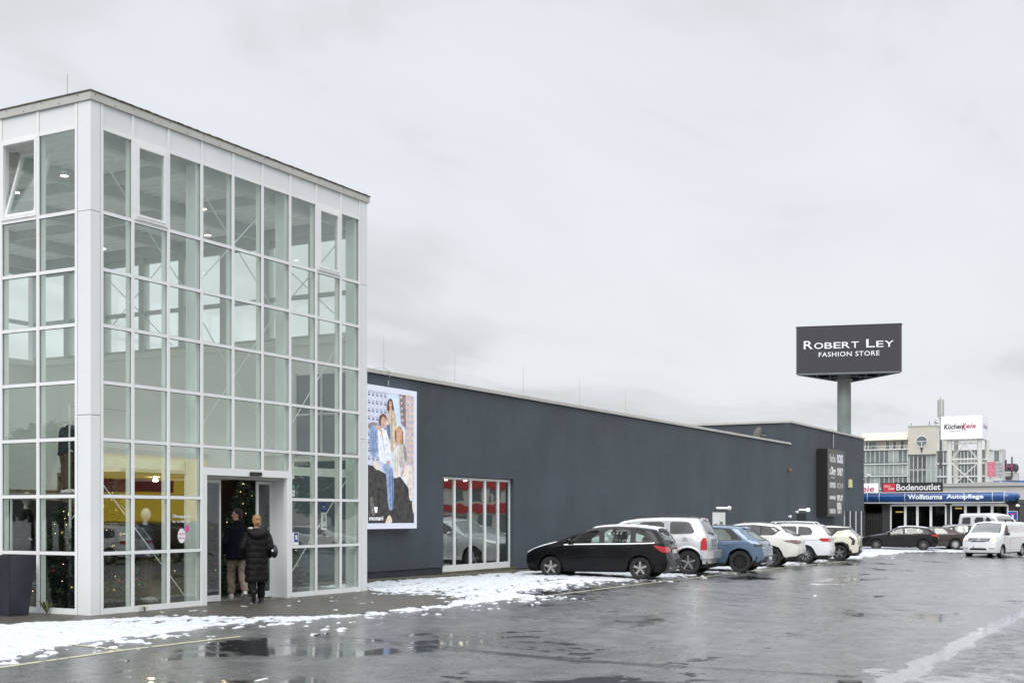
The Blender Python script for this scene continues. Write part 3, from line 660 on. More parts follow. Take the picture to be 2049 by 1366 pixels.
# lightning rods
for (x, y, z, h) in ((.8, 1.45, 8.88, .78), (7.9, 5.4, 8.88, 1.2), (0.9, 8.0, 8.88, 1.0)):
    o = MB().tube([(0, 0, 0), (0, 0, .3)], .012, 6).tube([(0, 0, .3), (0, 0, h)], .006, 6).box(-.05, .05, -.05, .05, 0, .03).build('lightning_rod', steel)
    o.location = (x, y, z); tag(o, {.8: 'thin lightning rod above the left edge of the glass hall roof', 7.9: 'short lightning rod above the right end of the glass hall roof', .9: 'lightning rod far back on the glass hall roof'}[x], 'lightning rod', 'rods on the hall roof')

# planter by the side wall
pl = thing('planter', 'tall dark grey square planter standing against the glass hall at the left edge', 'planter', (-.62, 1.22, 0), R(2))
pm = M('planter_grey', (0.026, 0.030, 0.042), 0.35, var=.15, scale=4, dirt=((0.05, 0.058, 0.078), 2.5, .5))
mb = MB(); a, b = .20, .285
def taper(mb, a, b, z0, z1):
    mb.add([(-a, -a, z0), (a, -a, z0), (a, a, z0), (-a, a, z0), (-b, -b, z1), (b, -b, z1), (b, b, z1), (-b, b, z1)], [(0, 3, 2, 1), (0, 1, 5, 4), (1, 2, 6, 5), (2, 3, 7, 6), (3, 0, 4, 7), (4, 5, 6, 7)])
taper(mb, a, b, 0, .99); mb.build('pot', pm, pl, bevel=.008)
mb = MB(); mb.box(-.285, .285, -.285, -.25, .992, 1.02).box(-.285, .285, .25, .285, .992, 1.02).box(-.285, -.25, -.249, .249, .992, 1.02).box(.25, .285, -.249, .249, .992, 1.02); mb.build('rim', pm, pl)
MB().box(-.245, .245, -.245, .245, .992, .998).build('soil', M('soil', (0.04, 0.03, 0.02), .95, var=.4, scale=20), pl)

# weeds in the joints
weedm = M('weed_green', (0.10, 0.13, 0.04), .7, var=.5, scale=30)
def weed(x, y, h, n, label):
    mb = MB()
    for i in range(n):
        a = random.uniform(0, 6.28); l = h * random.uniform(.4, 1); c, s_ = math.cos(a) * l * .7, math.sin(a) * l * .7; wd = l * .05
        mb.quad((-s_ * .02, c * .02, 0), (s_ * .02, -c * .02, 0), (c * .6 + s_ / l * wd, s_ * .6 - c / l * wd, l * .7), (c * .6 - s_ / l * wd, s_ * .6 + c / l * wd, l * .7))
        mb.add([(c * .6 + s_ / l * wd, s_ * .6 - c / l * wd, l * .7), (c * .6 - s_ / l * wd, s_ * .6 + c / l * wd, l * .7), (c * 1.2, s_ * 1.2, l * .62)], [(0, 1, 2)])
    o = mb.build('weed', weedm); o.location = (x, y, GZ(x, y)); tag(o, label, 'weed', 'weeds growing along the hall base')
weed(1.15, -.09, .14, 30, 'small green weed growing at the foot of the glass front'); weed(-.10, .95, .34, 22, 'taller straggly weed between the planter and the glass'); weed(5.28, -.08, .05, 16, 'tiny weed at the foot of the right door jamb')
# ---------------------------------------------------------------- long grey store building
store = thing('store_building', 'long windowless dark grey rendered store building with pale roof edge behind the parked cars', 'building')
def stucco():
    m = stucco_base(); t = m.node_tree; b = t.nodes['Principled BSDF']; src = b.inputs['Base Color'].links[0].from_socket
    g = t.nodes.new('ShaderNodeNewGeometry'); mp_ = t.nodes.new('ShaderNodeMapping'); mp_.inputs['Scale'].default_value = (1.6, 1.6, .10); t.links.new(g.outputs['Position'], mp_.inputs[0])
    n = t.nodes.new('ShaderNodeTexNoise'); n.inputs['Scale'].default_value = 1.0; n.inputs['Detail'].default_value = 6; n.inputs['Roughness'].default_value = .7; t.links.new(mp_.outputs[0], n.inputs['Vector'])
    r_ = t.nodes.new('ShaderNodeMapRange'); r_.inputs[1].default_value = .42; r_.inputs[2].default_value = .70; r_.inputs[4].default_value = .22; t.links.new(n.outputs[0], r_.inputs[0])
    x_ = t.nodes.new('ShaderNodeMixRGB'); x_.inputs[2].default_value = (.085, .10, .112, 1); t.links.new(r_.outputs[0], x_.inputs[0]); t.links.new(src, x_.inputs[1]); t.links.new(x_.outputs[0], b.inputs['Base Color']); return m
def stucco_base():
    m = M('stucco_grey', (0.061, 0.075, 0.090), 0.85, var=.14, scale=.5, bump=.7, bscale=42, dirt=((0.080, 0.097, 0.112), 1.3, .6)); return m
stu = stucco(); YW = 3.1
plinth = M('plinth_dark', (0.035, 0.042, 0.052), .8, var=.2, scale=2)
WX0, WX1, WZ1 = 16.32, 20.66, 2.86
mb = MB(); zb = .17
def wallrow(mb, x0, x1, z0, z1): mb.box(x0, x1, YW, YW + .3, z0, z1)
wallrow(mb, 8.24, WX0, zb, 5.51); wallrow(mb, WX1, 52.0, -.02, 5.51); mb.box(WX0, WX1, YW, YW + .3, WZ1, 5.51)
mb.box(8.24, 14.0, 3.401, 3.402, 3.0, 5.4)
mb.box(52.0, 52.3, YW + .301, 26, 5.1, 6.70); mb.box(52.0, 69.2, YW, YW + .3, -.25, 6.70); mb.box(68.9, 69.2, YW + .301, 26, -.4, 6.60)
mb.build('wall', stu, store)
MB().box(8.24, WX0, YW + .03, YW + .2, -.2, zb - .001).box(WX1, 69.15, YW + .03, YW + .04, -.6, -.03).build('plinth', plinth, store)
roofm = M('flat_roof', (0.20, 0.20, 0.20), .9, var=.2)
MB().box(8.24, 51.99, YW + .31, 40, 5.30, 5.38).box(52.31, 68.89, YW + .31, 26, 6.5, 6.56).build('roof', roofm, store)
trim = M('roof_trim_beige', (0.50, 0.49, 0.46), .45, .1, var=.06, scale=1.2, dirt=((0.33, 0.32, 0.29), 2.2, .6))
mb = MB(); mb.box(8.24, 52.1, YW - .07, YW + .32, 5.53, 5.59); mb.box(8.24, 52.1, YW - .055, YW + .32, 5.591, 5.635)
mb.box(52.0, 69.3, YW - .07, YW + .32, 6.72, 6.78); mb.box(52.0, 69.3, YW - .055, YW + .32, 6.781, 6.83); mb.box(51.9, 52.32, YW + .321, 26.1, 6.72, 6.83)
mb.build('roof_trim', trim, store)
shadow_black = M('shadow_gap', (0.012, 0.013, 0.015), .9)
MB().box(8.24, 52.0, YW - .02, YW + .3, 5.511, 5.529).box(51.98, 69.2, YW - .02, YW + .3, 6.701, 6.719).build('drip_edge', shadow_black, store)  # near-black strip painted in as the shadow line under the roof trim
# shop window of five tall leaves
wn = MB(); xs = [16.34, 17.17, 18.13, 19.02, 19.86, 20.64]
pg = glass('shop_glass', (0.80, 0.84, 0.83), 0.17, 0.9, wob=.16)
fr = None
o_w = empty('shop_window'); o_w.parent = store; o_w['label'] = 'five tall white framed glass leaves'
mb = MB()
for i, x in enumerate(xs): mb.box(x - (.0 if i == 0 else .05), x + (.0 if i == 5 else .05), YW + .12, YW + .19, -.02, 2.84)
for a, b in zip(xs[:-1], xs[1:]):
    a2, b2 = a + (.001 if a == xs[0] else .051), b - (.001 if b == xs[-1] else .051)
    mb.box(a2, b2, YW + .125, YW + .185, -.02, .20); mb.box(a2, b2, YW + .125, YW + .185, 2.77, 2.84)
mb.build('frame', white_metal, o_w)
for a, b in zip(xs[:-1], xs[1:]):
    a2, b2 = a + (.001 if a == xs[0] else .051), b - (.001 if b == xs[-1] else .051)
    MB().box(a2, b2, YW + .15, YW + .156, .20, 2.77).build('pane', pg, o_w)
MB().box(16.2, 20.75, YW - .03, YW + .119, -.10, .012).build('sill', kerbm, o_w)
# room behind it with hanging clothes
mb = MB(); mb.box(15.8, 21.2, 7.0, 7.1, 0, 2.9); mb.box(15.7, 15.79, 3.41, 7, 0, 2.9); mb.box(21.21, 21.3, 3.41, 7, 0, 2.9); mb.box(15.8, 21.2, 3.41, 6.99, 2.9, 2.98); mb.box(15.8, 21.2, 3.41, 6.99, -.04, 0)
mb.build('window_room', M('window_room', (0.22, 0.21, 0.20), .8, var=.2), store)
lm2 = M('window_spot', (1, .82, .6), .5, emit=10, var=0)
for x in (16.9, 18.2, 18.9, 20.1):
    o = MB().lathe([(0, 0), (.06, 0), (.045, .07), (0, .07)], seg=10).build('spot_lamp', lm2, store); o.location = (x, 4.6, 2.80)
cl_cols = [(0.015, 0.015, 0.018), (0.03, 0.03, 0.035), (0.16, 0.13, 0.10), (0.02, 0.03, 0.06), (0.30, 0.28, 0.25), (0.09, 0.015, 0.02)]
for r_i, (x, y, ln) in enumerate([(17.0, 4.5, .7), (18.1, 4.2, .8), (19.0, 4.6, .8)]):
    rk = thing('clothes_rack', ['clothes rack behind the leftmost leaves of the store shop window', 'clothes rack with dark coats behind the second leaf of the shop window', 'clothes rack behind the middle leaf of the shop window'][r_i], 'clothes rack', (x, y, .0), .15 * r_i, 'clothes racks in the shop window')
    MB().tube([(-ln / 2, 0, .03), (-ln / 2, 0, 1.5), (ln / 2, 0, 1.5), (ln / 2, 0, .03)], .015, 6).tube([(-ln / 2, -.25, .02), (-ln / 2, .25, .02)], .015, 6).tube([(ln / 2, -.25, .02), (ln / 2, .25, .02)], .015, 6).build('rack', steel, rk)
    for k in range(7):
        g = MB(); xx = -ln / 2 + .08 + k * (ln - .16) / 6; h = random.uniform(.75, 1.15)
        g.tube([(xx, 0, 1.47), (xx, 0, 1.40), (xx, 0, 1.2), (xx, 0, 1.44 - h)], [(.02, .06), (.035, .2), (.045, .22), (.05, .26)], 10)
        g.build('garment', M('cloth%d' % (k % 6), cl_cols[(k + r_i * 2) % 6], .9, var=.2, scale=10), rk, smooth=60)
# narrow slot windows at the far end
mb = MB(); mw = MB()
for a in (63.95, 65.45, 66.95, 68.45):
    mb.box(a, a + 1.0, YW - .02, YW - .001, .30, 1.92); mw.box(a - .09, a - .002, YW - .05, YW - .001, .28, 1.95); mw.box(a + .0, a + 1.05, YW - .12, YW - .001, .20, .279)
mb.build('slot_window', M('slot_glass', (0.03, 0.035, 0.045), .15, spec=.7), store); mw.build('slot_frame', white_metal, store)
# two service doors with tube lights
def door1():
    mb = MB(); mb.box(39.65, 39.80, YW - .03, YW - .001, -.3, 1.83).box(41.20, 41.35, YW - .03, YW - .001, -.3, 1.83).box(39.801, 41.199, YW - .03, YW - .001, 1.68, 1.83).box(40.25, 40.40, YW - .03, YW - .001, -.3, 1.679)
    mb.box(39.801, 40.249, YW - .035, YW - .001, 1.30, 1.679).box(40.401, 41.199, YW - .03, YW - .001, 1.40, 1.679).box(40.401, 40.55, YW - .03, YW - .001, -.3, 1.399).box(41.05, 41.199, YW - .03, YW - .001, -.3, 1.399)
    o = mb.build('service_door', white_metal, store); o['label'] = 'white framed glazed service door'
    MB().box(39.801, 40.249, YW - .02, YW - .005, -.3, 1.299).box(40.551, 41.049, YW - .02, YW - .005, -.3, 1.399).build('pane', M('door_dark_glass', (0.10, 0.12, 0.11), .1, spec=.7, var=.6, scale=3), o)
door1()
o = MB().box(53.4, 55.2, YW - .02, YW - .001, -.3, 1.80).build('service_door', near_black, store); o['label'] = 'black recessed service door'
tube_m = M('tube_light', (0.95, 0.97, 0.93), .4, emit=.5, var=0)
for (x0, z, g_) in ((39.95, 2.03, 0), (53.5, 2.0, 1)):
    t = thing('wall_lamp', ['white horizontal tube lamp above the white service door', 'glowing white tube lamp above the black service door'][g_], 'lamp', (x0, YW - .12, z), 0, 'tube lamps over the service doors')
    MB().tube([(0, 0, 0), (1.35, -.02, 0)], .045, 10).build('tube', tube_m, t, smooth=50)
    MB().ell((1.5, -.06, 0), .13, .11, .11, 14, 8).build('lamp_head', M('lamp_glow', (0.85, 1.0, 0.85), .4, emit=(.4 + .9 * g_), var=0) if g_ else M('lamp_head_grey', (.75, .78, .76), .4), t, smooth=60)
    MB().box(.1, .2, .02, .115, -.04, .04).box(1.1, 1.2, .02, .115, -.04, .04).build('bracket', steel, t)
for i, (x, z, lab) in enumerate(((51.8, 1.62, 'small round white wall light left of the black service door'), (53.15, 1.87, 'small round white wall light at the upper left of the black service door'))):
    o = MB().ell((0, 0, 0), .09, .07, .08, 12, 8).box(-.05, .05, .03, .098, -.05, .05).build('wall_light', M('wl', (.85, .86, .84), .4), smooth=60); o.location = (x, YW - .1, z); tag(o, lab, 'wall light')
o = MB().prism([(-.3, 0), (.3, 0), (.2, .52), (-.2, .52)], 'y', -.12, 0).build('wall_lantern', M('lantern_yellow', (.75, .70, .38), .5)); o.location = (65.3, YW - .001, 3.45); tag(o, 'small yellowish lantern box high on the dark wall right of the brand board', 'lantern')
o = MB().ell((0, 0, 0), .12, .09, .09, 12, 8).build('alarm_siren', M('siren_red', (.35, .08, .05), .5), smooth=60); o.location = (51.7, YW - .1, 4.12); tag(o, 'small reddish alarm siren on the wall left of the brand board', 'siren')
t = thing('security_camera', 'white security camera sticking out at the far corner of the dark building', 'camera', (69.1, YW - .05, 4.25))
MB().box(-.9, -.2, -.5, -.34, .0, .16).build('housing', white_metal, t, bevel=.02); MB().tube([(-.1, .04, -.2), (-.3, -.38, .0)], .04, 6).build('arm', white_metal, t)
# roof edge conductors
for i, (x, zt, zb_) in enumerate(((13.36, 5.63, 5.24), (61.0, 6.83, 5.75))):
    o = MB().tube([(-.35, .18, .06), (-.15, .0, .10), (.0, -.10, .0), (0, -.10, -.16)], .012, 6).tube([(0, -.06, -.24), (0, -.06, zb_ - zt)], .022 if i == 0 else .05, 8).build('downlead', steel); o.location = (x, YW, zt)
    tag(o, ['thin metal conductor hooking over the roof edge above the poster', 'pale conductor running down to the brand board'][i], 'conductor', 'roof edge conductors')
labs = ['nearest of the thin rods along the store roof', 'second thin rod along the store roof from the hall', 'third thin rod along the store roof from the hall', 'fourth thin rod along the store roof from the hall', 'farthest of the thin rods along the low store roof']
for i, (x, h) in enumerate(((16.0, 1.7), (20.1, 1.75), (24.86, 1.66), (29.58, 1.70), (34.11, 1.65))):
    o = MB().tube([(0, 0, 0), (0, 0, h)], [.009, .005], 5).box(-.12, .12, -.12, .12, 0, .05).build('lightning_rod', steel); o.location = (x, 5.0, 5.38); tag(o, labs[i], 'lightning rod', 'rods along the store roof')
# dish on the roof
t = thing('satellite_dish', 'grey satellite dish on the low roof in front of the taller grey wing', 'satellite dish', (51.6, 4.7, 5.38))
MB().tube([(0, 0, 0), (0, 0, .7)], .03, 6).build('mast', steel, t)
o = MB().lathe([(0, 0), (.2, .02), (.42, .09)], (0, 0, 0), 'x', 20).build('dish', M('dish_grey', (.28, .27, .25), .6), t, smooth=60); o.location = (0, 0, .72); o.rotation_euler = (0, R(-20), R(75))
MB().tube([(0, 0, .72), (-.1, -.45, .65)], .012, 5).build('arm', steel, t)

# ---------------------------------------------------------------- advertising screen
ps = thing('advertising_screen', 'tall lit white framed advertising screen with three women beside the glass hall', 'billboard', (12.0, 2.85, 1.33))
PW, PH = 2.50, 3.84
fm = M('screen_frame', (.78, .81, .93), .4, emit=.12, var=.01)
mb = MB(); mb.box(0, .13, 0, .24, 0, PH).box(PW - .13, PW, 0, .24, 0, PH).box(.131, PW - .131, 0, .24, 0, .15).box(.131, PW - .131, 0, .24, PH - .15, PH); mb.build('frame', fm, ps)
def pcol(n, c): v_ = {'rock': .75, 'rockl': .6, 'hair': .6, 'hair2': .5, 'denim': .38, 'sweater': .22, 'coat': .3, 'cream': .22, 'grey': .35, 'skin': .22, 'tan': .2, 'brown': .4}.get(n, .12); return M('screen_' + n, c, .35, emit=.42, var=v_, scale=7 if n in ('rock', 'rockl') else 11)
SX0, SX1 = 27.0, 452.0
def sp(x, y):
    yt = 92 + (x - 30) * .118; yb = 1258
    return (.13 + (x - SX0) / (SX1 - SX0) * (PW - .26), .15 + (yb - y) / (yb - yt) * (PH - .30))
lay = [0]
def shape(nm, col, pts, smooth_=0):
    p = [sp(*q) for q in pts]
    for _ in range(smooth_):
        q = []
        for i in range(len(p)):
            a, b = p[i], p[(i + 1) % len(p)]; q += [(a[0] * .75 + b[0] * .25, a[1] * .75 + b[1] * .25), (a[0] * .25 + b[0] * .75, a[1] * .25 + b[1] * .75)]
        p = q
    p = [(min(PW - .131, max(.131, a)), min(PH - .151, max(.151, b))) for a, b in p]
    d = .03 - lay[0] * .00016; lay[0] += 1
    bm = bmesh.new(); vs = [bm.verts.new((a, d, b)) for a, b in p]
    f = bm.faces.new(vs); bmesh.ops.triangulate(bm, faces=[f]); me = bpy.data.meshes.new(nm); bm.to_mesh(me); bm.free()
    return me, col
SHP = {}
def sh(nm, cname, col, pts, s=0):
    me, _ = shape(nm, col, pts, s); SHP.setdefault((nm, cname, col), []).append(me)
MB().box(.131, PW - .131, .032, .20, .151, PH - .151).build('picture', pcol('sky', (.50, .60, .74)), ps)
sh('picture_facade', 'pale', (.50, .52, .64), [(20, 80), (215, 105), (200, 420), (235, 800), (20, 800)])
for r_ in range(9):
    for c_ in range(5):
        x, y = 36 + c_ * 36, 108 + r_ * 70 + c_ * 4
        if x < 200: sh('picture_windows', 'win', (.13, .14, .22), [(x, y), (x + 17, y + 2), (x + 17, y + 34), (x, y + 32)]); sh('picture_glints', 'glint', (.62, .66, .80), [(x + 4, y + 6), (x + 13, y + 7), (x + 13, y + 18), (x + 4, y + 17)])
sh('picture_house', 'tan', (.50, .40, .36), [(372, 120), (460, 135), (460, 1000), (395, 980), (370, 600)])
sh('picture_house_edge', 'brown', (.20, .14, .14), [(315, 112), (374, 122), (378, 425), (332, 380)])
for r_ in range(14):
    for c_ in range(2):
        x, y = 388 + c_ * 36, 150 + r_ * 52
        sh('picture_windows_small', 'win2', (.30, .34, .48), [(x, y), (x + 18, y + 2), (x + 18, y + 26), (x, y + 24)])
for r_ in range(5): sh('picture_windows_edge', 'win3', (.45, .46, .56), [(322 + r_ * 3, 140 + r_ * 50), (338 + r_ * 3, 143 + r_ * 50), (338 + r_ * 3, 162 + r_ * 50), (322 + r_ * 3, 160 + r_ * 50)])
sk = (.50, .30, .22)
sh('picture_hair', 'hair', (.09, .045, .03), [(205, 185), (228, 158), (252, 180), (262, 250), (270, 300), (205, 300), (200, 240)], 2)
sh('picture_face', 'skin', sk, [(217, 195), (230, 185), (243, 200), (242, 235), (229, 252), (217, 232)], 2)
sh('picture_coat', 'coat', (.50, .42, .32), [(196, 290), (212, 262), (255, 262), (280, 300), (290, 400), (268, 620), (228, 640), (205, 500)], 1)
sh('picture_coat_fold', 'coatd', (.28, .24, .19), [(238, 290), (246, 292), (250, 600), (240, 600)])
sh('picture_denim', 'denimd', (.09, .14, .26), [(196, 395), (228, 395), (232, 520), (205, 540)])
sh('picture_rock', 'rock', (.035, .032, .032), [(20, 745), (90, 760), (140, 800), (200, 838), (262, 862), (320, 850), (360, 900), (405, 960), (408, 1060), (440, 1080), (460, 1130), (460, 1270), (20, 1270)])
sh('picture_rock_light', 'rockl', (.12, .11, .10), [(40, 1030), (75, 1020), (85, 1100), (100, 1190), (60, 1200)], 1)
sh('picture_trousers', 'cream', (.62, .57, .54), [(255, 590), (285, 555), (305, 590), (305, 860), (258, 862)], 1)
sh('picture_trousers', 'cream', (.62, .57, .54), [(330, 830), (385, 750), (430, 740), (445, 840), (447, 1062), (404, 1062), (400, 930), (360, 900)], 1)
sh('picture_hair2', 'hair2', (.42, .24, .12), [(268, 470), (285, 415), (318, 398), (342, 440), (352, 550), (330, 580), (300, 560), (280, 520)], 2)
sh('picture_face', 'skin', sk, [(290, 440), (310, 425), (325, 450), (320, 495), (303, 512), (290, 480)], 2)
sh('picture_top', 'grey', (.42, .40, .39), [(305, 570), (345, 545), (372, 580), (385, 700), (352, 760), (318, 770), (305, 700)], 1)
sh('picture_sleeve', 'greyd', (.22, .20, .19), [(352, 560), (372, 580), (388, 700), (370, 716), (352, 660)], 1)
sh('picture_arm', 'skin', sk, [(352, 740), (372, 720), (350, 830), (332, 862), (330, 820)], 1)
sh('picture_arm', 'skin', sk, [(276, 560), (290, 470), (298, 480), (292, 600)], 1)
sh('picture_trousers', 'cream', (.62, .57, .54), [(300, 700), (318, 780), (325, 850), (290, 850), (280, 760)], 1)
sh('picture_jeans', 'denim', (.23, .31, .47), [(45, 400), (100, 385), (120, 430), (130, 660), (60, 690), (42, 520)], 1)
sh('picture_jeans', 'denim', (.23, .31, .47), [(150, 735), (240, 745), (262, 850), (258, 1142), (206, 1142), (200, 850)], 1)
sh('picture_jeans_fold', 'denimd', (.09, .14, .26), [(240, 800), (258, 860), (256, 1130), (244, 1130)])
sh('picture_sweater', 'sweater', (.66, .68, .76), [(115, 440), (150, 420), (185, 440), (215, 510), (236, 640), (232, 705), (195, 712), (180, 748), (125, 700), (120, 560)], 1)
sh('picture_sweater_fold', 'sweaterd', (.46, .48, .58), [(160, 520), (168, 520), (178, 650), (168, 660)])
sh('picture_hair', 'hair', (.09, .045, .03), [(125, 400), (130, 320), (160, 293), (190, 312), (200, 360), (150, 350), (140, 410)], 2)
sh('picture_face', 'skin', sk, [(140, 350), (165, 320), (190, 345), (190, 390), (172, 425), (145, 430)], 2)
sh('picture_arm', 'skin', sk, [(96, 400), (150, 425), (165, 520), (155, 535), (140, 450), (100, 425)], 1)
sh('picture_arm', 'skin', sk, [(190, 710), (225, 705), (226, 738), (198, 740)], 1)
sh('picture_sleeve', 'greyd', (.22, .20, .19), [(36, 395), (60, 372), (112, 380), (120, 398), (60, 402), (46, 460)], 1)
sh('picture_shoe', 'shoe', (.60, .53, .44), [(72, 750), (105, 705), (126, 760), (124, 800), (90, 780)], 1)
sh('picture_shoe', 'shoe', (.60, .53, .44), [(182, 1250), (205, 1195), (225, 1185), (245, 1225), (246, 1258), (186, 1258)], 1)
sh('picture_shoe', 'shoe', (.60, .53, .44), [(430, 1070), (448, 1075), (455, 1160), (446, 1180), (434, 1120)], 1)
for (x, y) in ((222, 205), (235, 207), (152, 352), (172, 356), (296, 452), (313, 456)): sh('picture_eye', 'eye', (.05, .03, .03), [(x - 4, y - 2), (x + 4, y - 2), (x + 4, y + 2), (x - 4, y + 2)])
for (x, y) in ((229, 235), (163, 395), (304, 492)): sh('picture_mouth', 'mouth', (.30, .07, .06), [(x - 6, y - 2), (x + 6, y - 2), (x + 4, y + 4), (x - 4, y + 4)])
for (x, y) in ((135, 480), (150, 510), (190, 500), (200, 560), (140, 580), (175, 600), (150, 640), (205, 640), (185, 560)): sh('picture_knit', 'sweaterd', (.46, .48, .58), [(x, y), (x + 9, y + 4), (x + 6, y + 30), (x - 2, y + 24)])
for (x, y, h) in ((75, 430, 200), (95, 440, 190), (225, 780, 330), (215, 800, 200), (60, 450, 150)): sh('picture_jeans_fold', 'denimd', (.09, .14, .26), [(x, y), (x + 5, y), (x + 7, y + h), (x + 2, y + h)])
for (x, y, h) in ((410, 780, 250), (430, 800, 240), (290, 620, 220), (272, 640, 180)): sh('picture_cream_fold', 'creamd', (.40, .36, .33), [(x, y), (x + 5, y), (x + 6, y + h), (x + 2, y + h)])
sh('picture_hair_strand', 'hair', (.09, .045, .03), [(268, 440), (276, 430), (284, 540), (276, 545)]); sh('picture_hair_strand', 'hair2d', (.22, .11, .05), [(335, 440), (345, 450), (350, 560), (338, 570)])
sh('picture_hair_strand', 'haird', (.05, .025, .02), [(208, 200), (214, 190), (214, 290), (207, 295)]); sh('picture_neck', 'skin', sk, [(222, 245), (238, 245), (240, 275), (220, 275)])
sh('picture_brush', 'brush', (.80, .84, .92), [(84, 1115), (112, 1115), (100, 1140), (106, 1165), (92, 1165), (98, 1140)])
bm = bmesh.new(); pm_ = []
for (nm, cn, c), mes in SHP.items():
    k = len(pm_); pm_.append(pcol(cn, c)); n0 = len(bm.faces)
    for me in mes: bm.from_mesh(me); bpy.data.meshes.remove(me)
    bm.faces.ensure_lookup_table()
    for f_ in bm.faces[n0:]:
        f_.material_index = k; f_.normal_update()
        if f_.normal.y > 0: f_.normal_flip()
me = bpy.data.meshes.new('picture_print'); bm.to_mesh(me); bm.free(); link_mesh('picture_print', me, pm_, ps)
a = sp(38, 1232); text('lettering', 'monari', .2, (a[0], -.004, a[1]), (R(90), 0, 0), pcol('word', (.85, .88, .92)), ps, .002, width=sp(160, 1232)[0] - a[0], height=.115, bold=.002)

# ---------------------------------------------------------------- brand board on the wall
bb = thing('brand_board', 'tall narrow brown grey board with two columns of white brand names on the dark wall', 'sign board', (57.45, YW - .65, 1.62))
bw = M('board_brown', (.085, .078, .076), .45, var=.04)
BW, BH = 4.0, 3.95
MB().box(0, BW, 0, .62, 0, BH).build('panel', bw, bb, bevel=.03)
MB().box(-.03, -.001, .01, .64, .02, BH - .02).build('side_panel', near_black, bb)
names = [('fuchs', .5, 'BOSS', .55, (.62, .62, .62), (.82, .85, .95)), ('s.Oliver', .55, 'ONLY', .5, (.80, .80, .82), (.85, .85, .86)), ('comma', .34, 'ICHI', .34, (.70, .70, .72), (.45, .45, .46)), ('someday', .38, 'REPLAY', .38, (.75, .75, .76), (.80, .80, .8)), ('GARCIA', .30, 'MEN', .7, (.75, .75, .76), (.80, .80, .80))]
for i, (a, ha, b, hb, ca, cb) in enumerate(names):
    z = BH - .78 - i * .75
    text('lettering', a, .4, (.42, -.012, z), (R(90), 0, 0), M('bl%d' % i, ca, .5), bb, .006, width=1.35, height=ha * .95, bold=.008)
    text('lettering', b, .4, (2.15, -.012, z), (R(90), 0, 0), M('br%d' % i, cb, .5), bb, .006, width=1.35 if i < 4 else .95, height=hb * .95, bold=.014)
    if i == 1: MB().box(.75, 1.55, -.012, -.004, z - .16, z - .12).build('underline', M('bl1', ca), bb)

# ---------------------------------------------------------------- pylon sign
pyl = thing('pylon_sign', 'three sided dark grey pylon sign with white lettering on a thick round steel column', 'pylon sign', (73.06, 5.36, -.36))
MB().lathe([(.0, 0), (.47, 0), (.47, 11.2), (0, 11.2)], seg=32).lathe([(.47, 11.45), (.58, 11.45), (.58, 11.53), (.47, 11.53)], seg=32).lathe([(0, 11.2), (.46, 11.2), (.46, 12.3), (0, 12.3)], seg=32).build('column', M('column_concrete', (.23, .26, .26), .5, .1, var=.15, scale=1.0, dirt=((.33, .35, .34), 1.2, .6)), pyl, smooth=40)
# triangle in plan, local frame x to the right along the front panel (heading -75.1 deg), y away from the viewer
hd = R(-75.1); pmx = Matrix.Rotation(hd, 4, 'Z')
pz0, pz1 = 11.75, 14.98
front = pmx @ Vector((0, 1, 0)); 
def loc(x, y, z): v_ = pmx @ Vector((x + .26, y, 0)); return (v_.x, v_.y, z)
# pixel-measured width 7.25 m; panel plane 1.55 m in front of the column, apex behind
hwid = 3.36; yf = -2.05; ch = .22
tri = [(-hwid, yf), (hwid, yf), (hwid + .13, yf + ch), (.16, 4.1), (-.16, 4.1), (-hwid - .13, yf + ch)]
dgrey = M('sign_dark_grey', (.040, .040, .052), .35, var=.05)
q = MB(); n = 6
vs = [loc(x, y, z) for z in (pz0, pz1) for x, y in tri]
q.add(vs, [(i, (i + 1) % n, (i + 1) % n + n, i + n) for i in range(n)]); q.build('panel', dgrey, pyl)
q = MB(); tr2 = [(x * 1.01, y + (.0)) for x, y in tri]; vs = [loc(x, y, z) for z in (pz1 - .03, pz1 + .05) for x, y in tr2]
q.add(vs, [tuple(range(n)), tuple(range(2 * n - 1, n - 1, -1))] + [(i, (i + 1) % n, (i + 1) % n + n, i + n) for i in range(n)]); q.build('cap', M('cap_black', (.02, .022, .027), .5), pyl)
q = MB()
for a, b in (((-hwid, yf), (hwid, yf)), ((hwid, yf), (0, 4.0)), ((0, 4.0), (-hwid, yf))): q.tube([loc(*a, pz0 - .03), loc(*b, pz0 - .03)], .07, 6)
for s_ in (-1, 1):
    for k in range(5): q.tube([loc(0, 0, pz0 + .1), loc(s_ * hwid * (k + 1) / 5, yf, pz0)], .03, 5)
    q.tube([loc(0, 0, pz0), loc(s_ * 1.9, 1.0, pz0)], .05, 6); q.tube([loc(0, 0, pz0 + .6), loc(s_ * 1.0, 2.3, pz0)], .04, 6)
    q.tube([loc(s_ * 1.2, yf, pz0), loc(s_ * 1.2, 1.9, pz0)], .035, 5)
    q.tube([loc(s_ * 2.2, yf, pz0), loc(s_ * 2.0, .6, pz0)], .035, 5)
q.build('girder', M('girder_grey', (.16, .17, .19), .6), pyl)
ltm = M('sign_letter_white', (.80, .82, .86), .4, emit=.15, var=.01)
def pt(body, x, z, w_, h_, bold, ext=.03, sp_=1.0):
    bold = .003
    p = loc(x, yf - .03, z); return text('lettering', body, .6, p, (R(90), 0, hd), ltm, pyl, ext, width=w_, height=h_, bold=bold, space=sp_)
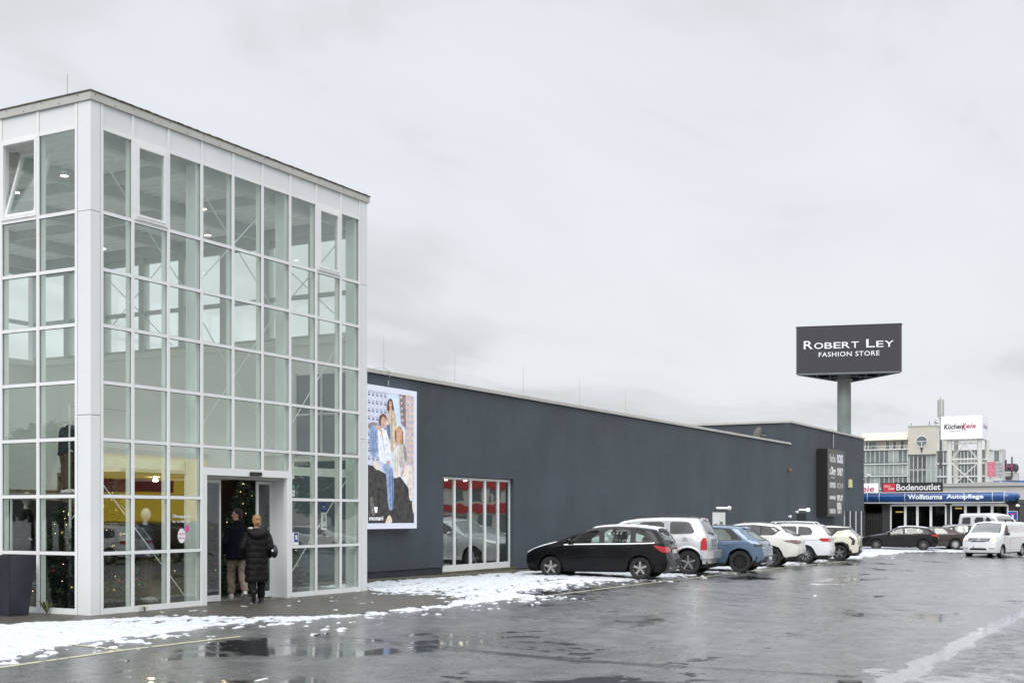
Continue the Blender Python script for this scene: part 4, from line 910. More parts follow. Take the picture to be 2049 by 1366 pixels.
# small-capital lettering with flared strokes
SC = 3.55 / 105.0   # metres per picture pixel on this panel
x = -2.92
def caps(x, z, seq):
    for (c_, h_, w_) in seq:
        if c_ != ' ': pt(c_, x, z, w_ * .86, h_, .012)
        x += w_
    return x
caps(-2.98, pz0 + 1.70, [('R', .56, .70), ('O', .42, .69), ('B', .42, .60), ('E', .42, .55), ('R', .42, .62), ('T', .42, .56), (' ', 0, .42), ('L', .56, .66), ('E', .42, .54), ('Y', .42, .68)])
sf = M('serif', (.80, .82, .86), .4)
pt('FASHION STORE', -1.98, pz0 + 1.14, 4.0, .32, .012, sp_=1.1)
MB().box(0, .001, 0, .001, 0, .001)

# ---------------------------------------------------------------- car wash building with blue canopy
cw = thing('car_wash', 'low dark car wash building with long rounded blue canopy and white framed glass', 'building', (76, 0, -.37))
dk = M('wash_wall', (.050, .048, .050), .7, var=.15)
q = MB(); q.box(0, .3, -5.75, -5.02, 0, 2.95).box(0, .3, -1.28, -.99, 0, 2.95).box(0, .3, 2.80, 3.40, 0, 2.95).box(0, .3, 4.6, 9, 0, 2.95).box(.0, .3, -5.02, -1.28, 2.84, 2.95).box(.0, .3, -.99, 2.80, 2.84, 2.95)
q.box(.301, 9, -5.75, -5.5, 0, 2.95).box(8.7, 9, -5.49, 9, 0, 2.95)
q.build('wall', dk, cw)
MB().box(.05, 9.0, -5.7, 9, 2.96, 3.10).build('roof', roofm, cw)
MB().box(2.4, 2.5, -5.4, 9, 0.02, 2.9).box(.31, 8.6, -5.4, 8.9, 0, .03).build('inner_wall', M('wash_inner', (.035, .03, .028), .8, var=.4, scale=.6), cw)
q = MB(); gp = MB()
for ys_ in ([2.78, 1.78, .95, .04, -.96], [-1.31, -2.26, -3.13, -4.0, -5.0]):
    for i, y in enumerate(ys_): q.box(-.04, .05, y - .085, y + .085, 0, 2.78) if 0 < i < 4 else q.box(-.04, .05, y - .05, y + .05, 0, 2.78)
    q.box(-.035, .045, ys_[-1] + .051, ys_[0] - .051, 2.70, 2.84)
    for a, b in zip(ys_[:-1], ys_[1:]): gp.box(.0, .01, b + .06, a - .06, 0, 2.70)
q.build('window_frame', white_metal, cw); gp.build('window_glass', glass('dim_glass', (.35, .35, .34), .03, .7), cw)
yl = M('warm_strip', (1.0, .82, .25), .4, emit=3.0, var=0)
for (y, z, l) in ((2.45, 2.25, .5), (-1.6, 2.5, .45), (-4.4, 2.68, .9)):
    o = MB().box(1.2, 1.3, y - l / 2, y + l / 2, z, z + .09).build('strip_lamp', yl, cw)
o = MB().box(.02, .06, 3.42, 4.58, 0, 2.2).build('gate', near_black, cw)
q = MB()
for k in range(9): q.box(-.01, .015, 3.48 + k * .13, 3.50 + k * .13, 0, 2.1)
q.tube([(0, 3.6, 1.75), (0, 3.8, 1.9), (0, 4.0, 1.78), (0, 4.2, 1.9), (0, 4.4, 1.75)], .02, 5); q.build('gate_bars', M('gate_bars', (.09, .085, .08), .5), cw)
# rounded canopy: half-cylinder fascia with end turning the corner
bl = M('canopy_blue', (.008, .06, .22), .22, var=.30, scale=.9, coat=.5)
prof = [(0, 2.98)] + [(-.62 - .30 * math.cos(a), 3.30 - .31 * math.sin(a) * -1) for a in [R(d) for d in range(-90, 91, 15)]] + [(0, 3.62)]
def canopy(mb, y0, y1): mb.prism([(px_, pz_) for px_, pz_ in prof], 'y', y0, y1)
segs = [(9, 4.25), (4.22, 3.42), (3.39, 1.66), (1.63, -2.27), (-2.30, -4.11), (-4.14, -4.86)]
q = MB()
for a, b in segs: canopy(q, b, a)
q.build('canopy', bl, cw, smooth=35)
q = MB(); ctr = (-.0, -4.89)
n_ = len(prof); vs = []; fs = []
for k in range(9):
    a = R(90 * k / 8)
    for (px_, pz_) in prof: r_ = -px_; vs.append((-r_ * math.cos(a), -4.89 - r_ * math.sin(a), pz_))
for k in range(8):
    for i in range(n_ - 1): fs.append((k * n_ + i, (k + 1) * n_ + i, (k + 1) * n_ + i + 1, k * n_ + i + 1))
q.add(vs, fs).build('canopy_end', bl, cw, smooth=35)
q = MB()
for y in (4.235, 3.405, 1.645, -2.285, -4.125, -4.875): q.prism([(px_ * 1.012, 3.30 + (pz_ - 3.30) * 1.03) for px_, pz_ in prof], 'y', y - .014, y + .014)
q.box(-.75, .0, -4.87, 9, 3.63, 3.68).box(-.70, .02, -4.87, 9, 2.90, 2.97)
q.build('canopy_trim', white_metal, cw)
lw_ = M('canopy_letter', (.80, .84, .88), .4, emit=.1, var=.01)
text('lettering', 'Wolfsturms', .4, (-.945, 1.42, 3.17), (R(90), 0, R(-90)), lw_, cw, .01, width=2.30, height=.34, bold=.012)
text('lettering', 'Autopflege', .4, (-.945, -1.15, 3.12), (R(90), 0, R(-90)), lw_, cw, .01, width=2.42, height=.38, bold=.012)
text('lettering', 'Export', .4, (-.945, 6.05, 3.17), (R(90), 0, R(-90)), lw_, cw, .01, width=1.55, height=.34, bold=.012)
# grey fitting at the canopy corner
t = thing('floodlight', 'dark grey floodlight unit under the right end of the blue canopy', 'floodlight', (75.6, -5.75, 2.35))
MB().box(-.25, .25, -.55, .05, .05, .40).build('housing', M('fl_grey', (.07, .07, .075), .5), t, bevel=.06); MB().ell((-.1, .05, 0), .14, .14, .09, 12, 7).build('lens', M('fl_lens', (.9, .9, .8), .4, emit=.4), t, smooth=60); MB().tube([(0, -.1, .3), (.2, .1, .6)], .03, 6).build('arm', steel, t)
# dead end traffic sign
t = thing('traffic_sign', 'square blue dead end traffic sign with white T and red bar', 'traffic sign', (73.5, -5.62, -.5))
MB().tube([(.03, 0, 0), (.03, 0, 2.40)], .03, 8).build('pole', steel, t)
MB().box(-.02, .0, -.30, .30, 1.86, 2.46).build('plate', white_metal, t, bevel=.008); MB().box(-.026, -.0205, -.275, .275, 1.885, 2.435).build('field', M('sign_blue', (.01, .07, .42), .4), t)
MB().box(-.031, -.0265, -.05, .05, 1.91, 2.22).build('symbol', pw, t); MB().box(-.034, -.030, -.16, .16, 2.221, 2.32).build('bar', M('sign_red', (.55, .03, .04), .4), t)
MB().box(-.02, .0, -.30, .30, 1.72, 1.82).build('lower_plate', M('lp_red', (.35, .06, .06), .5), t)
# pale shed at the right edge
sd_ = thing('shed', 'pale metal clad shed at the right edge behind the traffic sign', 'building', (84, -7.6, -.4))
MB().box(0, 8, -8, 1.3, 0, 3.4).build('wall', M('shed_clad', (.58, .58, .55), .5, var=.05), sd_)
MB().box(-.05, 8, -8.1, 1.4, 3.401, 3.5).build('roof', roofm, sd_)
q = MB(); [q.box(-.012, -.001, -8, 1.3, z, z + .02) for z in (.8, 1.6, 2.4)]; q.build('rail', beige_metal, sd_)
# ---------------------------------------------------------------- office block far behind
off = thing('office_block', 'pale multi storey office block with beige round window tower far behind the car wash', 'building', (260, 0, -1.2))
Z0 = 1.2
conc = M('office_pale', (.62, .63, .61), .7, var=.05, scale=.3); beige = M('office_beige', (.60, .57, .50), .75, var=.05, scale=.4); og = M('office_glass', (.14, .17, .17), .12, var=.55, scale=.35, spec=.8)
og2 = M('office_green_glass', (.34, .39, .37), .15, var=.25, scale=.3, spec=.8); wf = M('office_frame', (.74, .76, .76), .5, var=.02); dkm = M('office_dark', (.06, .065, .07), .6)
def zz_(z): return z + Z0
q = MB(); q.box(.5, 14, 38.06, 62, 0, zz_(15.7)); q.box(.8, 14, 32.3, 38.05, 0, zz_(14.5)); q.box(.5, 14, 21.3, 32.29, 0, zz_(15.2)); q.build('wall', conc, off)
q = MB(); q.box(0, 14.1, 32.3, 38.05, zz_(14.55), zz_(20.4)); q.build('tower_wall', beige, off)
MB().box(-.1, 14.2, 32.2, 38.15, zz_(20.41), zz_(20.65)).build('tower_cap', beige_metal, off)
q = MB().box(1.5, 13, 38.2, 48.2, zz_(15.75), zz_(17.7)); q.build('attic_wall', beige, off)
q = MB(); q.prism([(-.2, 17.75), (.0, 18.0), (1.6, 19.45), (9, 19.6), (9, 17.75)], 'y', 38.2, 48.0).add([(-.2, 48.0, 17.75), (9, 48.0, 17.75), (9, 48.0, 19.6), (1.6, 48.0, 19.45), (3, 49.6, 17.75)], [(0, 3, 4), (3, 2, 4), (2, 1, 4), (0, 4, 1)])
o = q.build('roof', M('roof_cream', (.62, .57, .46), .6, var=.06), off); o.location = (0, 0, Z0)
win_me = None
def win(y0, y1, z0, z1, x=.4, mat=og, n=2, hb=None):
    o = MB().box(x, x + .06, y0, y1, zz_(z0), zz_(z1)).build('window', mat, off)
    f = MB(); wd = (y1 - y0)
    for k in range(n + 1): yy = y0 + wd * k / n; f.box(x - .12, x - .005, yy - .06, yy + .06, zz_(z0), zz_(z1))
    if hb: f.box(x - .09, x - .005, y0 + .061, y1 - .061, zz_(hb) - .05, zz_(hb) + .05) if n == 1 else None
    f.build('frame', wf, o); return o
rows_l = [(12.95, 15.55), (10.25, 12.45), (7.4, 9.85), (4.7, 7.1), (2, 4.4)]
for r_, (z0, z1) in enumerate(rows_l):
    for k in range(5): win(38.25 + k * 1.95, 38.25 + (k + 1) * 1.95 - .06, z0, z1, mat=(og2 if (r_ == 1 or (k + r_) % 4 == 1) else og), n=2)
q = MB(); qd = MB()
for z in (15.62, 12.55, 9.95, 7.2, 4.5): q.box(.0, .49, 38.1, 48.3, zz_(z), zz_(z) + .22)
for z in (12.78, 10.17, 7.42): qd.box(.1, .49, 38.1, 48.3, zz_(z), zz_(z) + .10)
q.build('slab_edge', wf, off); qd.build('slab_shadow_gap', dkm, off)  # plain dark strips on top of the slab edges
for a, b in ((44.8, 46.6), (42.2, 43.0), (40.7, 41.5), (39.1, 39.9), (46.7, 47.3)): win(a, b, 15.95, 17.4, 1.35, og, 1)
q = MB(); q.tube([(0, 38.1, zz_(16.5)), (0, 48.3, zz_(16.5))], .05, 5)
for k in range(13): q.tube([(0, 38.1 + k * .85, zz_(15.8)), (0, 38.1 + k * .85, zz_(16.5))], .03, 4)
q.build('railing', wf, off)
q = MB().prism([(35.25 + 1.1 * math.cos(a * .2244), zz_(17.25) + 1.1 * math.sin(a * .2244)) for a in range(28)], 'x', -.04, -.01); o = q.build('round_window', og, off)
q = MB().lathe([(1.08, 0), (1.24, 0), (1.24, .1), (1.08, .1)], (-.12, 35.25, zz_(17.25)), 'x', 28).box(-.1, -.045, 34.2, 36.3, zz_(17.2), zz_(17.34)).box(-.1, -.045, 35.18, 35.32, zz_(16.15), zz_(17.2)); q.build('frame', wf, o)
MB().prism([(34.9, zz_(16.1)), (35.6, zz_(16.1)), (35.3, zz_(14.8)), (35.2, zz_(14.8))], 'x', -.06, -.01).build('scupper', dkm, off)
for r_, (z0, z1) in enumerate(((11.5, 14.2), (8.5, 11.2), (5.5, 8.2), (2.5, 5.2))):
    for k in range(3): win(32.6 + k * 1.8, 32.6 + k * 1.8 + 1.72, z0, z1, .7, og2 if k == 0 else og, 2)
for r_, (z0, z1) in enumerate(((12.7, 15.0), (9.9, 12.2), (7.2, 9.5), (4.4, 6.7))):
    for k in range(5): win(21.9 + k * 2.08, 21.9 + k * 2.08 + 2.0, z0, z1, .4, og, 3)
q = MB()
for z in (15.2, 12.32, 9.6, 6.8): q.box(.0, .49, 21.4, 32.2, zz_(z), zz_(z) + .28)
q.build('slab_edge', wf, off)
q = MB().box(.5, 6, 19.3, 21.29, zz_(5), zz_(15.4)).box(.3, .49, 19.2, 21.4, zz_(12.3), zz_(12.6)).box(.3, .49, 19.2, 21.4, zz_(15.0), zz_(15.3)).tube([(.5, 19.3, zz_(12.5)), (.5, 18.9, zz_(11.9)), (.5, 19.3, zz_(11.0))], .1, 5); q.build('stair_bay', conc, off)
win(19.8, 20.9, 12.8, 14.8, .4, og, 1)
MB().tube([(3, 38.0, zz_(20.6)), (3, 38.0, zz_(21.4))], .08, 5).build('roof_mast', dkm, off); MB().tube([(3, 34.2, zz_(20.6)), (3, 34.2, zz_(21.7))], .08, 5).build('roof_mast', dkm, off)
MB().tube([(3, 32.9, zz_(20.6)), (3, 32.9, zz_(22)),], .06, 5).tube([(3, 32.4, zz_(21.2)), (3, 33.4, zz_(21.4))], .09, 5).build('roof_mast', dkm, off)

# mobile phone mast
t = thing('antenna_mast', 'tall thin antenna mast with grey panel head left of the white rooftop sign', 'antenna', (246, 28.95, -1.1))
MB().tube([(0, 0, 12), (0, 0, 22.6)], [.30, .13], 8).build('pole', M('mast_dark', (.12, .12, .12), .6), t)
q = MB(); q.box(-.15, .15, -.62, -.30, 22.4, 25.8).box(-.15, .15, .30, .62, 22.4, 25.8).box(-.4, -.1, -.16, .16, 22.5, 25.9).tube([(0, 0, 21.6), (0, -.46, 22.4)], .09, 5).tube([(0, 0, 21.6), (0, .46, 22.4)], .09, 5).tube([(0, 0, 25.0), (0, 0, 26.4)], .08, 5); q.build('panel_antenna', M('antenna_grey', (.38, .38, .34), .6), t)
q = MB(); q.box(-.2, .2, .3, .55, 18.6, 19.5).box(-.2, .2, -.6, -.3, 18.2, 19.4).box(-.2, .2, -.55, -.25, 15.5, 17.8).tube([(0, -.6, 19), (0, .6, 19)], .06, 5); q.build('relay_box', M('antenna_pale', (.62, .64, .64), .6), t)
# white box sign on a steel frame tower
kt = thing('sign_tower', 'white box sign with black and crimson lettering on a white braced steel frame tower', 'sign tower', (235, 0, -1.1))
z1 = 1.1; bxm = M('sign_box_white', (.86, .86, .88), .5, emit=.08, var=.01)
q = MB(); q.box(0, 7.0, 19.50, 27.05, z1 + 16.1, z1 + 20.5).build('sign_box', bxm, kt)
fr_m = M('frame_white', (.72, .72, .68), .5, var=.04)
q = MB()
for y in (25.55, 20.15): q.tube([(1.0, y, 0), (1.0, y, z1 + 16.05)], .45, 10)
for y in (25.2, 19.5): q.tube([(6.0, y, 0), (6.0, y, z1 + 16.05)], .42, 10)
for z in (12.3, 6.8, 2.2): q.tube([(1.0, 25.1, z1 + z), (1.0, 20.6, z1 + z)], .20, 6); q.tube([(1.0, 20.15, z1 + z), (6, 19.5, z1 + z)], .18, 6)
for a, b in (((25.1, 11.4), (20.6, 7.2)), ((20.6, 11.4), (25.1, 7.2)), ((22.9, 15.2), (25.0, 12.6)), ((22.9, 15.2), (20.7, 12.6)), ((25.1, 6.4), (20.6, 2.6)), ((20.6, 6.4), (25.1, 2.6))): q.tube([(1.0, a[0], z1 + a[1]), (1.0, b[0], z1 + b[1])], .12, 6)
for k in range(5):
    y = 20.8 + k * .95; q.tube([(1.0, y, z1 + 15.35), (1.0, y + .48, z1 + 16.0), (1.0, y + .95, z1 + 15.35)], .07, 5)
q.tube([(1.0, 25.1, z1 + 15.3), (1.0, 20.6, z1 + 15.3)], .12, 5)
q.build('steel_frame', fr_m, kt, smooth=40)
ck = M('letter_black', (.015, .015, .018), .5); cr_ = M('letter_crimson', (.48, .015, .09), .5)
RX = (R(90), 0, R(-90))
text('lettering', 'Küchen', .6, (-.04, 26.45, z1 + 18.05), RX, ck, kt, .02, width=3.45, height=.98, bold=.008, shear=.2)
text('lettering', 'K', .6, (-.04, 23.10, z1 + 17.75), RX, cr_, kt, .02, width=.75, height=1.35, bold=.01, shear=.25)
text('lettering', 'eie', .6, (-.04, 22.42, z1 + 18.15), RX, cr_, kt, .02, width=1.75, height=.80, bold=.006, shear=.2)
text('lettering', 'wir leben Küchen', .3, (-.04, 25.6, z1 + 17.55), RX, M('letter_grey', (.25, .2, .22), .5), kt, .01, width=2.2, height=.18)
text('lettering', 'Küchen Keie', .6, (1.2, 19.47, z1 + 18.2), (R(90), 0, 0), M('letter_rose', (.55, .40, .50), .5), kt, .02, width=5.0, height=.8, bold=.02)
# flooring store board and its red strip
t = thing('shop_board', 'long black board with white lettering and a red logo block above the blue canopy', 'sign board', (150, 0, -.9)); z1 = .9
MB().box(0, .4, 12.03, 19.58, z1 + 4.62, z1 + 5.85).build('board', M('board_black', (.022, .022, .026), .5), t)
MB().box(-.06, -.003, 17.85, 19.40, z1 + 4.72, z1 + 5.75).build('logo_block', M('logo_red', (.60, .035, .075), .5), t)
MB().box(-.02, .4, 11.9, 19.62, z1 + 4.25, z1 + 4.58).build('red_strip', M('strip_red', (.62, .10, .09), .5, var=.5, scale=2), t)
q = MB(); pl_ = M('board_post', (.4, .4, .4), .6)
for y in (12.6, 15.8, 19.0): q.box(.41, .6, y - .1, y + .1, 0, z1 + 5.6)
q.build('post', pl_, t)
text('lettering', 'Bodenoutlet', .8, (-.02, 17.72, z1 + 4.86), RX, pw, t, .02, width=5.45, height=.80, bold=.012)
text('lettering', 'SELZ', .4, (-.08, 19.28, z1 + 5.28), RX, M('logo_pink', (.85, .5, .5), .5), t, .01, width=.85, height=.24, shear=.4, bold=.02)
text('lettering', 'LER', .4, (-.08, 18.75, z1 + 4.95), RX, M('logo_pink', (.85, .5, .5), .5), t, .01, width=.80, height=.24, shear=.4, bold=.02)
MB().tube([(-.08, 18.9, z1 + 5.40), (-.08, 18.4, z1 + 5.22), (-.08, 18.75, z1 + 5.1), (-.08, 18.0, z1 + 5.0)], .035, 4).build('logo_flash', M('logo_pink', (.85, .5, .5), .5), t)
t = thing('white_board', 'white board with crimson lettering half hidden by the corner of the dark building', 'sign board', (150, 0, -.9))
MB().box(0, .3, 20.02, 25.5, z1 + 4.3, z1 + 5.80).build('board', bxm, t)
text('lettering', 'Keie', .8, (-.02, 22.98, z1 + 4.72), RX, cr_, t, .02, width=2.45, height=.78, bold=.008, shear=.15)
q = MB(); [q.box(.31, .5, y - .08, y + .08, 0, z1 + 5.7) for y in (20.4, 24)]; q.build('post', pl_, t)
# low grey hall between, and things at the right edge
t = thing('warehouse', 'low light grey warehouse roof between the boards and the steel sign tower', 'building', (165, 0, -1))
MB().box(0, 40, -4, 19, 0, 6.6).build('wall', M('warehouse_wall', (.50, .50, .49), .7, var=.1, scale=.2), t); MB().prism([(-4.5, 6.61), (19.3, 6.61), (19.3, 6.9), (7, 7.2)], 'x', -.3, 40).build('roof', M('warehouse_roof', (.42, .42, .41), .7), t)
t = thing('blue_girder_roof', 'blue tubular edge beam of a flat canopy at the right edge of the picture', 'canopy', (205, 0, -1.1)); z1 = 1.1
MB().box(0, 14, -8, 13.5, z1 + 6.75, z1 + 7.35).build('edge_beam', M('beam_blue', (.06, .15, .38), .4), t)
q = MB(); [q.tube([(.5, y, 0), (.5, y, z1 + 6.7)], .22, 8) for y in (13.0, 8.6, 4, -.5, -5)]; q.tube([(.5, 13, z1 + 5), (.5, 10.5, z1 + 6.7)], .08, 5); q.build('post', fr_m, t)
MB().box(9, 9.4, -8, 12.6, 0, z1 + 6.5).build('rear_wall', M('rear_stripes', (.50, .46, .45), .6, var=.35, scale=.7), t)
t = thing('panel_sign', 'small grey and pink panel sign on posts right of the steel sign tower', 'sign board', (200, 0, -1.1))
MB().box(0, .3, 11.4, 12.95, z1 + 7.85, z1 + 10.15).build('panel', M('ps_grey', (.30, .30, .31), .5, var=.3, scale=2), t); MB().box(-.02, -.005, 12.5, 13.75, z1 + 7.9, z1 + 10.3).box(0, .3, 12.951, 13.75, z1 + 7.9, z1 + 10.3).build('side_panel', M('ps_pink', (.52, .16, .22), .5, var=.3, scale=3), t)
q = MB(); [q.box(.31, .5, y - .1, y + .1, 0, z1 + 9.8) for y in (11.8, 13.3)]; [q.box(-.03, -.006, 11.5, 12.45, z1 + z, z1 + z + .1) for z in (8.4, 8.9, 9.5)]; q.build('post', M('ps_post', (.5, .5, .5), .5), t)
t = thing('letter_sign', 'dark rooftop letter sign with a pink letter at the far right edge', 'sign', (202, 0, -1.1))
q = MB(); q.box(0, .3, 9.75, 11.2, z1 + 8.75, z1 + 10.0).box(0, .3, 11.05, 11.35, z1 + 8.8, z1 + 10.6).box(0, .3, 10.15, 10.35, z1 + 7.9, z1 + 11.1).ell((0.1, 9.65, z1 + 9.3), .2, .45, .7).box(0, .3, 10.3, 11.2, z1 + 7.35, z1 + 7.95); q.build('frame', M('ls_dark', (.05, .04, .05), .5), t)
text('lettering', 'M', 1, (-.03, 11.15, z1 + 8.95), RX, M('ls_pink', (.30, .06, .16), .5), t, .02, width=1.0, height=1.0, bold=.03)
q = MB(); q.box(.3, 2, 9.4, 11.4, z1 + 7.35, z1 + 8.6); q.build('base', M('ls_base', (.45, .45, .44), .6), t)
t = thing('distant_hall', 'distant grey brown industrial hall low on the horizon at the right edge', 'building', (330, 0, -2))
MB().box(0, 30, -60, 22, 0, 14.2).build('wall', M('dh', (.33, .31, .29), .8, var=.25, scale=.15), t); MB().box(-.5, 30, -60, 22.5, 14.21, 14.9).build('roof', roofm, t)
t = thing('flag_figure', 'purple and red banner with a dark round head above the canopy end', 'banner', (120, -2.3, -.6))
MB().tube([(0, 0, 0), (0, 0, 4.4)], .04, 6).build('pole', steel, t); MB().prism([(-.6, 2.7), (.45, 2.6), (.5, 4.0), (.1, 4.15), (-.55, 3.9)], 'x', -.03, .0).build('cloth', M('banner_purple', (.10, .03, .18), .7, var=.5, scale=2), t); MB().ell((-.05, -.05, 4.25), .15, .18, .18, 10, 6).build('finial', M('banner_dark', (.03, .035, .09), .5), t)

# ---------------------------------------------------------------- opposite side of the car park (seen in the glass)
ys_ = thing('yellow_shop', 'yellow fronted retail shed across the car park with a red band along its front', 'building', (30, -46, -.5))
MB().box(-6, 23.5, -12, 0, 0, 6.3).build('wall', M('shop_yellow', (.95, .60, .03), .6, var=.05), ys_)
MB().box(13, 20, .081, .12, 3.7, 4.6).build('red_band', M('band_red', (.45, .05, .05), .5, var=.2), ys_); MB().box(-6, 23.4, .001, .08, 4.301, 6.2).box(-6, 23.4, .001, .08, 1.75, 4.30).build('lit_fascia', M('fascia_yellow', (.95, .66, .05), .5, emit=.8, var=.05), ys_)  # emission added to this unseen front to strengthen its yellow reflection in the glass
MB().box(-6.1, 23.6, -12, .12, 6.301, 6.6).build('roof_trim', beige_metal, ys_)
q = MB(); [q.box(x, x + 4.5, .001, .05, .1, 1.6) for x in (-4, 2, 8, 14, 18.6)]; q.build('shop_window', og, ys_)
rs_ = thing('red_shop', 'white and red banded retail building across the car park', 'building', (88, -46, -.6))
MB().box(-12, 44, -14, 0, 0, 7.5).build('wall', M('shop_cream', (.60, .58, .52), .6, var=.05), rs_)
MB().box(-12, 44, .001, .15, 5.2, 7.2).box(-12, 44, .001, .15, 2.6, 3.5).build('red_band', M('shop_red', (.50, .03, .03), .5, var=.25), rs_)
MB().box(-12.1, 44.1, -14, .2, 7.501, 7.8).build('roof', roofm, rs_)
q = MB(); [q.box(x, x + 3.4, .001, .04, .1, 2.4) for x in range(-10, 42, 5)]; [q.box(x, x + 2.2, .001, .04, 3.8, 5.2) for x in range(-10, 42, 4)]; q.build('shop_window', og, rs_)
def leafy(name, label, cat, x, y, h, cr_, n, col, seed=0, group=None, conifer=False, par=None, leaf=.11, z=None):
    rnd = random.Random(seed); t = thing(name, label, cat, (x, y, GZ(x, y) if z is None else z), 0, group)
    tk = MB().tube([(0, 0, 0), (.05, .03, h * .35), (-.04, .05, h * .7), (0, 0, h * .93)], [h * .028, h * .02, h * .012, .006], 8)
    br = []
    for i in range(26):
        a = rnd.uniform(0, 6.28)
        if conifer: zz = h * rnd.uniform(.06, .95); rr = cr_ * (1 - zz / h) * 1.0 + .04; tip = (math.cos(a) * rr, math.sin(a) * rr, zz - rr * .12)
        else: zz = h * rnd.uniform(.3, .8); rr = cr_ * rnd.uniform(.5, .95); tip = (math.cos(a) * rr, math.sin(a) * rr, zz + rr * .5)
        tk.tube([(0, 0, zz), tip], [.014 * h * .3 + .004, .004], 5); br.append(((0, 0, zz), tip))
    tk.build('trunk', M('bark', (.07, .05, .04), .9, var=.4, scale=12), t, smooth=60)
    mb = MB()
    for i in range(n):
        if conifer:
            zz = h * (1 - (1 - rnd.random()) ** .5 * .97) if False else h * (.05 + .93 * (1 - math.sqrt(rnd.random()))); tier = 1 + .22 * math.sin(zz / h * 40); rr = (cr_ * (1 - zz / h) * tier + .02) * math.sqrt(rnd.uniform(.15, 1)); a = rnd.uniform(0, 6.28)
            p = Vector((math.cos(a) * rr, math.sin(a) * rr, zz - rr * .18)); d = Vector((math.cos(a), math.sin(a), rnd.uniform(-.5, .3))).normalized()
        else:
            a = rnd.uniform(0, 6.28); u = rnd.uniform(-1, 1); r3 = rnd.random() ** .4; s_ = 1 + .25 * math.sin(a * 3 + u * 5)
            p = Vector((math.cos(a) * math.sqrt(1 - u * u) * cr_ * r3 * s_, math.sin(a) * math.sqrt(1 - u * u) * cr_ * r3 * s_, h * .64 + u * h * .36 * r3)); d = Vector((rnd.uniform(-1, 1), rnd.uniform(-1, 1), rnd.uniform(-1, 1))).normalized()
        sd_2 = d.cross(Vector((rnd.uniform(-1, 1), rnd.uniform(-1, 1), 1))).normalized(); l = leaf * rnd.uniform(.6, 1.4); wd = l * (.16 if conifer else .5)
        mb.add([p - sd_2 * wd, p + sd_2 * wd, p + d * l + sd_2 * wd * .3, p + d * l - sd_2 * wd * .3], [(0, 1, 2, 3)])
    mb.build('crown', M('leaf_%s' % name, col, .6, var=.55, scale=5), t)
    return t
for i, (x, y) in enumerate(((72, -41), (78, -44), (67, -45))): leafy('green_tree', ['green tree across the car park, nearest the yellow shop', 'green tree between the yellow and the red shop', 'green tree farthest back between the shops'][i], 'tree', x, y, 7, 3.2, 6000, (.05, .16, .04), i, 'trees between the shops', leaf=.3)

for i, (x, y) in enumerate(((-24, 27), (-28, 33), (-33, 40), (-19, 22), (-38, 33))): leafy('evergreen_tree', ['dark evergreen nearest the hall on its far left side', 'dark evergreen second in the clump left of the hall', 'dark evergreen at the back of the clump left of the hall', 'dark evergreen at the near end of the clump left of the hall', 'dark evergreen set apart left of the hall'][i], 'tree', x, y, 5.2, 3.2, 6000, (.02, .04, .02), i + 9, 'evergreens left of the hall', leaf=.28)  # unseen evergreens added so the side glass mirrors something dark
# ---------------------------------------------------------------- trees and figures inside the hall
conif = (.030, .055, .028)
spots_t = [(1.35, .95, 2.3, .60, 'dark decorated fir behind the first bays right of the corner post'), (2.25, 2.0, 2.5, .8, 'dark decorated fir standing left behind the doorway'), (4.55, 1.75, 2.35, .62, 'decorated fir just inside the open door left of the man'),
           (6.05, 1.85, 2.55, .85, 'decorated fir seen through the open doorway'), (7.15, 1.9, 2.3, .75, 'fir behind the glass right of the door'), (1.0, 1.75, 2.05, .62, 'dark fir behind the side glass between planter and corner post')]
bm_r = M('bauble_red', (.45, .02, .03), .15, .3); bm_g = M('bauble_gold', (.70, .45, .12), .2, .6); bm_p = M('bauble_pink', (.6, .05, .2), .2, .2); fl = M('fairy_light', (1, .72, .35), .5, emit=5, var=0)
me_b = None
for i, (x, y, h, r_, lab) in enumerate(spots_t):
    t = leafy('christmas_tree', lab, 'Christmas tree', x, y, h, r_, 7000, conif, i, 'decorated firs inside the hall', True, leaf=.10, z=.03)
    rnd = random.Random(i + 40)
    for k in range(8):
        zz = h * rnd.uniform(.12, .85); rr = r_ * (1 - zz / h) + .03; a = rnd.uniform(3.2, 6.2)
        if me_b is None:
            o = MB().ell((0, 0, 0), .032, .032, .034, 10, 7).build('bauble', bm_r, t, smooth=60); me_b = [o.data]
            for mm in (bm_g, bm_p): m2 = o.data.copy(); m2.materials.clear(); m2.materials.append(mm); me_b.append(m2)
        else: o = bpy.data.objects.new('bauble', me_b[k % 3]); COL.objects.link(o); o.parent = t
        o.location = (math.cos(a) * rr, math.sin(a) * rr, zz)
    q = MB()
    for k in range(24):
        zz = h * rnd.uniform(.08, .95); rr = r_ * (1 - zz / h) + .02; a = rnd.uniform(0, 6.28); q.ell((math.cos(a) * rr, math.sin(a) * rr, zz), .006, .006, .006, 5, 4)
    q.build('fairy_lights', fl, t)
mann_w = M('mannequin_white', (.55, .54, .51), .45, var=.03)
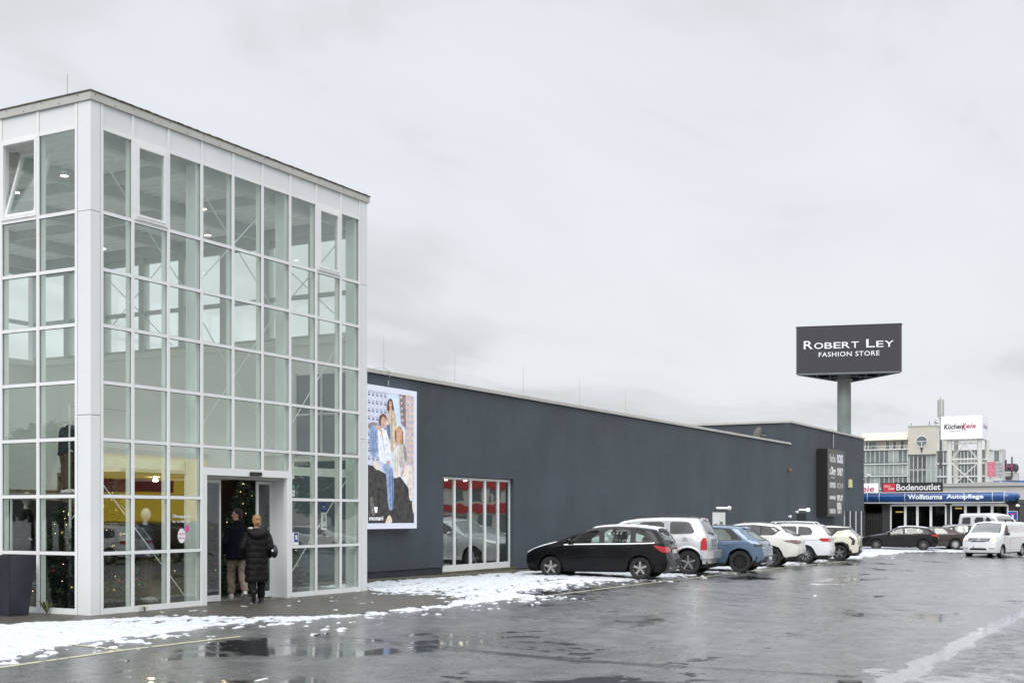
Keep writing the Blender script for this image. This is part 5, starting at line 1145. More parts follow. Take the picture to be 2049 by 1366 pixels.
def mannequin(name, label, x, y, z, rz, coat, ccol, legs=(.05, .045, .045), shoes=(.25, .24, .22), arm_up=False, group='mannequins in the hall'):
    t = thing(name, label, 'mannequin', (x, y, z), rz, group)
    b = MB()
    b.tube([(0, 0, .85), (0, 0, 1.1), (0, 0, 1.38), (0, 0, 1.45)], [(.15, .10), (.13, .09), (.18, .10), (.08, .07)], 14); b.tube([(0, 0, 1.42), (.01, 0, 1.56)], .045, 10)
    if z < 1: b.ell((.02, 0, 1.66), .10, .078, .125)
    else: t.scale = (.9, .9, .86)
    for s_ in (-1, 1): b.tube([(0, s_ * .09, .9), (.01, s_ * .10, .48), (0, s_ * .10, .08)], [.085, .055, .038], 10); b.tube([(0, s_ * .10, .05), (.16, s_ * .11, .03)], [.045, .035], 8); b.tube([(0, s_ * .18, 1.38), (.0, s_ * .23, 1.12), (.12, s_ * .21, .92), (.2, s_ * .2, .88)], [.045, .04, .028, .02], 8)
    remesh(b, .016, 'figure', mann_w, t)
    c = MB()
    if coat: c.tube([(0, 0, .42 if coat == 2 else .85), (0, 0, .9), (0, 0, 1.15), (0, 0, 1.36), (0, 0, 1.47)], [(.20, .16), (.19, .14), (.18, .13), (.22, .13), (.09, .09)], 16)
    if coat:
        for s_ in (-1, 1): c.tube([(0, s_ * .18, 1.40), (.0, s_ * .25, 1.12), (.12, s_ * .22, .93)], [.07, .065, .055], 10)
        remesh(c, .018, 'coat', M('mc_%s' % label[:9], ccol, .9, var=.2, scale=12), t, noise=.03)
    c = MB()
    for s_ in (-1, 1): c.tube([(0, s_ * .085, .95), (.01, s_ * .10, .5), (0, s_ * .10, .10)], [.105, .075, .06], 10)
    remesh(c, .018, 'trousers', M('mt_%s' % label[:9], legs, .9, var=.15), t, noise=.02)
    c = MB()
    for s_ in (-1, 1): c.tube([(-.05, s_ * .10, .045), (.08, s_ * .105, .05), (.20, s_ * .11, .03)], [.045, .05, .03], 10)
    c.build('shoes', M('ms_%s' % label[:9], shoes, .5), t, smooth=60); return t
mannequin('mannequin', 'white headed mannequin in a black coat behind the glass beside the planter', 1.15, 2.95, .35, R(-60), 2, (.012, .010, .014))
mannequin('mannequin', 'white headed mannequin half hidden by the fir left of the corner post', 1.65, 2.1, .30, R(-40), 1, (.05, .045, .04))
mannequin('mannequin', 'mannequin in dark jacket and brown trousers on the raised platform left of the corner post', 1.65, 2.45, 2.10, R(-60), 1, (.02, .02, .03), (.09, .055, .035), (.6, .6, .6))
mannequin('mannequin', 'mannequin in dark jacket on the raised platform behind the first bay', 1.25, 1.85, 2.10, R(-80), 1, (.05, .05, .07), (.05, .05, .06))
0 and mannequin('mannequin', 'mannequin in pale top on the raised platform behind the second bay', 2.25, 1.85, 2.10, R(-100), 1, (.40, .38, .36), (.04, .05, .08))
mannequin('mannequin', 'mannequin in light jacket standing behind the second bay at floor level', 2.3, 1.05, .05, R(-70), 1, (.04, .035, .035), (.06, .05, .05))
# sale table behind the door
t = thing('display_table', 'dark display table with folded clothes inside the doorway', 'table', (4.6, 4.4, .03))
MB().box(-.8, .8, -.4, .4, .78, .84).build('tabletop', M('table_dark', (.05, .04, .035), .4), t)
for a in (-.75, .75):
    for b in (-.35, .35): MB().box(a - .03, a + .03, b - .03, b + .03, 0, .779).build('leg', steel, t)
for k in range(5): o = MB().box(-.14, .14, -.18, .18, 0, .12).build('folded_clothes', M('fold%d' % (k % 3), [(.5, .45, .38), (.1, .1, .12), (.35, .1, .1)][k % 3], .9), None, bevel=.03); o.location = (4.0 + k * .3, 4.35, .872); tag(o, ['cream', 'black', 'red', 'second cream', 'second black'][k] + ' pile of folded clothes on the display table', 'clothes', 'folded clothes on the display table')

# ---------------------------------------------------------------- people
skin = M('skin', (.55, .33, .25), .5, var=.05, scale=20)
def head_geo(b, c, yaw, tilt=0.0, s_=1.0, face=True):
    rot = Matrix.Rotation(yaw, 3, 'Z') @ Matrix.Rotation(tilt, 3, 'Y'); c = Vector(c)
    P = lambda x, y, z: tuple(c + rot @ Vector((x * s_, y * s_, z * s_)))
    b.ell(P(-.005, 0, .025), .098 * s_, .077 * s_, .105 * s_, rot=rot); b.ell(P(.03, 0, -.045), .060 * s_, .055 * s_, .07 * s_, rot=rot); b.ell(P(.062, 0, -.085), .028 * s_, .03 * s_, .022 * s_, rot=rot)
    b.tube([P(.085, 0, .02), P(.108, 0, -.015), P(.115, 0, -.028)], [.010 * s_, .014 * s_, .012 * s_], 6); b.ell(P(.085, 0, -.056), .014 * s_, .024 * s_, .010 * s_, rot=rot)
    b.tube([P(.09, -.03, .035), P(.097, 0, .035), P(.09, .03, .035)], .010 * s_, 6)
    for q in (-1, 1): b.ell(P(-.005, q * .078, -.005), .018 * s_, .008 * s_, .032 * s_, rot=rot)
    return P
def hand_geo(b, wrist, d, up, side):
    d = Vector(d).normalized(); up = Vector(up).normalized(); lat = d.cross(up).normalized(); wv = Vector(wrist)
    b.ell(tuple(wv + d * .045), .05, .04, .016, rot=Matrix((d, lat, up)).transposed())
    for k, (o_, l_) in enumerate(((-.030, .062), (-.010, .074), (.010, .070), (.028, .054))):
        p0 = wv + d * .080 + lat * o_; p1 = p0 + d * l_ * .5 - up * .006; p2 = p1 + d * l_ * .36 - up * .022; p3 = p2 + d * l_ * .1 - up * .02
        b.tube([p0 - d * .015, p1, p2, p3], [.0095, .009, .008, .006], 7)
    p0 = wv + d * .025 - lat * side * .032; p1 = p0 - lat * side * .025 + d * .022 - up * .01; p2 = p1 + d * .028 - up * .014
    b.tube([p0, p1, p2], [.013, .011, .008], 7)
def person(loc, rz, label, build): t = thing('person', label, 'person', loc, rz); build(t); return t
def man(t):
    b = MB()
    b.tube([(0, 0, .86), (0, 0, .98), (.0, 0, 1.12), (.01, 0, 1.30), (.0, 0, 1.44), (0, 0, 1.50)], [(.17, .12), (.165, .12), (.155, .11), (.185, .12), (.17, .09), (.07, .07)], 16)
    b.tube([(0, 0, 1.46), (.02, 0, 1.60)], [.062, .056], 12)
    P = head_geo(b, (.03, 0, 1.695), R(70), 0)
    legs = [((0, .09, .92), (.16, .10, .50), (.13, .10, .09)), ((0, -.09, .92), (.02, -.10, .50), (-.24, -.10, .13))]
    for (h, k, a) in legs: b.tube([h, k, a], [.088, .060, .042], 12)
    for s_ in (-1, 1):
        b.tube([(0, s_ * .17, 1.43), (-.03, s_ * .23, 1.14), (.13, s_ * .20, .93)], [.052, .042, .030], 10)
        hand_geo(b, (.15, s_ * .195, .915), (.8, -s_ * .3, -.35), (.35, 0, .9), s_)
    remesh(b, .008, 'body', skin, t)
    c = MB()   # coat to the upper thigh
    c.tube([(.02, 0, .80), (.01, 0, .95), (0, 0, 1.12), (0, 0, 1.30), (-.01, 0, 1.42), (.0, 0, 1.50), (.012, 0, 1.545)], [(.235, .165), (.225, .16), (.205, .15), (.225, .15), (.215, .125), (.10, .095), (.085, .085)], 20)
    for s_ in (-1, 1): c.tube([(-.01, s_ * .175, 1.43), (-.05, s_ * .265, 1.15), (.11, s_ * .235, .93)], [.075, .068, .058], 12)
    o = remesh(c, .012, 'coat', M('coat_navy', (.006, .007, .014), .95, var=.25, scale=8, bump=.25, bscale=70, spec=.15), t, noise=.03, nscale=7)
    c = MB(); c.tube([(-.01, 0, 1.52), (.012, 0, 1.565)], [(.092, .092), (.084, .082)], 18); c.build('collar', M('coat_navy2', (.007, .008, .015), .95, spec=.15), t, smooth=60)
    c = MB()
    for (h, k, a) in legs:
        a2 = (a[0], a[1], a[2] + .03); m1 = tuple((h[i] + k[i]) / 2 for i in range(3)); m2 = tuple((k[i] + a2[i]) / 2 for i in range(3)); c.tube([h, m1, k, m2, a2], [.115, .10, .083, .080, .074], 14)
    c.ell((0, 0, .90), .13, .17, .12)
    remesh(c, .011, 'trousers', M('chino_beige', (.26, .20, .155), .9, var=.12, scale=14), t, noise=.026, nscale=19)
    for (h, k, a), tl in zip(legs, (0, 42)):
        c = MB(); c.tube([(-.075, 0, .055), (-.02, 0, .06), (.06, 0, .055), (.15, 0, .042), (.20, 0, .035)], [(.038, .045), (.043, .055), (.047, .045), (.047, .035), (.028, .02)], 12); c.tube([(-.09, 0, .012), (.0, 0, .012), (.12, 0, .012), (.205, 0, .014)], [(.040, .014), (.044, .016), (.052, .014), (.03, .012)], 12)
        mt = Matrix.Translation((a[0], a[1], a[2] - .09)) @ Matrix.Translation((.12, 0, 0)) @ Matrix.Rotation(R(tl * .5), 4, 'Y') @ Matrix.Translation((-.12, 0, 0))
        c.xf(mt); remesh(c, .008, 'shoe', M('sneaker_white', (.72, .71, .66), .55, var=.05), t)
    # short dark hair following the skull
    hb = MB(); rot = Matrix.Rotation(R(70), 3, 'Z'); cc = Vector((.03, 0, 1.695))
    hb.ell(tuple(cc + rot @ Vector((-.020, 0, .042))), .098, .086, .100, rot=rot); hb.ell(tuple(cc + rot @ Vector((-.055, 0, -.01))), .052, .070, .075, rot=rot); hb.ell(tuple(cc + rot @ Vector((.035, 0, .100))), .060, .060, .035, rot=rot)
    remesh(hb, .007, 'hair', M('hair_dark', (.035, .020, .014), .6, var=.3, scale=60, bump=.8, bscale=120), t, noise=.006, nscale=35)
    eb = MB(); [eb.ell(P(.088, q * .03, .018), .006, .010, .006, 8, 6) for q in (-1, 1)]; eb.build('eyes', M('eye_dark', (.03, .02, .02), .3), t); eb = MB(); [eb.tube([P(.096, q * .015, .036), P(.090, q * .048, .040)], .004, 5) for q in (-1, 1)]; eb.build('eyebrows', M('hair_dark2', (.03, .02, .015), .8), t)
def woman(t):
    b = MB()
    b.tube([(0, 0, .82), (0, 0, .95), (0, 0, 1.08), (0, 0, 1.24), (0, 0, 1.36), (0, 0, 1.42)], [(.165, .12), (.16, .11), (.13, .10), (.155, .12), (.15, .085), (.06, .06)], 16)
    b.tube([(0, 0, 1.38), (.015, 0, 1.50)], [.052, .048], 12)
    P = head_geo(b, (.03, 0, 1.585), R(5), R(8), .95)
    legs = [((0, .085, .86), (.04, .09, .47), (.04, .09, .09)), ((0, -.085, .86), (.05, -.09, .47), (-.20, -.085, .20))]
    legs = [((0, -.085, .86), (.04, -.09, .47), (.04, -.09, .09)), ((0, .085, .86), (.05, .09, .47), (-.20, .085, .20))]
    for (h, k, a) in legs: b.tube([h, k, a], [.082, .055, .038], 12)
    for s_ in (-1, 1):
        b.tube([(0, s_ * .155, 1.35), (-.03, s_ * .205, 1.09), (.13, s_ * .175, .95)], [.045, .036, .026], 10)
        hand_geo(b, (.15, s_ * .17, .945), (.8, -s_ * .3, -.1), (.1, 0, 1), s_)
    remesh(b, .008, 'body', skin, t)
    c = MB()   # long quilted coat
    zs = np.linspace(.40, 1.42, 68); pts = []; rad = []
    for z in zs:
        ry = float(np.interp(z, [.40, .60, .95, 1.15, 1.30, 1.38, 1.42], [.238, .235, .215, .215, .225, .20, .12])); rx = float(np.interp(z, [.40, .60, .95, 1.2, 1.42], [.165, .165, .155, .155, .10]))
        qn = abs(math.sin((z - .40) / .118 * math.pi)) ** .5; k = .925 + .085 * qn; pts.append((0, 0, float(z))); rad.append((ry * k, rx * k))
    c.tube(pts, rad, 24)
    for s_ in (-1, 1):
        A = [Vector((0, s_ * .165, 1.36)), Vector((-.035, s_ * .265, 1.08)), Vector((.12, s_ * .235, .90))]; pp = []; rr = []
        for i in range(33):
            u = i / 16; p = A[0].lerp(A[1], u) if u <= 1 else A[1].lerp(A[2], u - 1); pp.append(tuple(p)); rr.append((.088 - .010 * u) * (.90 + .13 * abs(math.sin(u * math.pi * 2.5)) ** .5))
        c.tube(pp, rr, 14)
    puf = M('puffer_black', (.006, .006, .007), .6, spec=.22, var=.2, scale=10, bump=.3, bscale=35)
    remesh(c, .011, 'coat', puf, t, noise=.016, nscale=14, smooth_it=2)
    c = MB(); ho = [(-.135 * math.cos(a) if abs(a) < 1.6 else .02, .175 * math.sin(a), 1.42 - .11 * math.cos(a) ** 2) for a in np.linspace(-1.5, 1.5, 13)]
    c.tube(ho, [.035, .045, .055, .065, .072, .078, .080, .078, .072, .065, .055, .045, .035], 12); c.ell((-.07, 0, 1.39), .10, .145, .07)
    remesh(c, .011, 'hood', puf, t, noise=.014)
    c = MB(); c.tube([(.08, .12, 1.42), (.0, .135, 1.44), (-.05, .09, 1.45)], [.03, .035, .03], 10); c.build('scarf', M('scarf_white', (.68, .66, .62), .9), t, smooth=60)
    c = MB()
    for (h, k, a) in legs: c.tube([h, k, (a[0], a[1], a[2] + .0)], [.10, .078, .070], 14)
    remesh(c, .011, 'trousers', M('trousers_black', (.008, .008, .010), .9, var=.2, spec=.2), t, noise=.03, nscale=11)
    for (h, k, a), tl in zip(legs, (0, 62)):
        c = MB(); c.tube([(-.07, 0, .06), (.0, 0, .06), (.07, 0, .05), (.16, 0, .035)], [(.036, .05), (.042, .05), (.044, .038), (.026, .022)], 12); c.tube([(-.085, 0, .012), (.0, 0, .012), (.09, 0, .012), (.175, 0, .012)], [(.040, .014), (.042, .014), (.048, .014), (.028, .010)], 12); c.tube([(-.02, 0, .05), (-.01, 0, .16)], [.05, .055], 12)
        c.xf(Matrix.Translation((a[0], a[1], a[2] - .09)) @ Matrix.Translation((0, 0, .09)) @ Matrix.Rotation(R(tl), 4, 'Y') @ Matrix.Translation((0, 0, -.09)))
        remesh(c, .009, 'boot', M('boot_black', (.012, .012, .013), .5), t)
    hb = MB(); cc = Vector((.03, 0, 1.585)); rot = Matrix.Rotation(R(5), 3, 'Z')
    hb.ell(tuple(cc + Vector((-.012, 0, .035))), .102, .088, .100); hb.ell(tuple(cc + Vector((-.06, 0, -.02))), .06, .074, .075)
    hb.tube([cc + Vector((-.06, -.01, .07)), cc + Vector((-.115, -.012, .045)), cc + Vector((-.125, -.012, -.01)), cc + Vector((-.10, -.01, -.06))], [.030, .040, .036, .016], 10); hb.ell(tuple(cc + Vector((-.085, -.045, -.055))), .03, .035, .045)
    remesh(hb, .0065, 'hair', M('hair_blonde', (.42, .23, .10), .5, var=.45, scale=70, bump=.9, bscale=150), t, noise=.007, nscale=30)
    c = MB(); [c.ell(P(.086, q * .029, .018), .006, .010, .006, 8, 6) for q in (-1, 1)]; c.build('eyes', M('eye_dark', (.03, .02, .02), .3), t)
    return P
HD = R(52)
person((4.40, .60, .004), HD, 'man in dark navy coat and beige trousers walking into the entrance, head turned left', man)
W = person((3.86, -.35, -.008), R(47), 'woman with blonde pinned up hair in a long black quilted coat walking towards the entrance', woman)
bag = thing('shoulder_bag', 'round black shoulder bag hanging at the right hip of the woman', 'bag', (3.86, -.35, -.008), R(47))
lb = M('bag_black', (.012, .012, .013), .4, var=.1)
c = MB().ell((-.04, -.335, .99), .11, .07, .12, 18, 12).tube([(-.04, -.335, 1.06), (-.04, -.325, 1.13)], [(.07, .04), (.03, .015)], 10); remesh(c, .01, 'pouch', lb, bag)
MB().tube([(-.04, -.325, 1.10), (-.05, -.285, 1.28), (-.02, -.20, 1.452), (.07, -.24, 1.30), (.02, -.325, 1.10)], .008, 6).build('strap', lb, bag, smooth=60); MB().box(-.15, -.135, -.30, -.27, 1.0, 1.04).build('tag', white_metal, bag)
# ---------------------------------------------------------------- vehicles
car_glass_d = glass('car_glass_tinted', (.22, .23, .24), .10, .9); car_glass_c = glass('car_glass_clear', (.84, .92, .87), .07, .7); car_glass_m = glass('car_glass_grey', (.42, .46, .45), .12, .9)
tyre_m = M('tyre', (.018, .018, .019), .75, var=.3, scale=30); chrome = M('chrome', (.70, .72, .74), .18, 1.0, var=.02); alloy = M('alloy', (.50, .51, .52), .3, .7, var=.05); black_alloy = M('black_alloy', (.02, .02, .022), .4, .3)
red_lens = M('tail_lens', (.42, .006, .014), .15, coat=.6, emit=.06, var=.35, scale=12); dark_red = M('tail_dark', (.16, .02, .03), .15, coat=.8, var=.3, scale=14); clear_lens = M('head_lens', (.55, .58, .60), .12, coat=.8, var=.3, scale=12)
cabin_m = M('cabin_dark', (.022, .022, .024), .8, var=.2); seat_m = M('seat_grey', (.055, .055, .06), .8, var=.2); plate_m = M('plate', (.72, .73, .71), .4, var=.03); plate_b = M('plate_blue', (.02, .06, .35), .4)
def paint_mat(name, c, met=.0, rough=.28, coat=.8, spec=.5): return M(name, c, rough, met, var=.03, scale=2.5, coat=coat, spec=spec, dirt=(tuple(x * .8 + .012 for x in c), 2.2, .25))
def smooth_curve(pts, s_=.05):
    pts = np.array(pts, float); xs = np.arange(pts[0, 0] - .5, pts[-1, 0] + .5, .01); ys_ = np.interp(xs, pts[:, 0], pts[:, 1])
    k = np.exp(-np.linspace(-2.5, 2.5, int(5 * s_ / .01) | 1) ** 2 / 2 * 1.0); k /= k.sum(); h = len(k) // 2; yp = np.pad(ys_, h, 'edge'); ys2 = np.convolve(yp, k, 'valid')
    return lambda u: float(np.interp(u, xs, ys2))
def car_mesh(p):
    Lc, W, H, wb, fo, r = p['L'], p['W'], p['H'], p['wb'], p['fo'], p['r']; hw_ = W / 2
    top = smooth_curve(p['top'], p.get('sm', .07)); belt = smooth_curve(p['belt'], .08); nose = smooth_curve(p['nose'], .03); rear = smooth_curve(p['rear'], p.get('rsm', .035))
    tum = p.get('tumble', .22); base = p.get('base', .21); AR = r + p.get('arch', .055)
    uw = (fo, fo + wb)
    def bot(u):
        z = base
        for c in uw:
            d = abs(u - c)
            if d < AR: z = max(z, r + math.sqrt(AR * AR - d * d) * 1.0)
        return z
    xfr = lambda z: nose(z); xrr = lambda z: Lc + rear(z)
    mixx = lambda s_, z: xfr(z) + (xrr(z) - xfr(z)) * s_
    ss = sorted(set([round(v_, 4) for v_ in list(np.linspace(0, 1, 62)) + list(np.linspace(0, .05, 7)) + list(np.linspace(.93, 1, 9))] + [round((c + d - .05) / (Lc - .1), 4) for c in uw for d in np.linspace(-AR - .01, AR + .01, 19)]))
    nb, ng, na, nr = 9, 6, 3, 6
    rows = []
    for s_ in ss:
        s_ = min(1, max(0, s_)); z = H * .8
        for _ in range(40): z = .6 * z + .4 * top(mixx(s_, min(z, H)))
        zt = z; crown = p.get('crown', .045); be = belt(mixx(s_, .9)); ze = min(be, zt - crown - .015)
        fr_ = 1 - p.get('nt', .17) * (max(0, (.17 - s_) / .17)) ** 2.2 - p.get('rt', .09) * (max(0, (s_ - .90) / .10)) ** 2.3
        zb_ = .3
        for _ in range(8): zb_ = bot(mixx(s_, zb_))
        zb_ = min(zb_, ze - .04)
        def half(z): return hw_ * fr_ * (1 - .055 * max(0, min(1, (.50 - z) / .32)) ** 1.6 - .030 * max(0, (z - .70) / .35) ** 2)
        col_ = []
        for i in range(nb):
            z = zb_ + (ze - zb_) * i / (nb - 1); col_.append((half(z), z))
        ye = half(ze); gh = max(0.0, zt - crown - ze); rr_ = min(.085, gh * .45); zs_ = zt - crown - rr_
        for i in range(1, ng + 1):
            z = ze + (zs_ - ze) * i / ng if gh > .002 else ze + .0012 * i; col_.append((ye - .012 * min(1, gh / .1) - tum * max(0, z - ze) * (1 if gh > .002 else 0), z))
        y1, z1 = col_[-1]; yt = y1 - max(.03, rr_ * 1.15); zt_e = zt - crown
        for i in range(1, na + 1):
            a = math.pi / 2 * i / na; col_.append((yt + (y1 - yt) * math.cos(a), z1 + (max(zt_e, z1 + .0005) - z1) * math.sin(a)))
        y2, z2 = col_[-1]
        for i in range(1, nr + 1):
            q = i / nr; col_.append((y2 * (1 - q), zt - (zt - z2) * (1 - q) ** 2))
        rows.append([(mixx(s_, z), y, z) for y, z in col_])
    n = len(rows[0]); m = 2 * n - 1; vs = []; J = nb + ng + na - 1
    for row in rows:
        full = row + [(x, -y, z) for x, y, z in reversed(row[:-1])]; vs += [(fo + wb - x, y, z) for x, y, z in full]
    fs = []
    for i in range(len(rows) - 1):
        for j in range(m - 1): fs.append((i * m + j, (i + 1) * m + j, (i + 1) * m + j + 1, i * m + j + 1))
    K = 2 * nr
    for i, sg, bow in ((0, 1, p.get('fbow', .10)), (len(rows) - 1, -1, p.get('rbow', .06))):
        grid = []
        for j in range(J + 1):
            a, b = Vector(vs[i * m + j]), Vector(vs[i * m + (m - 1 - j)]); line_ = []
            for c in range(K + 1):
                if j == J: line_.append(i * m + J + c); continue
                if c == 0: line_.append(i * m + j)
                elif c == K: line_.append(i * m + m - 1 - j)
                else:
                    t_ = c / K; q = a.lerp(b, t_); yy = (2 * t_ - 1); hfac = min(1, (J - j) / 4.0); q.x += sg * bow * (1 - abs(yy) ** 2.6) * hfac
                    vs.append(tuple(q)); line_.append(len(vs) - 1)
            grid.append(line_)
        for j in range(J):
            for c in range(K):
                f_ = (grid[j][c], grid[j][c + 1], grid[j + 1][c + 1], grid[j + 1][c]); fs.append(f_ if sg > 0 else f_[::-1])
    me = bpy.data.meshes.new('b'); me.from_pydata(vs, [], fs); bm = bmesh.new(); bm.from_mesh(me); bpy.data.meshes.remove(me)
    bmesh.ops.remove_doubles(bm, verts=bm.verts, dist=.0004); bmesh.ops.recalc_face_normals(bm, faces=bm.faces)
    ctr = Vector((wb / 2, 0, .7)); tot = sum((f.calc_center_median() - ctr).dot(f.normal) * f.calc_area() for f in bm.faces)
    if tot < 0: bmesh.ops.reverse_faces(bm, faces=bm.faces)
    return bm
def carve(bm, proj, poly, cond, idx, xu=None):
    # proj: 'side' (u,z) | 'end' (y,z) | 'top' (u,y) ; u measured from the nose
    ax = {'side': (0, 2), 'end': (1, 2), 'top': (0, 1)}[proj]; dr = {'side': 1, 'end': 0, 'top': 2}[proj]
    P = [(xu - a, b) if proj in ('side', 'top') else (a, b) for a, b in poly]
    a0, a1 = min(a for a, _ in P) - .12, max(a for a, _ in P) + .12; b0, b1 = min(b for _, b in P) - .12, max(b for _, b in P) + .12
    def near(): return [f for f in bm.faces if a0 < f.calc_center_median()[ax[0]] < a1 and b0 < f.calc_center_median()[ax[1]] < b1 and cond(f.calc_center_median(), f.normal)]
    for i in range(len(P)):
        p, q = P[i], P[(i + 1) % len(P)]; co = [0, 0, 0]; co[ax[0]], co[ax[1]] = p; e_ = [0, 0, 0]; e_[ax[0]], e_[ax[1]] = q[0] - p[0], q[1] - p[1]; d_ = [0, 0, 0]; d_[dr] = 1
        no = Vector(e_).cross(Vector(d_))
        if no.length < 1e-9: continue
        fs = near(); g = list({v_ for f in fs for v_ in f.verts}) + list({e2 for f in fs for e2 in f.edges}) + fs
        bmesh.ops.bisect_plane(bm, geom=g, dist=1e-5, plane_co=co, plane_no=no.normalized())
    def inside(a, b):
        r_ = False; j = len(P) - 1
        for i in range(len(P)):
            if (P[i][1] > b) != (P[j][1] > b) and a < (P[j][0] - P[i][0]) * (b - P[i][1]) / (P[j][1] - P[i][1]) + P[i][0]: r_ = not r_
            j = i
        return r_
    for f in near():
        c = f.calc_center_median()
        if inside(c[ax[0]], c[ax[1]]): f.material_index = idx
def split_bm(bm, idx, off=0.0):
    vm = {}; vs = []; fs = []
    for f in bm.faces:
        if f.material_index != idx: continue
        ff = []
        for v_ in f.verts:
            if v_.index not in vm: vm[v_.index] = len(vs); vs.append(v_.co + v_.normal * off)
            ff.append(vm[v_.index])
        fs.append(ff)
    return vs, fs
def rnd_poly(p, k=2, f=.22):
    for _ in range(k):
        q = []
        for i in range(len(p)):
            a, b = p[i], p[(i + 1) % len(p)]; q += [(a[0] * (1 - f) + b[0] * f, a[1] * (1 - f) + b[1] * f), (a[0] * f + b[0] * (1 - f), a[1] * f + b[1] * (1 - f))]
        p = q
    return p
def wheel(par, x, y, r, side, wd, rim_mat, spokes, style=0):
    q = MB().lathe([(r * .62, -wd / 2 + .012), (r * .70, -wd / 2), (r * .93, -wd / 2 + .004), (r * .985, -wd / 2 + .03), (r, -wd / 4), (r, wd / 4), (r * .985, wd / 2 - .03), (r * .93, wd / 2 - .004), (r * .70, wd / 2), (r * .62, wd / 2 - .012)], (0, 0, 0), 'y', 32)
    w_ = q.build('wheel', tyre_m, par, smooth=40); w_.location = (x, y, r); sg = side; rr = r * .66; yo = sg * (wd / 2 - .02)
    q = MB().lathe([(rr, -.0 + yo - sg * .09), (rr, yo), (rr * .965, yo + sg * .006), (rr * .92, yo - sg * .012), (rr * .90, yo - sg * .07)], (0, 0, 0), 'y', 32)
    q.lathe([(0, yo - sg * .012), (rr * .17, yo - sg * .012), (rr * .20, yo - sg * .03)], (0, 0, 0), 'y', 16)
    for k in range(spokes):
        a = 2 * math.pi * k / spokes + .3
        for da in ((-.10, .10) if style == 1 else (0,)):
            a_, b_ = a + da * 1.3, a + da; w0, w1 = (.024, .015) if style == 1 else (.022, .018)
            pts = []
            for rad_, ang, ww, yy in ((rr * .12, a_, w0, yo - sg * .018), (rr * .93, b_, w1 * (1.5 if style == 2 else 1), yo - sg * .010)):
                c_, s_ = math.cos(ang), math.sin(ang); pts += [(c_ * rad_ - s_ * ww, yy, s_ * rad_ + c_ * ww), (c_ * rad_ + s_ * ww, yy, s_ * rad_ - c_ * ww), (c_ * rad_ + s_ * ww, yy - sg * .03, s_ * rad_ - c_ * ww), (c_ * rad_ - s_ * ww, yy - sg * .03, s_ * rad_ + c_ * ww)]
            q.add(pts, [(0, 1, 2, 3), (4, 7, 6, 5), (0, 4, 5, 1), (1, 5, 6, 2), (2, 6, 7, 3), (3, 7, 4, 0)])
    q.build('rim', rim_mat, w_, smooth=35)
    MB().lathe([(0, yo - sg * .075), (rr * .72, yo - sg * .075), (rr * .72, yo - sg * .10)], (0, 0, 0), 'y', 24).build('brake_disc', M('brake', (.10, .10, .10), .5, .6), w_)
    MB().lathe([(0, yo - sg * .11), (rr * .98, yo - sg * .11)], (0, 0, 0), 'y', 24).build('hub_back', near_black, w_)
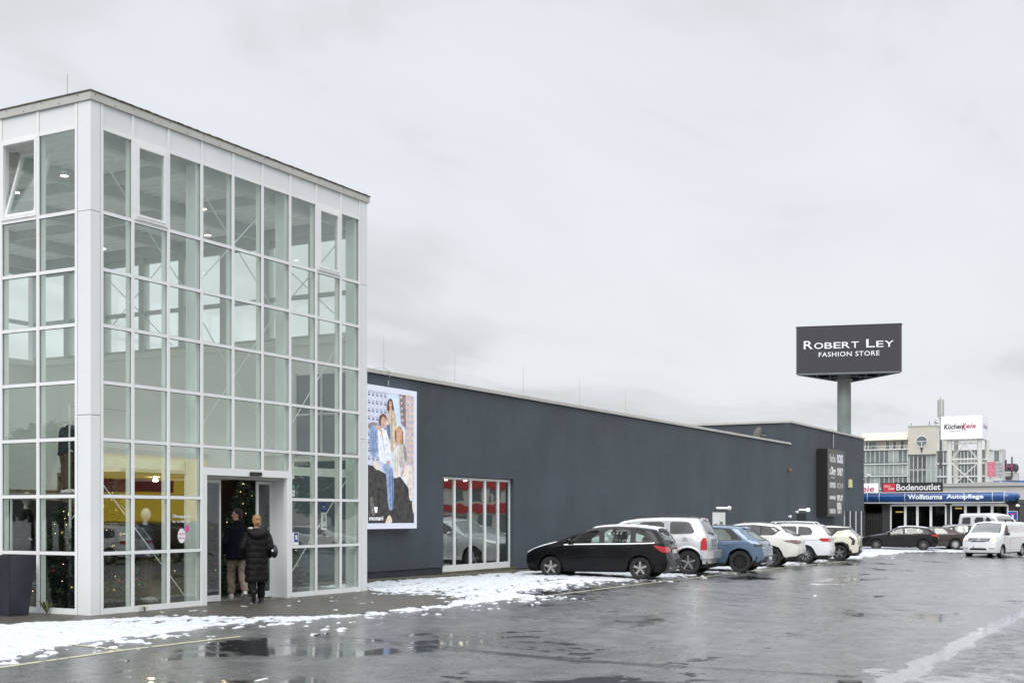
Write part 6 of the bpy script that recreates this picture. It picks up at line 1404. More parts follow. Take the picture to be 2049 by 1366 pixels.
def make_car(name, label, cat, p, loc, heading, group=None):
    t = thing(name, label, cat, loc, R(heading), group); bm = car_mesh(p); xu = p['fo'] + p['wb']; W = p['W']; Lc = p['L']; H = p['H']
    IDX = {}; mats = []
    def idx(nm): IDX.setdefault(nm, len(IDX) + 1); return IDX[nm]
    rearl = lambda c, n: n.x < -.5 and c.x < -.2; side = lambda c, n: abs(n.y) > .25; rearc = lambda c, n: n.x < -.12 and c.x < -.2; frontc = lambda c, n: n.x > .12 and c.x > p['wb']; topc = lambda c, n: n.z > .05
    if 'clad' in p:
        for poly in p['clad']: carve(bm, 'side', poly, side, idx('cladding'), xu)
    if 'clad_r' in p:
        for poly in p['clad_r']: carve(bm, 'end', poly, rearc, idx('cladding'), xu)
    for poly in p.get('trim', []): carve(bm, 'side', poly, side, idx('window_trim'), xu)
    for i, poly in enumerate(p['win']): carve(bm, 'side', rnd_poly(poly, 1, .12), lambda c, n: side(c, n) and c.y > 0, idx('side_window%d' % i), xu); carve(bm, 'side', rnd_poly(poly, 1, .12), lambda c, n: side(c, n) and c.y < 0, idx('far_window%d' % i), xu)
    if p.get('rtrim'): carve(bm, 'end', p['rtrim'], rearc, idx('window_trim'), xu)
    if p.get('rwin'): carve(bm, 'end', rnd_poly(p['rwin'], 1, .12), rearc, idx('rear_window'), xu)
    ws = p['wind']; carve(bm, 'top', ws, topc, idx('windscreen'), xu)
    for poly in p.get('tail_r', []): carve(bm, 'end', poly, rearl, idx('tail_light'), xu); carve(bm, 'end', [(-a, b) for a, b in poly][::-1], rearl, idx('tail_light_far'), xu)
    for poly in p.get('tail_s', []): carve(bm, 'side', poly, lambda c, n: abs(n.y) > .25 and c.x < 0 and c.y > 0, idx('tail_light'), xu); carve(bm, 'side', poly, lambda c, n: abs(n.y) > .25 and c.x < 0 and c.y < 0, idx('tail_light_far'), xu)
    for poly in p.get('head', []): carve(bm, 'end', poly, frontc, idx('headlight'), xu); carve(bm, 'end', [(-a, b) for a, b in poly][::-1], frontc, idx('headlight_far'), xu)
    for poly in p.get('grille', []): carve(bm, 'end', poly, frontc, idx('grille'), xu)
    bm.verts.ensure_lookup_table(); bm.verts.index_update(); bm.normal_update()
    bvh = BVHTree.FromBMesh(bm)
    def part(nm, key, mat, off=0.0, sm=50):
        if key not in IDX: return None
        vs, fs = split_bm(bm, IDX[key], off)
        if not fs: return None
        me = bpy.data.meshes.new(nm); me.from_pydata([tuple(v_) for v_ in vs], [], fs); smooth_mesh(me, sm); return link_mesh(nm, me, mat, t)
    # snow lying on upward faces
    for nm, x0, x1, ymax, zmin, seed in p.get('snow', []):
        b2 = bm.copy(); b2.faces.ensure_lookup_table(); keep = []
        rr_ = random.Random(seed)
        for f in b2.faces:
            c = f.calc_center_median(); u = xu - c.x; ok = x0 < u < x1 and abs(c.y) < ymax and f.normal.z > .55 and c.z > zmin
            if not ok: keep.append(f)
        bmesh.ops.delete(b2, geom=keep, context='FACES'); b2.verts.index_update()
        bd = {v_ for e_ in b2.edges if len(e_.link_faces) == 1 for v_ in e_.verts}
        for v_ in b2.verts: v_.co += v_.normal * (.003 if v_ in bd else .022 + .008 * rr_.random())
        if len(b2.faces):
            me = bpy.data.meshes.new('snow_cover'); b2.to_mesh(me); smooth_mesh(me, 80); link_mesh('snow_cover', me, car_snow, t)
        b2.free()
    paint_ = p['paint']; body = part('body', None, paint_) if False else None
    vs, fs = split_bm(bm, 0); me = bpy.data.meshes.new('body'); me.from_pydata([tuple(v_) for v_ in vs], [], fs); smooth_mesh(me, p.get('sharp', 38)); body = link_mesh('body', me, paint_, t)
    part('cladding', 'cladding', black_plastic, .004); part('window_trim', 'window_trim', p.get('trim_mat', black_plastic), -.001)
    for i in range(len(p['win'])): part('side_window', 'side_window%d' % i, p.get('glass', car_glass_d), -.008); part('side_window', 'far_window%d' % i, p.get('glass', car_glass_d), -.008)
    part('rear_window', 'rear_window', p.get('rglass', p.get('glass', car_glass_d)), -.008); part('windscreen', 'windscreen', p.get('wglass', car_glass_m), -.006)
    part('tail_light', 'tail_light', p.get('tail_mat', red_lens), .008); part('tail_light', 'tail_light_far', p.get('tail_mat', red_lens), .008)
    part('headlight', 'headlight', p.get('head_mat', clear_lens), .006); part('headlight', 'headlight_far', p.get('head_mat', clear_lens), .006); part('grille', 'grille', p.get('grille_mat', near_black), .003)
    def hit_s(u, z, sg=1):
        h = bvh.ray_cast(Vector((xu - u, sg * 3, z)), Vector((0, -sg, 0))); return h[0].y if h[0] else sg * W / 2
    def hit_r(y, z):
        h = bvh.ray_cast(Vector((-4, y, z)), Vector((1, 0, 0))); return h[0].x if h[0] else -(Lc - xu)
    def hit_f(y, z):
        h = bvh.ray_cast(Vector((8, y, z)), Vector((-1, 0, 0))); return h[0].x if h[0] else xu
    # seams
    sm = MB()
    for sg in (1, -1):
        for poly in p.get('seams', []):
            pp = []
            for (a, b) in zip(poly[:-1], poly[1:]):
                k = max(2, int(math.hypot(a[0] - b[0], a[1] - b[1]) / .08))
                for i in range(k): u, z = a[0] + (b[0] - a[0]) * i / k, a[1] + (b[1] - a[1]) * i / k; pp.append((xu - u, hit_s(u, z, sg) + sg * .0005, z))
            u, z = poly[-1]; pp.append((xu - u, hit_s(u, z, sg) + sg * .0005, z)); sm.tube(pp, .0045, 4)
    for poly in p.get('rseams', []):
        pp = []
        for (a, b) in zip(poly[:-1], poly[1:]):
            for i in range(6): y, z = a[0] + (b[0] - a[0]) * i / 6, a[1] + (b[1] - a[1]) * i / 6; pp.append((hit_r(y, z) - .0005, y, z))
        y, z = poly[-1]; pp.append((hit_r(y, z), y, z)); sm.tube(pp, .005, 4)
    if sm.v: sm.build('door_seams', near_black, t)
    for sg in (1, -1):
        for (u, z) in p.get('handles', []):
            q = MB(); yv = hit_s(u, z, sg); q.tube([(xu - u + .10, yv, z), (xu - u + .09, yv + sg * .03, z), (xu - u - .09, yv + sg * .03, z), (xu - u - .10, yv, z)], [.012, .015, .015, .012], 6); q.build('door_handle', p.get('handle_mat', paint_), t, smooth=50)
        u, z = p['mirror']; yv = hit_s(u, z - .04, sg); q = MB().tube([(xu - u, yv - sg * .03, z - .03), (xu - u - .02, yv + sg * .08, z)], .03, 6).ell((xu - u, yv + sg * .15, z + .035), .075, .115, .09, 14, 8); q.build('wing_mirror', p.get('mirror_mat', paint_), t, smooth=60)
    # underbody and cabin
    q = MB(); hwn = W / 2 - .30; q.box(-(Lc - xu) + .12, xu - .15, -hwn, hwn, .20, .62); q.box(p['r'] + .12, p['wb'] - p['r'] - .12, -W / 2 + .07, W / 2 - .07, .20, .5)
    q.box(-(Lc - xu) + .12, -p['r'] - .10, -W / 2 + .16, W / 2 - .16, .24, .6); q.box(p['wb'] + p['r'] + .10, xu - .22, -W / 2 + .22, W / 2 - .22, .22, .55)
    for xw in (0, p['wb']):
        for sg in (1, -1):
            ra = p['r'] + p.get('arch', .055) + .012; y0, y1 = sg * (W / 2 - .075), sg * (W / 2 - .42); q.lathe([(ra, y0), (ra, y1), (0, y1)], (xw, 0, p['r']), 'y', 20, R(-12), R(192))
    q.build('underbody', near_black, t)
    q = MB(); zb_ = p['belt'][0][1] - .12; q.box(-.45, p['wb'] - .15, -W / 2 + .12, W / 2 - .12, .50, .62)
    q.box(p['wb'] - .55, p['wb'] - .05, -W / 2 + .14, W / 2 - .14, .6, zb_); q.box(max(-.75, -(Lc - xu) + .22), -.2, -W / 2 + .16, W / 2 - .16, .55, zb_ + .02); q.build('cabin', cabin_m, t)
    q = MB(); sx = p.get('seat', 1.25); hz = min(.78, p['H'] - .16 - .74)
    for y in (-.38, .38):
        q.box(sx - .25, sx + .28, y - .24, y + .24, .60, .78); n0 = len(q.v); q.box(-.06, .06, -.23, .23, 0, .55).box(-.04, .04, -.13, .13, .575, hz); q.xf(Matrix.Translation((sx - .28, y, .74)) @ Matrix.Rotation(R(-14), 4, 'Y'), n0)
    n0 = len(q.v); q.box(-.06, .06, -.62, .62, 0, .50).box(-.04, .04, -.50, -.26, .505, hz - .1).box(-.04, .04, .26, .50, .505, hz - .1); q.xf(Matrix.Translation((sx - 1.15, 0, .72)) @ Matrix.Rotation(R(-16), 4, 'Y'), n0)
    q.build('seats', seat_m, t); MB().lathe([(.17, 0), (.185, .012), (.20, 0), (.185, -.012), (.17, 0)], (0, 0, 0), 'x', 20).xf(Matrix.Translation((p['wb'] - .70, .37, zb_ + .05)) @ Matrix.Rotation(R(-25), 4, 'Y')).build('steering_wheel', near_black, t)
    for (x, fr2) in ((0, 0), (p['wb'], 1)):
        for sg in (1, -1): wheel(t, x, sg * (W / 2 - p.get('tw', .22) / 2 - .035), p['r'], sg, p.get('tw', .22), p.get('rim', alloy), p.get('spokes', 10), p.get('style', 0))
    # plates
    if p.get('plate_r'):
        z = p['plate_r']; x = hit_r(0, z); o = MB().box(x - .022, x - .006, -.26, .26, z - .055, z + .055).build('number_plate', plate_m, t, bevel=.004); MB().box(x - .026, x - .0225, .21, .255, z - .05, z + .05).build('blue_band', plate_b, o)
    if p.get('plate_f'):
        z = p['plate_f']; x = hit_f(0, z); o = MB().box(x + .006, x + .022, -.26, .26, z - .055, z + .055).build('number_plate', plate_m, t, bevel=.004); MB().box(x + .0225, x + .026, -.255, -.21, z - .05, z + .05).build('blue_band', plate_b, o)
    if p.get('spoiler'):
        u0, z, dpt, wd = p['spoiler']; q = MB().add([(xu - u0 + .20, -wd, z + .02), (xu - u0 + .20, wd, z + .02), (xu - u0 - dpt, wd - .08, z - .015), (xu - u0 - dpt, -wd + .08, z - .015), (xu - u0 + .18, -wd, z - .02), (xu - u0 + .18, wd, z - .02), (xu - u0 - dpt, wd - .08, z - .045), (xu - u0 - dpt, -wd + .08, z - .045)], [(0, 1, 2, 3), (7, 6, 5, 4), (0, 3, 7, 4), (3, 2, 6, 7), (2, 1, 5, 6), (1, 0, 4, 5)]); q.build('spoiler', p.get('spoiler_mat', paint_), t)
        if p.get('spoiler_snow'): MB().box(xu - u0 - dpt + .02, xu - u0 + .22, -wd + .10, wd - .10, z + .021, z + .045).build('snow_cover', snow_m, t, bevel=.01)
    if p.get('wiper'): z = p['wiper']; x = hit_r(0, z); MB().tube([(x - .03, 0, z), (hit_r(.2, z + .05) - .025, .22, z + .05), (hit_r(.4, z + .07) - .02, .42, z + .07)], .014, 6).ell((x - .02, 0, z), .03, .05, .03, 10, 6).build('rear_wiper', black_plastic, t)
    if p.get('rails'):
        u0, u1, z0, yv = p['rails']; q = MB()
        for sg in (1, -1): q.tube([(xu - u0, sg * yv, z0 - .07), (xu - u0 - .12, sg * yv, z0), (xu - (u0 + u1) / 2, sg * yv, z0 + .015), (xu - u1 + .12, sg * yv, z0 - .01), (xu - u1, sg * yv, z0 - .09)], .018, 6)
        for uu in p.get('crossbars', []): q.tube([(xu - uu, -yv, z0), (xu - uu, yv, z0)], .016, 6)
        q.build('roof_rail', p.get('rail_mat', black_plastic), t, smooth=60)
    if p.get('extra'): p['extra'](t, xu, hit_s, hit_r, hit_f)
    bm.free(); return t
def place(px_contact, heading, W, z=None):
    x, y = px_contact; a = R(heading); cx, cy = x + math.sin(a) * (W / 2 - .12), y - math.cos(a) * (W / 2 - .12)
    return (cx, cy, GZ(cx, cy) + .004 if z is None else z)

# -- black compact hatchback
def ex_black(t, xu, hs, hr, hf):
    q = MB()
    for sg in (1, -1):
        pts = [(xu - u, hs(u, z, sg) + sg * .006, z) for u, z in ((1.22, .985), (1.6, .998), (2.2, 1.01), (3.0, 1.022), (3.6, 1.035), (3.93, 1.05))]
        q.tube(pts, .021, 6)
    q.build('chrome_strip', chrome, t)
    q = MB(); x = hr(0, .92); q.tube([(hr(-.32, .93) - .01, -.32, .93), (x - .015, 0, .935), (hr(.32, .93) - .01, .32, .93)], .014, 6).build('chrome_bar', chrome, t)
    q = MB(); q.lathe([(.038, 0), (.046, .008), (.054, 0)], (hr(0, 1.0) - .012, 0, 1.005), 'x', 16).tube([(hr(0, 1.0) - .012, 0, 1.005), (hr(0, 1.0) - .012, 0, 1.05)], .006, 4).tube([(hr(0, 1.0) - .012, 0, 1.005), (hr(0, 1.0) - .012, .038, .982)], .006, 4).tube([(hr(0, 1.0) - .012, 0, 1.005), (hr(0, 1.0) - .012, -.038, .982)], .006, 4).build('emblem', chrome, t)
    q = MB(); [q.tube([(hr(s_ * .5, .32) - .02, s_ * .5, .33), (hr(s_ * .62, .34) - .01, s_ * .62, .34)], .02, 6) for s_ in (1, -1)]; q.build('exhaust_trim', chrome, t)
    MB().tube([(hr(-.62, .63) - .004, -.62, .66), (hr(-.4, .6) - .01, -.4, .605), (hr(0, .6) - .012, 0, .60), (hr(.4, .6) - .01, .4, .605), (hr(.62, .63) - .004, .62, .66)], .012, 5).build('bumper_edge', M('edge_grey', (.12, .12, .13), .3, coat=.5), t)
blk = dict(L=4.30, W=1.79, H=1.56, wb=2.70, fo=.79, r=.325, tw=.21, spokes=5, style=1, rim=M('rim_bright', (.40, .39, .375), .35, .5), paint=paint_mat('paint_black', (.004, .004, .006), .0, .28, .22, .18),
    top=[(0, .72), (.07, .80), (.25, .90), (.50, .98), (.80, 1.05), (1.15, 1.19), (1.50, 1.35), (1.85, 1.475), (2.3, 1.54), (2.8, 1.56), (3.4, 1.535), (3.9, 1.475), (4.1, 1.44)],
    belt=[(.0, .68), (.25, .80), (.5, .88), (.9, .945), (1.25, .985), (2.2, 1.01), (3.2, 1.03), (4.3, 1.07)], nose=[(.15, .14), (.3, .05), (.5, 0), (.66, .01), (.76, .05), (.88, .10), (1.6, .10)],
    rear=[(.2, -.13), (.32, -.05), (.48, 0), (.60, -.01), (.66, -.05), (.9, -.075), (1.05, -.12), (1.25, -.25), (1.42, -.38), (1.6, -.40)],
    trim=[[(1.28, 1.0), (3.98, 1.045), (3.80, 1.30), (3.45, 1.415), (2.9, 1.47), (2.3, 1.465), (1.95, 1.41), (1.65, 1.28)]],
    win=[[(1.42, 1.025), (2.28, 1.035), (2.25, 1.425), (1.98, 1.385), (1.72, 1.27)], [(2.44, 1.035), (3.20, 1.045), (3.20, 1.41), (2.9, 1.44), (2.42, 1.432)], [(3.36, 1.075), (3.80, 1.10), (3.62, 1.25), (3.36, 1.345)]],
    rtrim=[(-.66, 1.04), (.66, 1.04), (.58, 1.42), (-.58, 1.42)], rwin=[(-.58, 1.07), (.58, 1.07), (.50, 1.37), (-.50, 1.37)], wind=[(.84, -.72), (1.86, -.55), (1.86, .55), (.84, .72)],
    glass=car_glass_c, tail_r=[[(.42, .80), (.95, .76), (.95, .93), (.66, .95), (.42, .90)]], tail_s=[[(3.88, .99), (4.10, .955), (4.45, .93), (4.45, .76), (4.14, .79), (4.0, .88)]],
    seams=[[(1.28, .98), (1.24, .55), (1.32, .30)], [(2.35, 1.02), (2.36, .55), (2.34, .28)], [(3.30, 1.03), (3.28, .80), (3.05, .40)], [(.75, .62), (1.25, .64), (2.3, .70), (3.3, .78), (3.7, .86)], [(1.28, .32), (3.05, .34)]],
    rseams=[[(-.62, .70), (-.3, .62), (.3, .62), (.62, .70)], [(.64, 1.0), (.62, .70)]], handles=[(2.12, .90), (3.13, .93)], mirror=(1.42, 1.045), mirror_mat=paint_mat('paint_black', (0, 0, 0)),
    plate_r=.80, spoiler=(3.90, 1.452, .10, .54), wiper=1.06, seat=1.20, snow=[('roof', 1.95, 4.02, .60, 1.38, 1), ('hood', .03, .76, .76, .66, 2)], extra=ex_black)
make_car('hatchback', 'black compact hatchback with snow on roof and bonnet, parked nearest the camera', 'car', blk, place((18.24, -2.37), 98.5, 1.79), 98.5, 'cars parked nose in along the grey store')

# -- silver white large SUV
def ex_silver(t, xu, hs, hr, hf):
    xb = -(5.10 - xu) - .04; MB().prism([(xb + .34, .955), (xb + .16, .95), (xb + .06, .90), (xb + .01, .78), (xb, .5), (xb, -.5), (xb + .01, -.78), (xb + .06, -.90), (xb + .16, -.95), (xb + .34, -.955)], 'z', .50, .745).build('rear_bumper', paint_mat('paint_silver', (0, 0, 0)), t, bevel=.018, smooth=45)
    MB().box(xb + .03, xb + .12, -.75, .75, .747, .755).build('bumper_pad', M('pad', (.25, .25, .26), .5), t)
    x = hr(0, 1.0); MB().box(x - .03, x - .005, -.30, .30, .90, 1.10).build('plate_recess', M('recess_silver', (.35, .36, .37), .3, .3), t, bevel=.02); MB().box(x - .05, x - .02, -.34, .34, 1.10, 1.14).build('chrome_bar', chrome, t, bevel=.01)
    for sg in (1,): yv = hs(4.3, 1.1, sg); MB().lathe([(0, .012), (.095, .012), (.105, -.02)], (xu - 4.30, yv - .002, 1.10), 'y', 20).build('fuel_cap', paint_mat('paint_silver', (0, 0, 0)), t); MB().ell((xu - 4.72, hs(4.72, 1.145, 1) - .002, 1.145), .03, .006, .032, 12, 6).build('badge', M('badge_blue', (.03, .03, .12), .4), t)
    for sg in (1, -1):
        q = MB()
        for c in (xu - .95 - 3.02,): 
            pts = [(0 + .50 * math.cos(a), hs(xu - .50 * math.cos(a), .38 + .50 * math.sin(a), sg) + sg * .012, .38 + .50 * math.sin(a)) for a in np.linspace(.35, math.pi - .2, 16)]
            q.tube(pts, [(.05, .035)] * 16, 8)
        q.build('wheel_flare', paint_mat('paint_silver', (0, 0, 0)), t, smooth=60)
    MB().box(hr(0, 1.74) - .03, hr(0, 1.74) + .05, -.18, .18, 1.73, 1.765).build('brake_light', M('brake_pink', (.75, .25, .35), .3), t, bevel=.008)
sil = dict(L=5.10, W=1.93, H=1.83, wb=3.45, fo=.95, r=.385, tw=.25, spokes=5, style=2, base=.34, arch=.07, paint=paint_mat('paint_silver', (.58, .60, .62), .35, .25), tumble=.17, crown=.035,
    top=[(0, .95), (.15, 1.05), (.6, 1.12), (1.2, 1.17), (1.45, 1.24), (1.9, 1.56), (2.15, 1.71), (2.7, 1.80), (3.4, 1.83), (4.4, 1.82), (4.9, 1.77)], belt=[(0, .88), (.5, 1.05), (1.3, 1.13), (3, 1.16), (5.1, 1.19)],
    nose=[(.25, .12), (.5, 0), (.8, 0), (.95, .04), (1.1, .12), (1.9, .14)], rear=[(.3, -.16), (.5, -.12), (.74, -.12), (1.1, -.13), (1.2, -.15), (1.5, -.28), (1.72, -.42), (1.9, -.46)], rsm=.05,
    win=[[(1.75, 1.22), (2.55, 1.24), (2.50, 1.63), (2.25, 1.60), (1.98, 1.47)], [(2.80, 1.25), (3.62, 1.26), (3.60, 1.67), (2.80, 1.66)], [(3.80, 1.27), (4.62, 1.31), (4.50, 1.63), (4.40, 1.66), (3.80, 1.675)]], glass=M('tinted_pane', (.10, .10, .105), .08, spec=.9, var=.25, scale=3),
    rwin=[(-.68, 1.26), (.68, 1.26), (.60, 1.70), (-.60, 1.70)], rglass=M('tinted_pane2', (.17, .175, .185), .08, spec=.9, var=.2, scale=2), wind=[(1.45, -.74), (2.1, -.62), (2.1, .62), (1.45, .74)],
    tail_r=[[(.82, .78), (1.0, .78), (1.0, 1.165), (.84, 1.165)]], tail_s=[[(4.80, .78), (5.1, .78), (5.1, 1.165), (4.86, 1.165), (4.80, 1.05)]],
    seams=[[(1.65, 1.15), (1.58, .6), (1.65, .4)], [(2.66, 1.2), (2.66, .4)], [(3.70, 1.2), (3.70, .85), (3.45, .45)]], rseams=[[(-.70, .80), (.70, .80)], [(.70, 1.2), (.70, .80)], [(-.70, 1.22), (.70, 1.22)]], handles=[(2.5, 1.02), (3.55, 1.04)],
    mirror=(1.85, 1.20), wiper=1.27, rails=(2.5, 4.75, 1.85, .66), crossbars=(3.3, 4.3), seat=1.5, extra=ex_silver)
make_car('suv', 'big silver white SUV with dark tinted windows and roof rails, second car in the row', 'car', sil, place((22.37, -2.27), 97, 1.93), 97, 'cars parked nose in along the grey store')

# -- blue crossover
def ex_blue(t, xu, hs, hr, hf):
    MB().box(-(4.64 - xu) - .012, -(4.64 - xu) + .3, -.86, .86, .30, .34).build('skid_strip', M('strip_silver', (.5, .52, .55), .3, .5), t)
    x = -(4.64 - xu); MB().add([(x - .03, -.55, .42), (x - .03, .55, .42), (x - .03, .45, .24), (x - .03, -.45, .24), (x + .1, -.55, .42), (x + .1, .55, .42), (x + .1, .45, .24), (x + .1, -.45, .24)], [(0, 1, 2, 3), (0, 4, 5, 1), (1, 5, 6, 2), (2, 6, 7, 3), (3, 7, 4, 0)]).build('skid_plate', M('skid', (.16, .17, .18), .4, .3), t)
    q = MB(); [q.box(hr(s_ * .72, .83) - .012, hr(s_ * .72, .83) + .02, s_ * .5, s_ * .9, .815, .845) for s_ in (1, -1)]; q.build('light_bar', M('bar_white', (.70, .72, .75), .3), t)
    for sg in (1, -1): MB().tube([(xu - u, hs(u, z, sg) + sg * .001, z) for u, z in ((2.9, .945), (3.4, .95), (3.9, .955), (4.3, .96))], .006, 4).build('crease', M('crease_blue', (.05, .08, .12), .4), t)
blu = dict(L=4.64, W=1.89, H=1.60, wb=3.0, fo=.84, r=.37, tw=.25, spokes=10, style=1, rim=black_alloy, base=.24, arch=.08, paint=paint_mat('paint_blue', (.085, .145, .23), .2, .25), rt=.06, crown=.03,
    top=[(0, .82), (.15, .92), (.8, 1.03), (1.1, 1.08), (1.5, 1.30), (1.95, 1.52), (2.4, 1.59), (2.9, 1.60), (3.5, 1.58), (4.2, 1.50)], belt=[(0, .78), (.8, .97), (2, 1.02), (4.64, 1.06)],
    nose=[(.2, .1), (.4, 0), (.75, 0), (.85, .06), (1.7, .12)], rear=[(.22, -.20), (.40, -.02), (.55, 0), (.72, -.03), (.95, -.06), (1.02, -.10), (1.15, -.34), (1.40, -.72), (1.50, -.80), (1.62, -.82)], rsm=.025,
    clad=[[(3.28, .2), (4.40, .2), (4.40, .42), (4.25, .42), (4.16, .62), (4.03, .77), (3.84, .835), (3.64, .77), (3.48, .6), (3.38, .38)], [(.35, .2), (1.36, .2), (1.30, .5), (1.1, .74), (.84, .82), (.6, .74), (.42, .5)], [(1.36, .2), (3.30, .2), (3.34, .34), (1.34, .34)]],
    clad_r=[[(-.95, .2), (.95, .2), (.88, .46), (.7, .56), (-.7, .56), (-.88, .46)]],
    trim=[[(1.45, 1.05), (3.95, 1.08), (3.50, 1.47), (2.9, 1.51), (2.1, 1.49), (1.75, 1.36)]], win=[[(1.6, 1.08), (2.5, 1.09), (2.5, 1.46), (2.1, 1.45), (1.85, 1.34)], [(2.6, 1.09), (3.55, 1.10), (3.52, 1.22), (3.30, 1.46), (2.6, 1.47)]], glass=M('pane_greygreen', (.16, .19, .17), .08, spec=.9, var=.2, scale=3),
    rtrim=[(-.76, 1.06), (.76, 1.06), (.66, 1.50), (-.66, 1.50)], rwin=[(-.64, 1.09), (.64, 1.09), (.52, 1.40), (-.52, 1.40)], rglass=M('pane_pale', (.40, .44, .42), .06, spec=1., var=.1, scale=2), wind=[(1.12, -.7), (1.95, -.56), (1.95, .56), (1.12, .7)],
    tail_r=[[(.30, .88), (.92, .88), (.92, .97), (.30, .97)]], tail_s=[[(4.30, .88), (4.62, .88), (4.62, .97), (4.34, .97)]], tail_mat=M('tail_smoke', (.05, .05, .06), .15, coat=.8, var=.5, scale=25),
    seams=[[(3.6, 1.05), (3.64, .9)], [(2.55, 1.06), (2.55, .35)], [(3.75, 1.5), (3.95, 1.3), (4.15, 1.1)]], handles=[(2.3, .93), (3.35, .95)], mirror=(1.6, 1.08), plate_r=.47, spoiler=(3.74, 1.515, .20, .58), spoiler_mat=paint_mat('paint_blue', (0, 0, 0)), seat=1.5, sharp=34, extra=ex_blue)
make_car('crossover', 'light blue angular crossover with black wheels and sharp rear pillar, third car in the row', 'car', blu, place((25.42, -2.95), 97, 1.89), 97, 'cars parked nose in along the grey store')

# -- cream white sporty SUV
def ex_w1(t, xu, hs, hr, hf):
    q = MB(); [q.lathe([(.035, 0), (.05, .0), (.05, -.1)], (hr(s_ * .62, .38) - .02, s_ * .62, .36), 'x', 14) for s_ in (1, -1)]; q.build('exhaust', M('exh', (.09, .09, .09), .4, .6), t)
    MB().prism([(-.02, 0), (.10, 0), (-.02, .07)], 'y', -.01, .01).xf(Matrix.Translation((-.55, 0, 1.665))).build('roof_fin', paint_mat('paint_pearl', (0, 0, 0)), t)
w1 = dict(L=4.69, W=1.90, H=1.68, wb=2.82, fo=.88, r=.37, tw=.25, spokes=5, style=1, rim=M('rim_dark', (.10, .10, .11), .35, .6), base=.26, arch=.06, paint=paint_mat('paint_pearl', (.72, .71, .66), .05, .25), rt=.11, rbow=.10,
    top=[(0, .85), (.15, .96), (.9, 1.10), (1.2, 1.15), (1.6, 1.38), (2.0, 1.58), (2.5, 1.67), (3.1, 1.68), (3.8, 1.62), (4.3, 1.50)], belt=[(0, .80), (.8, 1.0), (2, 1.10), (3.5, 1.15), (4.69, 1.17)],
    nose=[(.2, .12), (.4, 0), (.75, .02), (.9, .1), (1.8, .14)], rear=[(.25, -.22), (.42, -.04), (.60, 0), (.85, -.05), (1.02, -.04), (1.10, -.12), (1.35, -.52), (1.50, -.74), (1.70, -.80)],
    clad=[[(3.2, .2), (4.7, .2), (4.62, .40), (4.20, .34), (4.15, .42), (3.98, .73), (3.70, .82), (3.42, .73), (3.28, .48), (3.2, .36)], [(.4, .2), (3.2, .2), (3.2, .34), (1.36, .34), (1.2, .7), (.88, .8), (.55, .66)]], clad_r=[[(-.95, .2), (.95, .2), (.95, .38), (.5, .50), (-.5, .50), (-.95, .38)]],
    win=[[(1.75, 1.17), (2.55, 1.18), (2.5, 1.55), (2.2, 1.53), (1.95, 1.40)], [(2.62, 1.18), (3.25, 1.19), (3.25, 1.55), (2.62, 1.56)], [(3.3, 1.20), (3.72, 1.24), (3.95, 1.38), (3.75, 1.48), (3.3, 1.55)]], glass=M('tinted_pane', (0, 0, 0)), trim=[[(1.68, 1.15), (3.75, 1.19), (4.02, 1.38), (3.78, 1.51), (3.0, 1.585), (2.2, 1.56), (1.9, 1.42)]],
    rtrim=[(-.70, 1.15), (.70, 1.15), (.78, 1.32), (.60, 1.52), (-.60, 1.52), (-.78, 1.32)], rwin=[(-.62, 1.17), (.62, 1.17), (.66, 1.30), (.52, 1.46), (-.52, 1.46), (-.66, 1.30)], rglass=M('tinted_pane2', (0, 0, 0)), wind=[(1.25, -.7), (2.0, -.56), (2.0, .56), (1.25, .7)],
    tail_r=[[(.42, .90), (.86, .88), (.90, 1.00), (.42, .99)]], tail_s=[[(4.10, .985), (4.64, .86), (4.64, 1.01), (4.40, 1.02)]], tail_mat=M('tail_grey_red', (.22, .12, .14), .15, coat=.8, var=.6, scale=10), handles=[(2.4, 1.0), (3.2, 1.02)], mirror=(1.8, 1.16),
    seams=[[(2.58, 1.15), (2.58, .4)], [(3.5, 1.15), (3.45, .9)]], plate_r=.64, spoiler=(3.83, 1.585, .10, .55), wiper=1.19, seat=1.4, extra=ex_w1)
make_car('suv', 'cream white sporty SUV with slim rear lights, fourth car in the row', 'car', w1, place((31.38, -2.23), 97, 1.90), 97, 'cars parked nose in along the grey store')

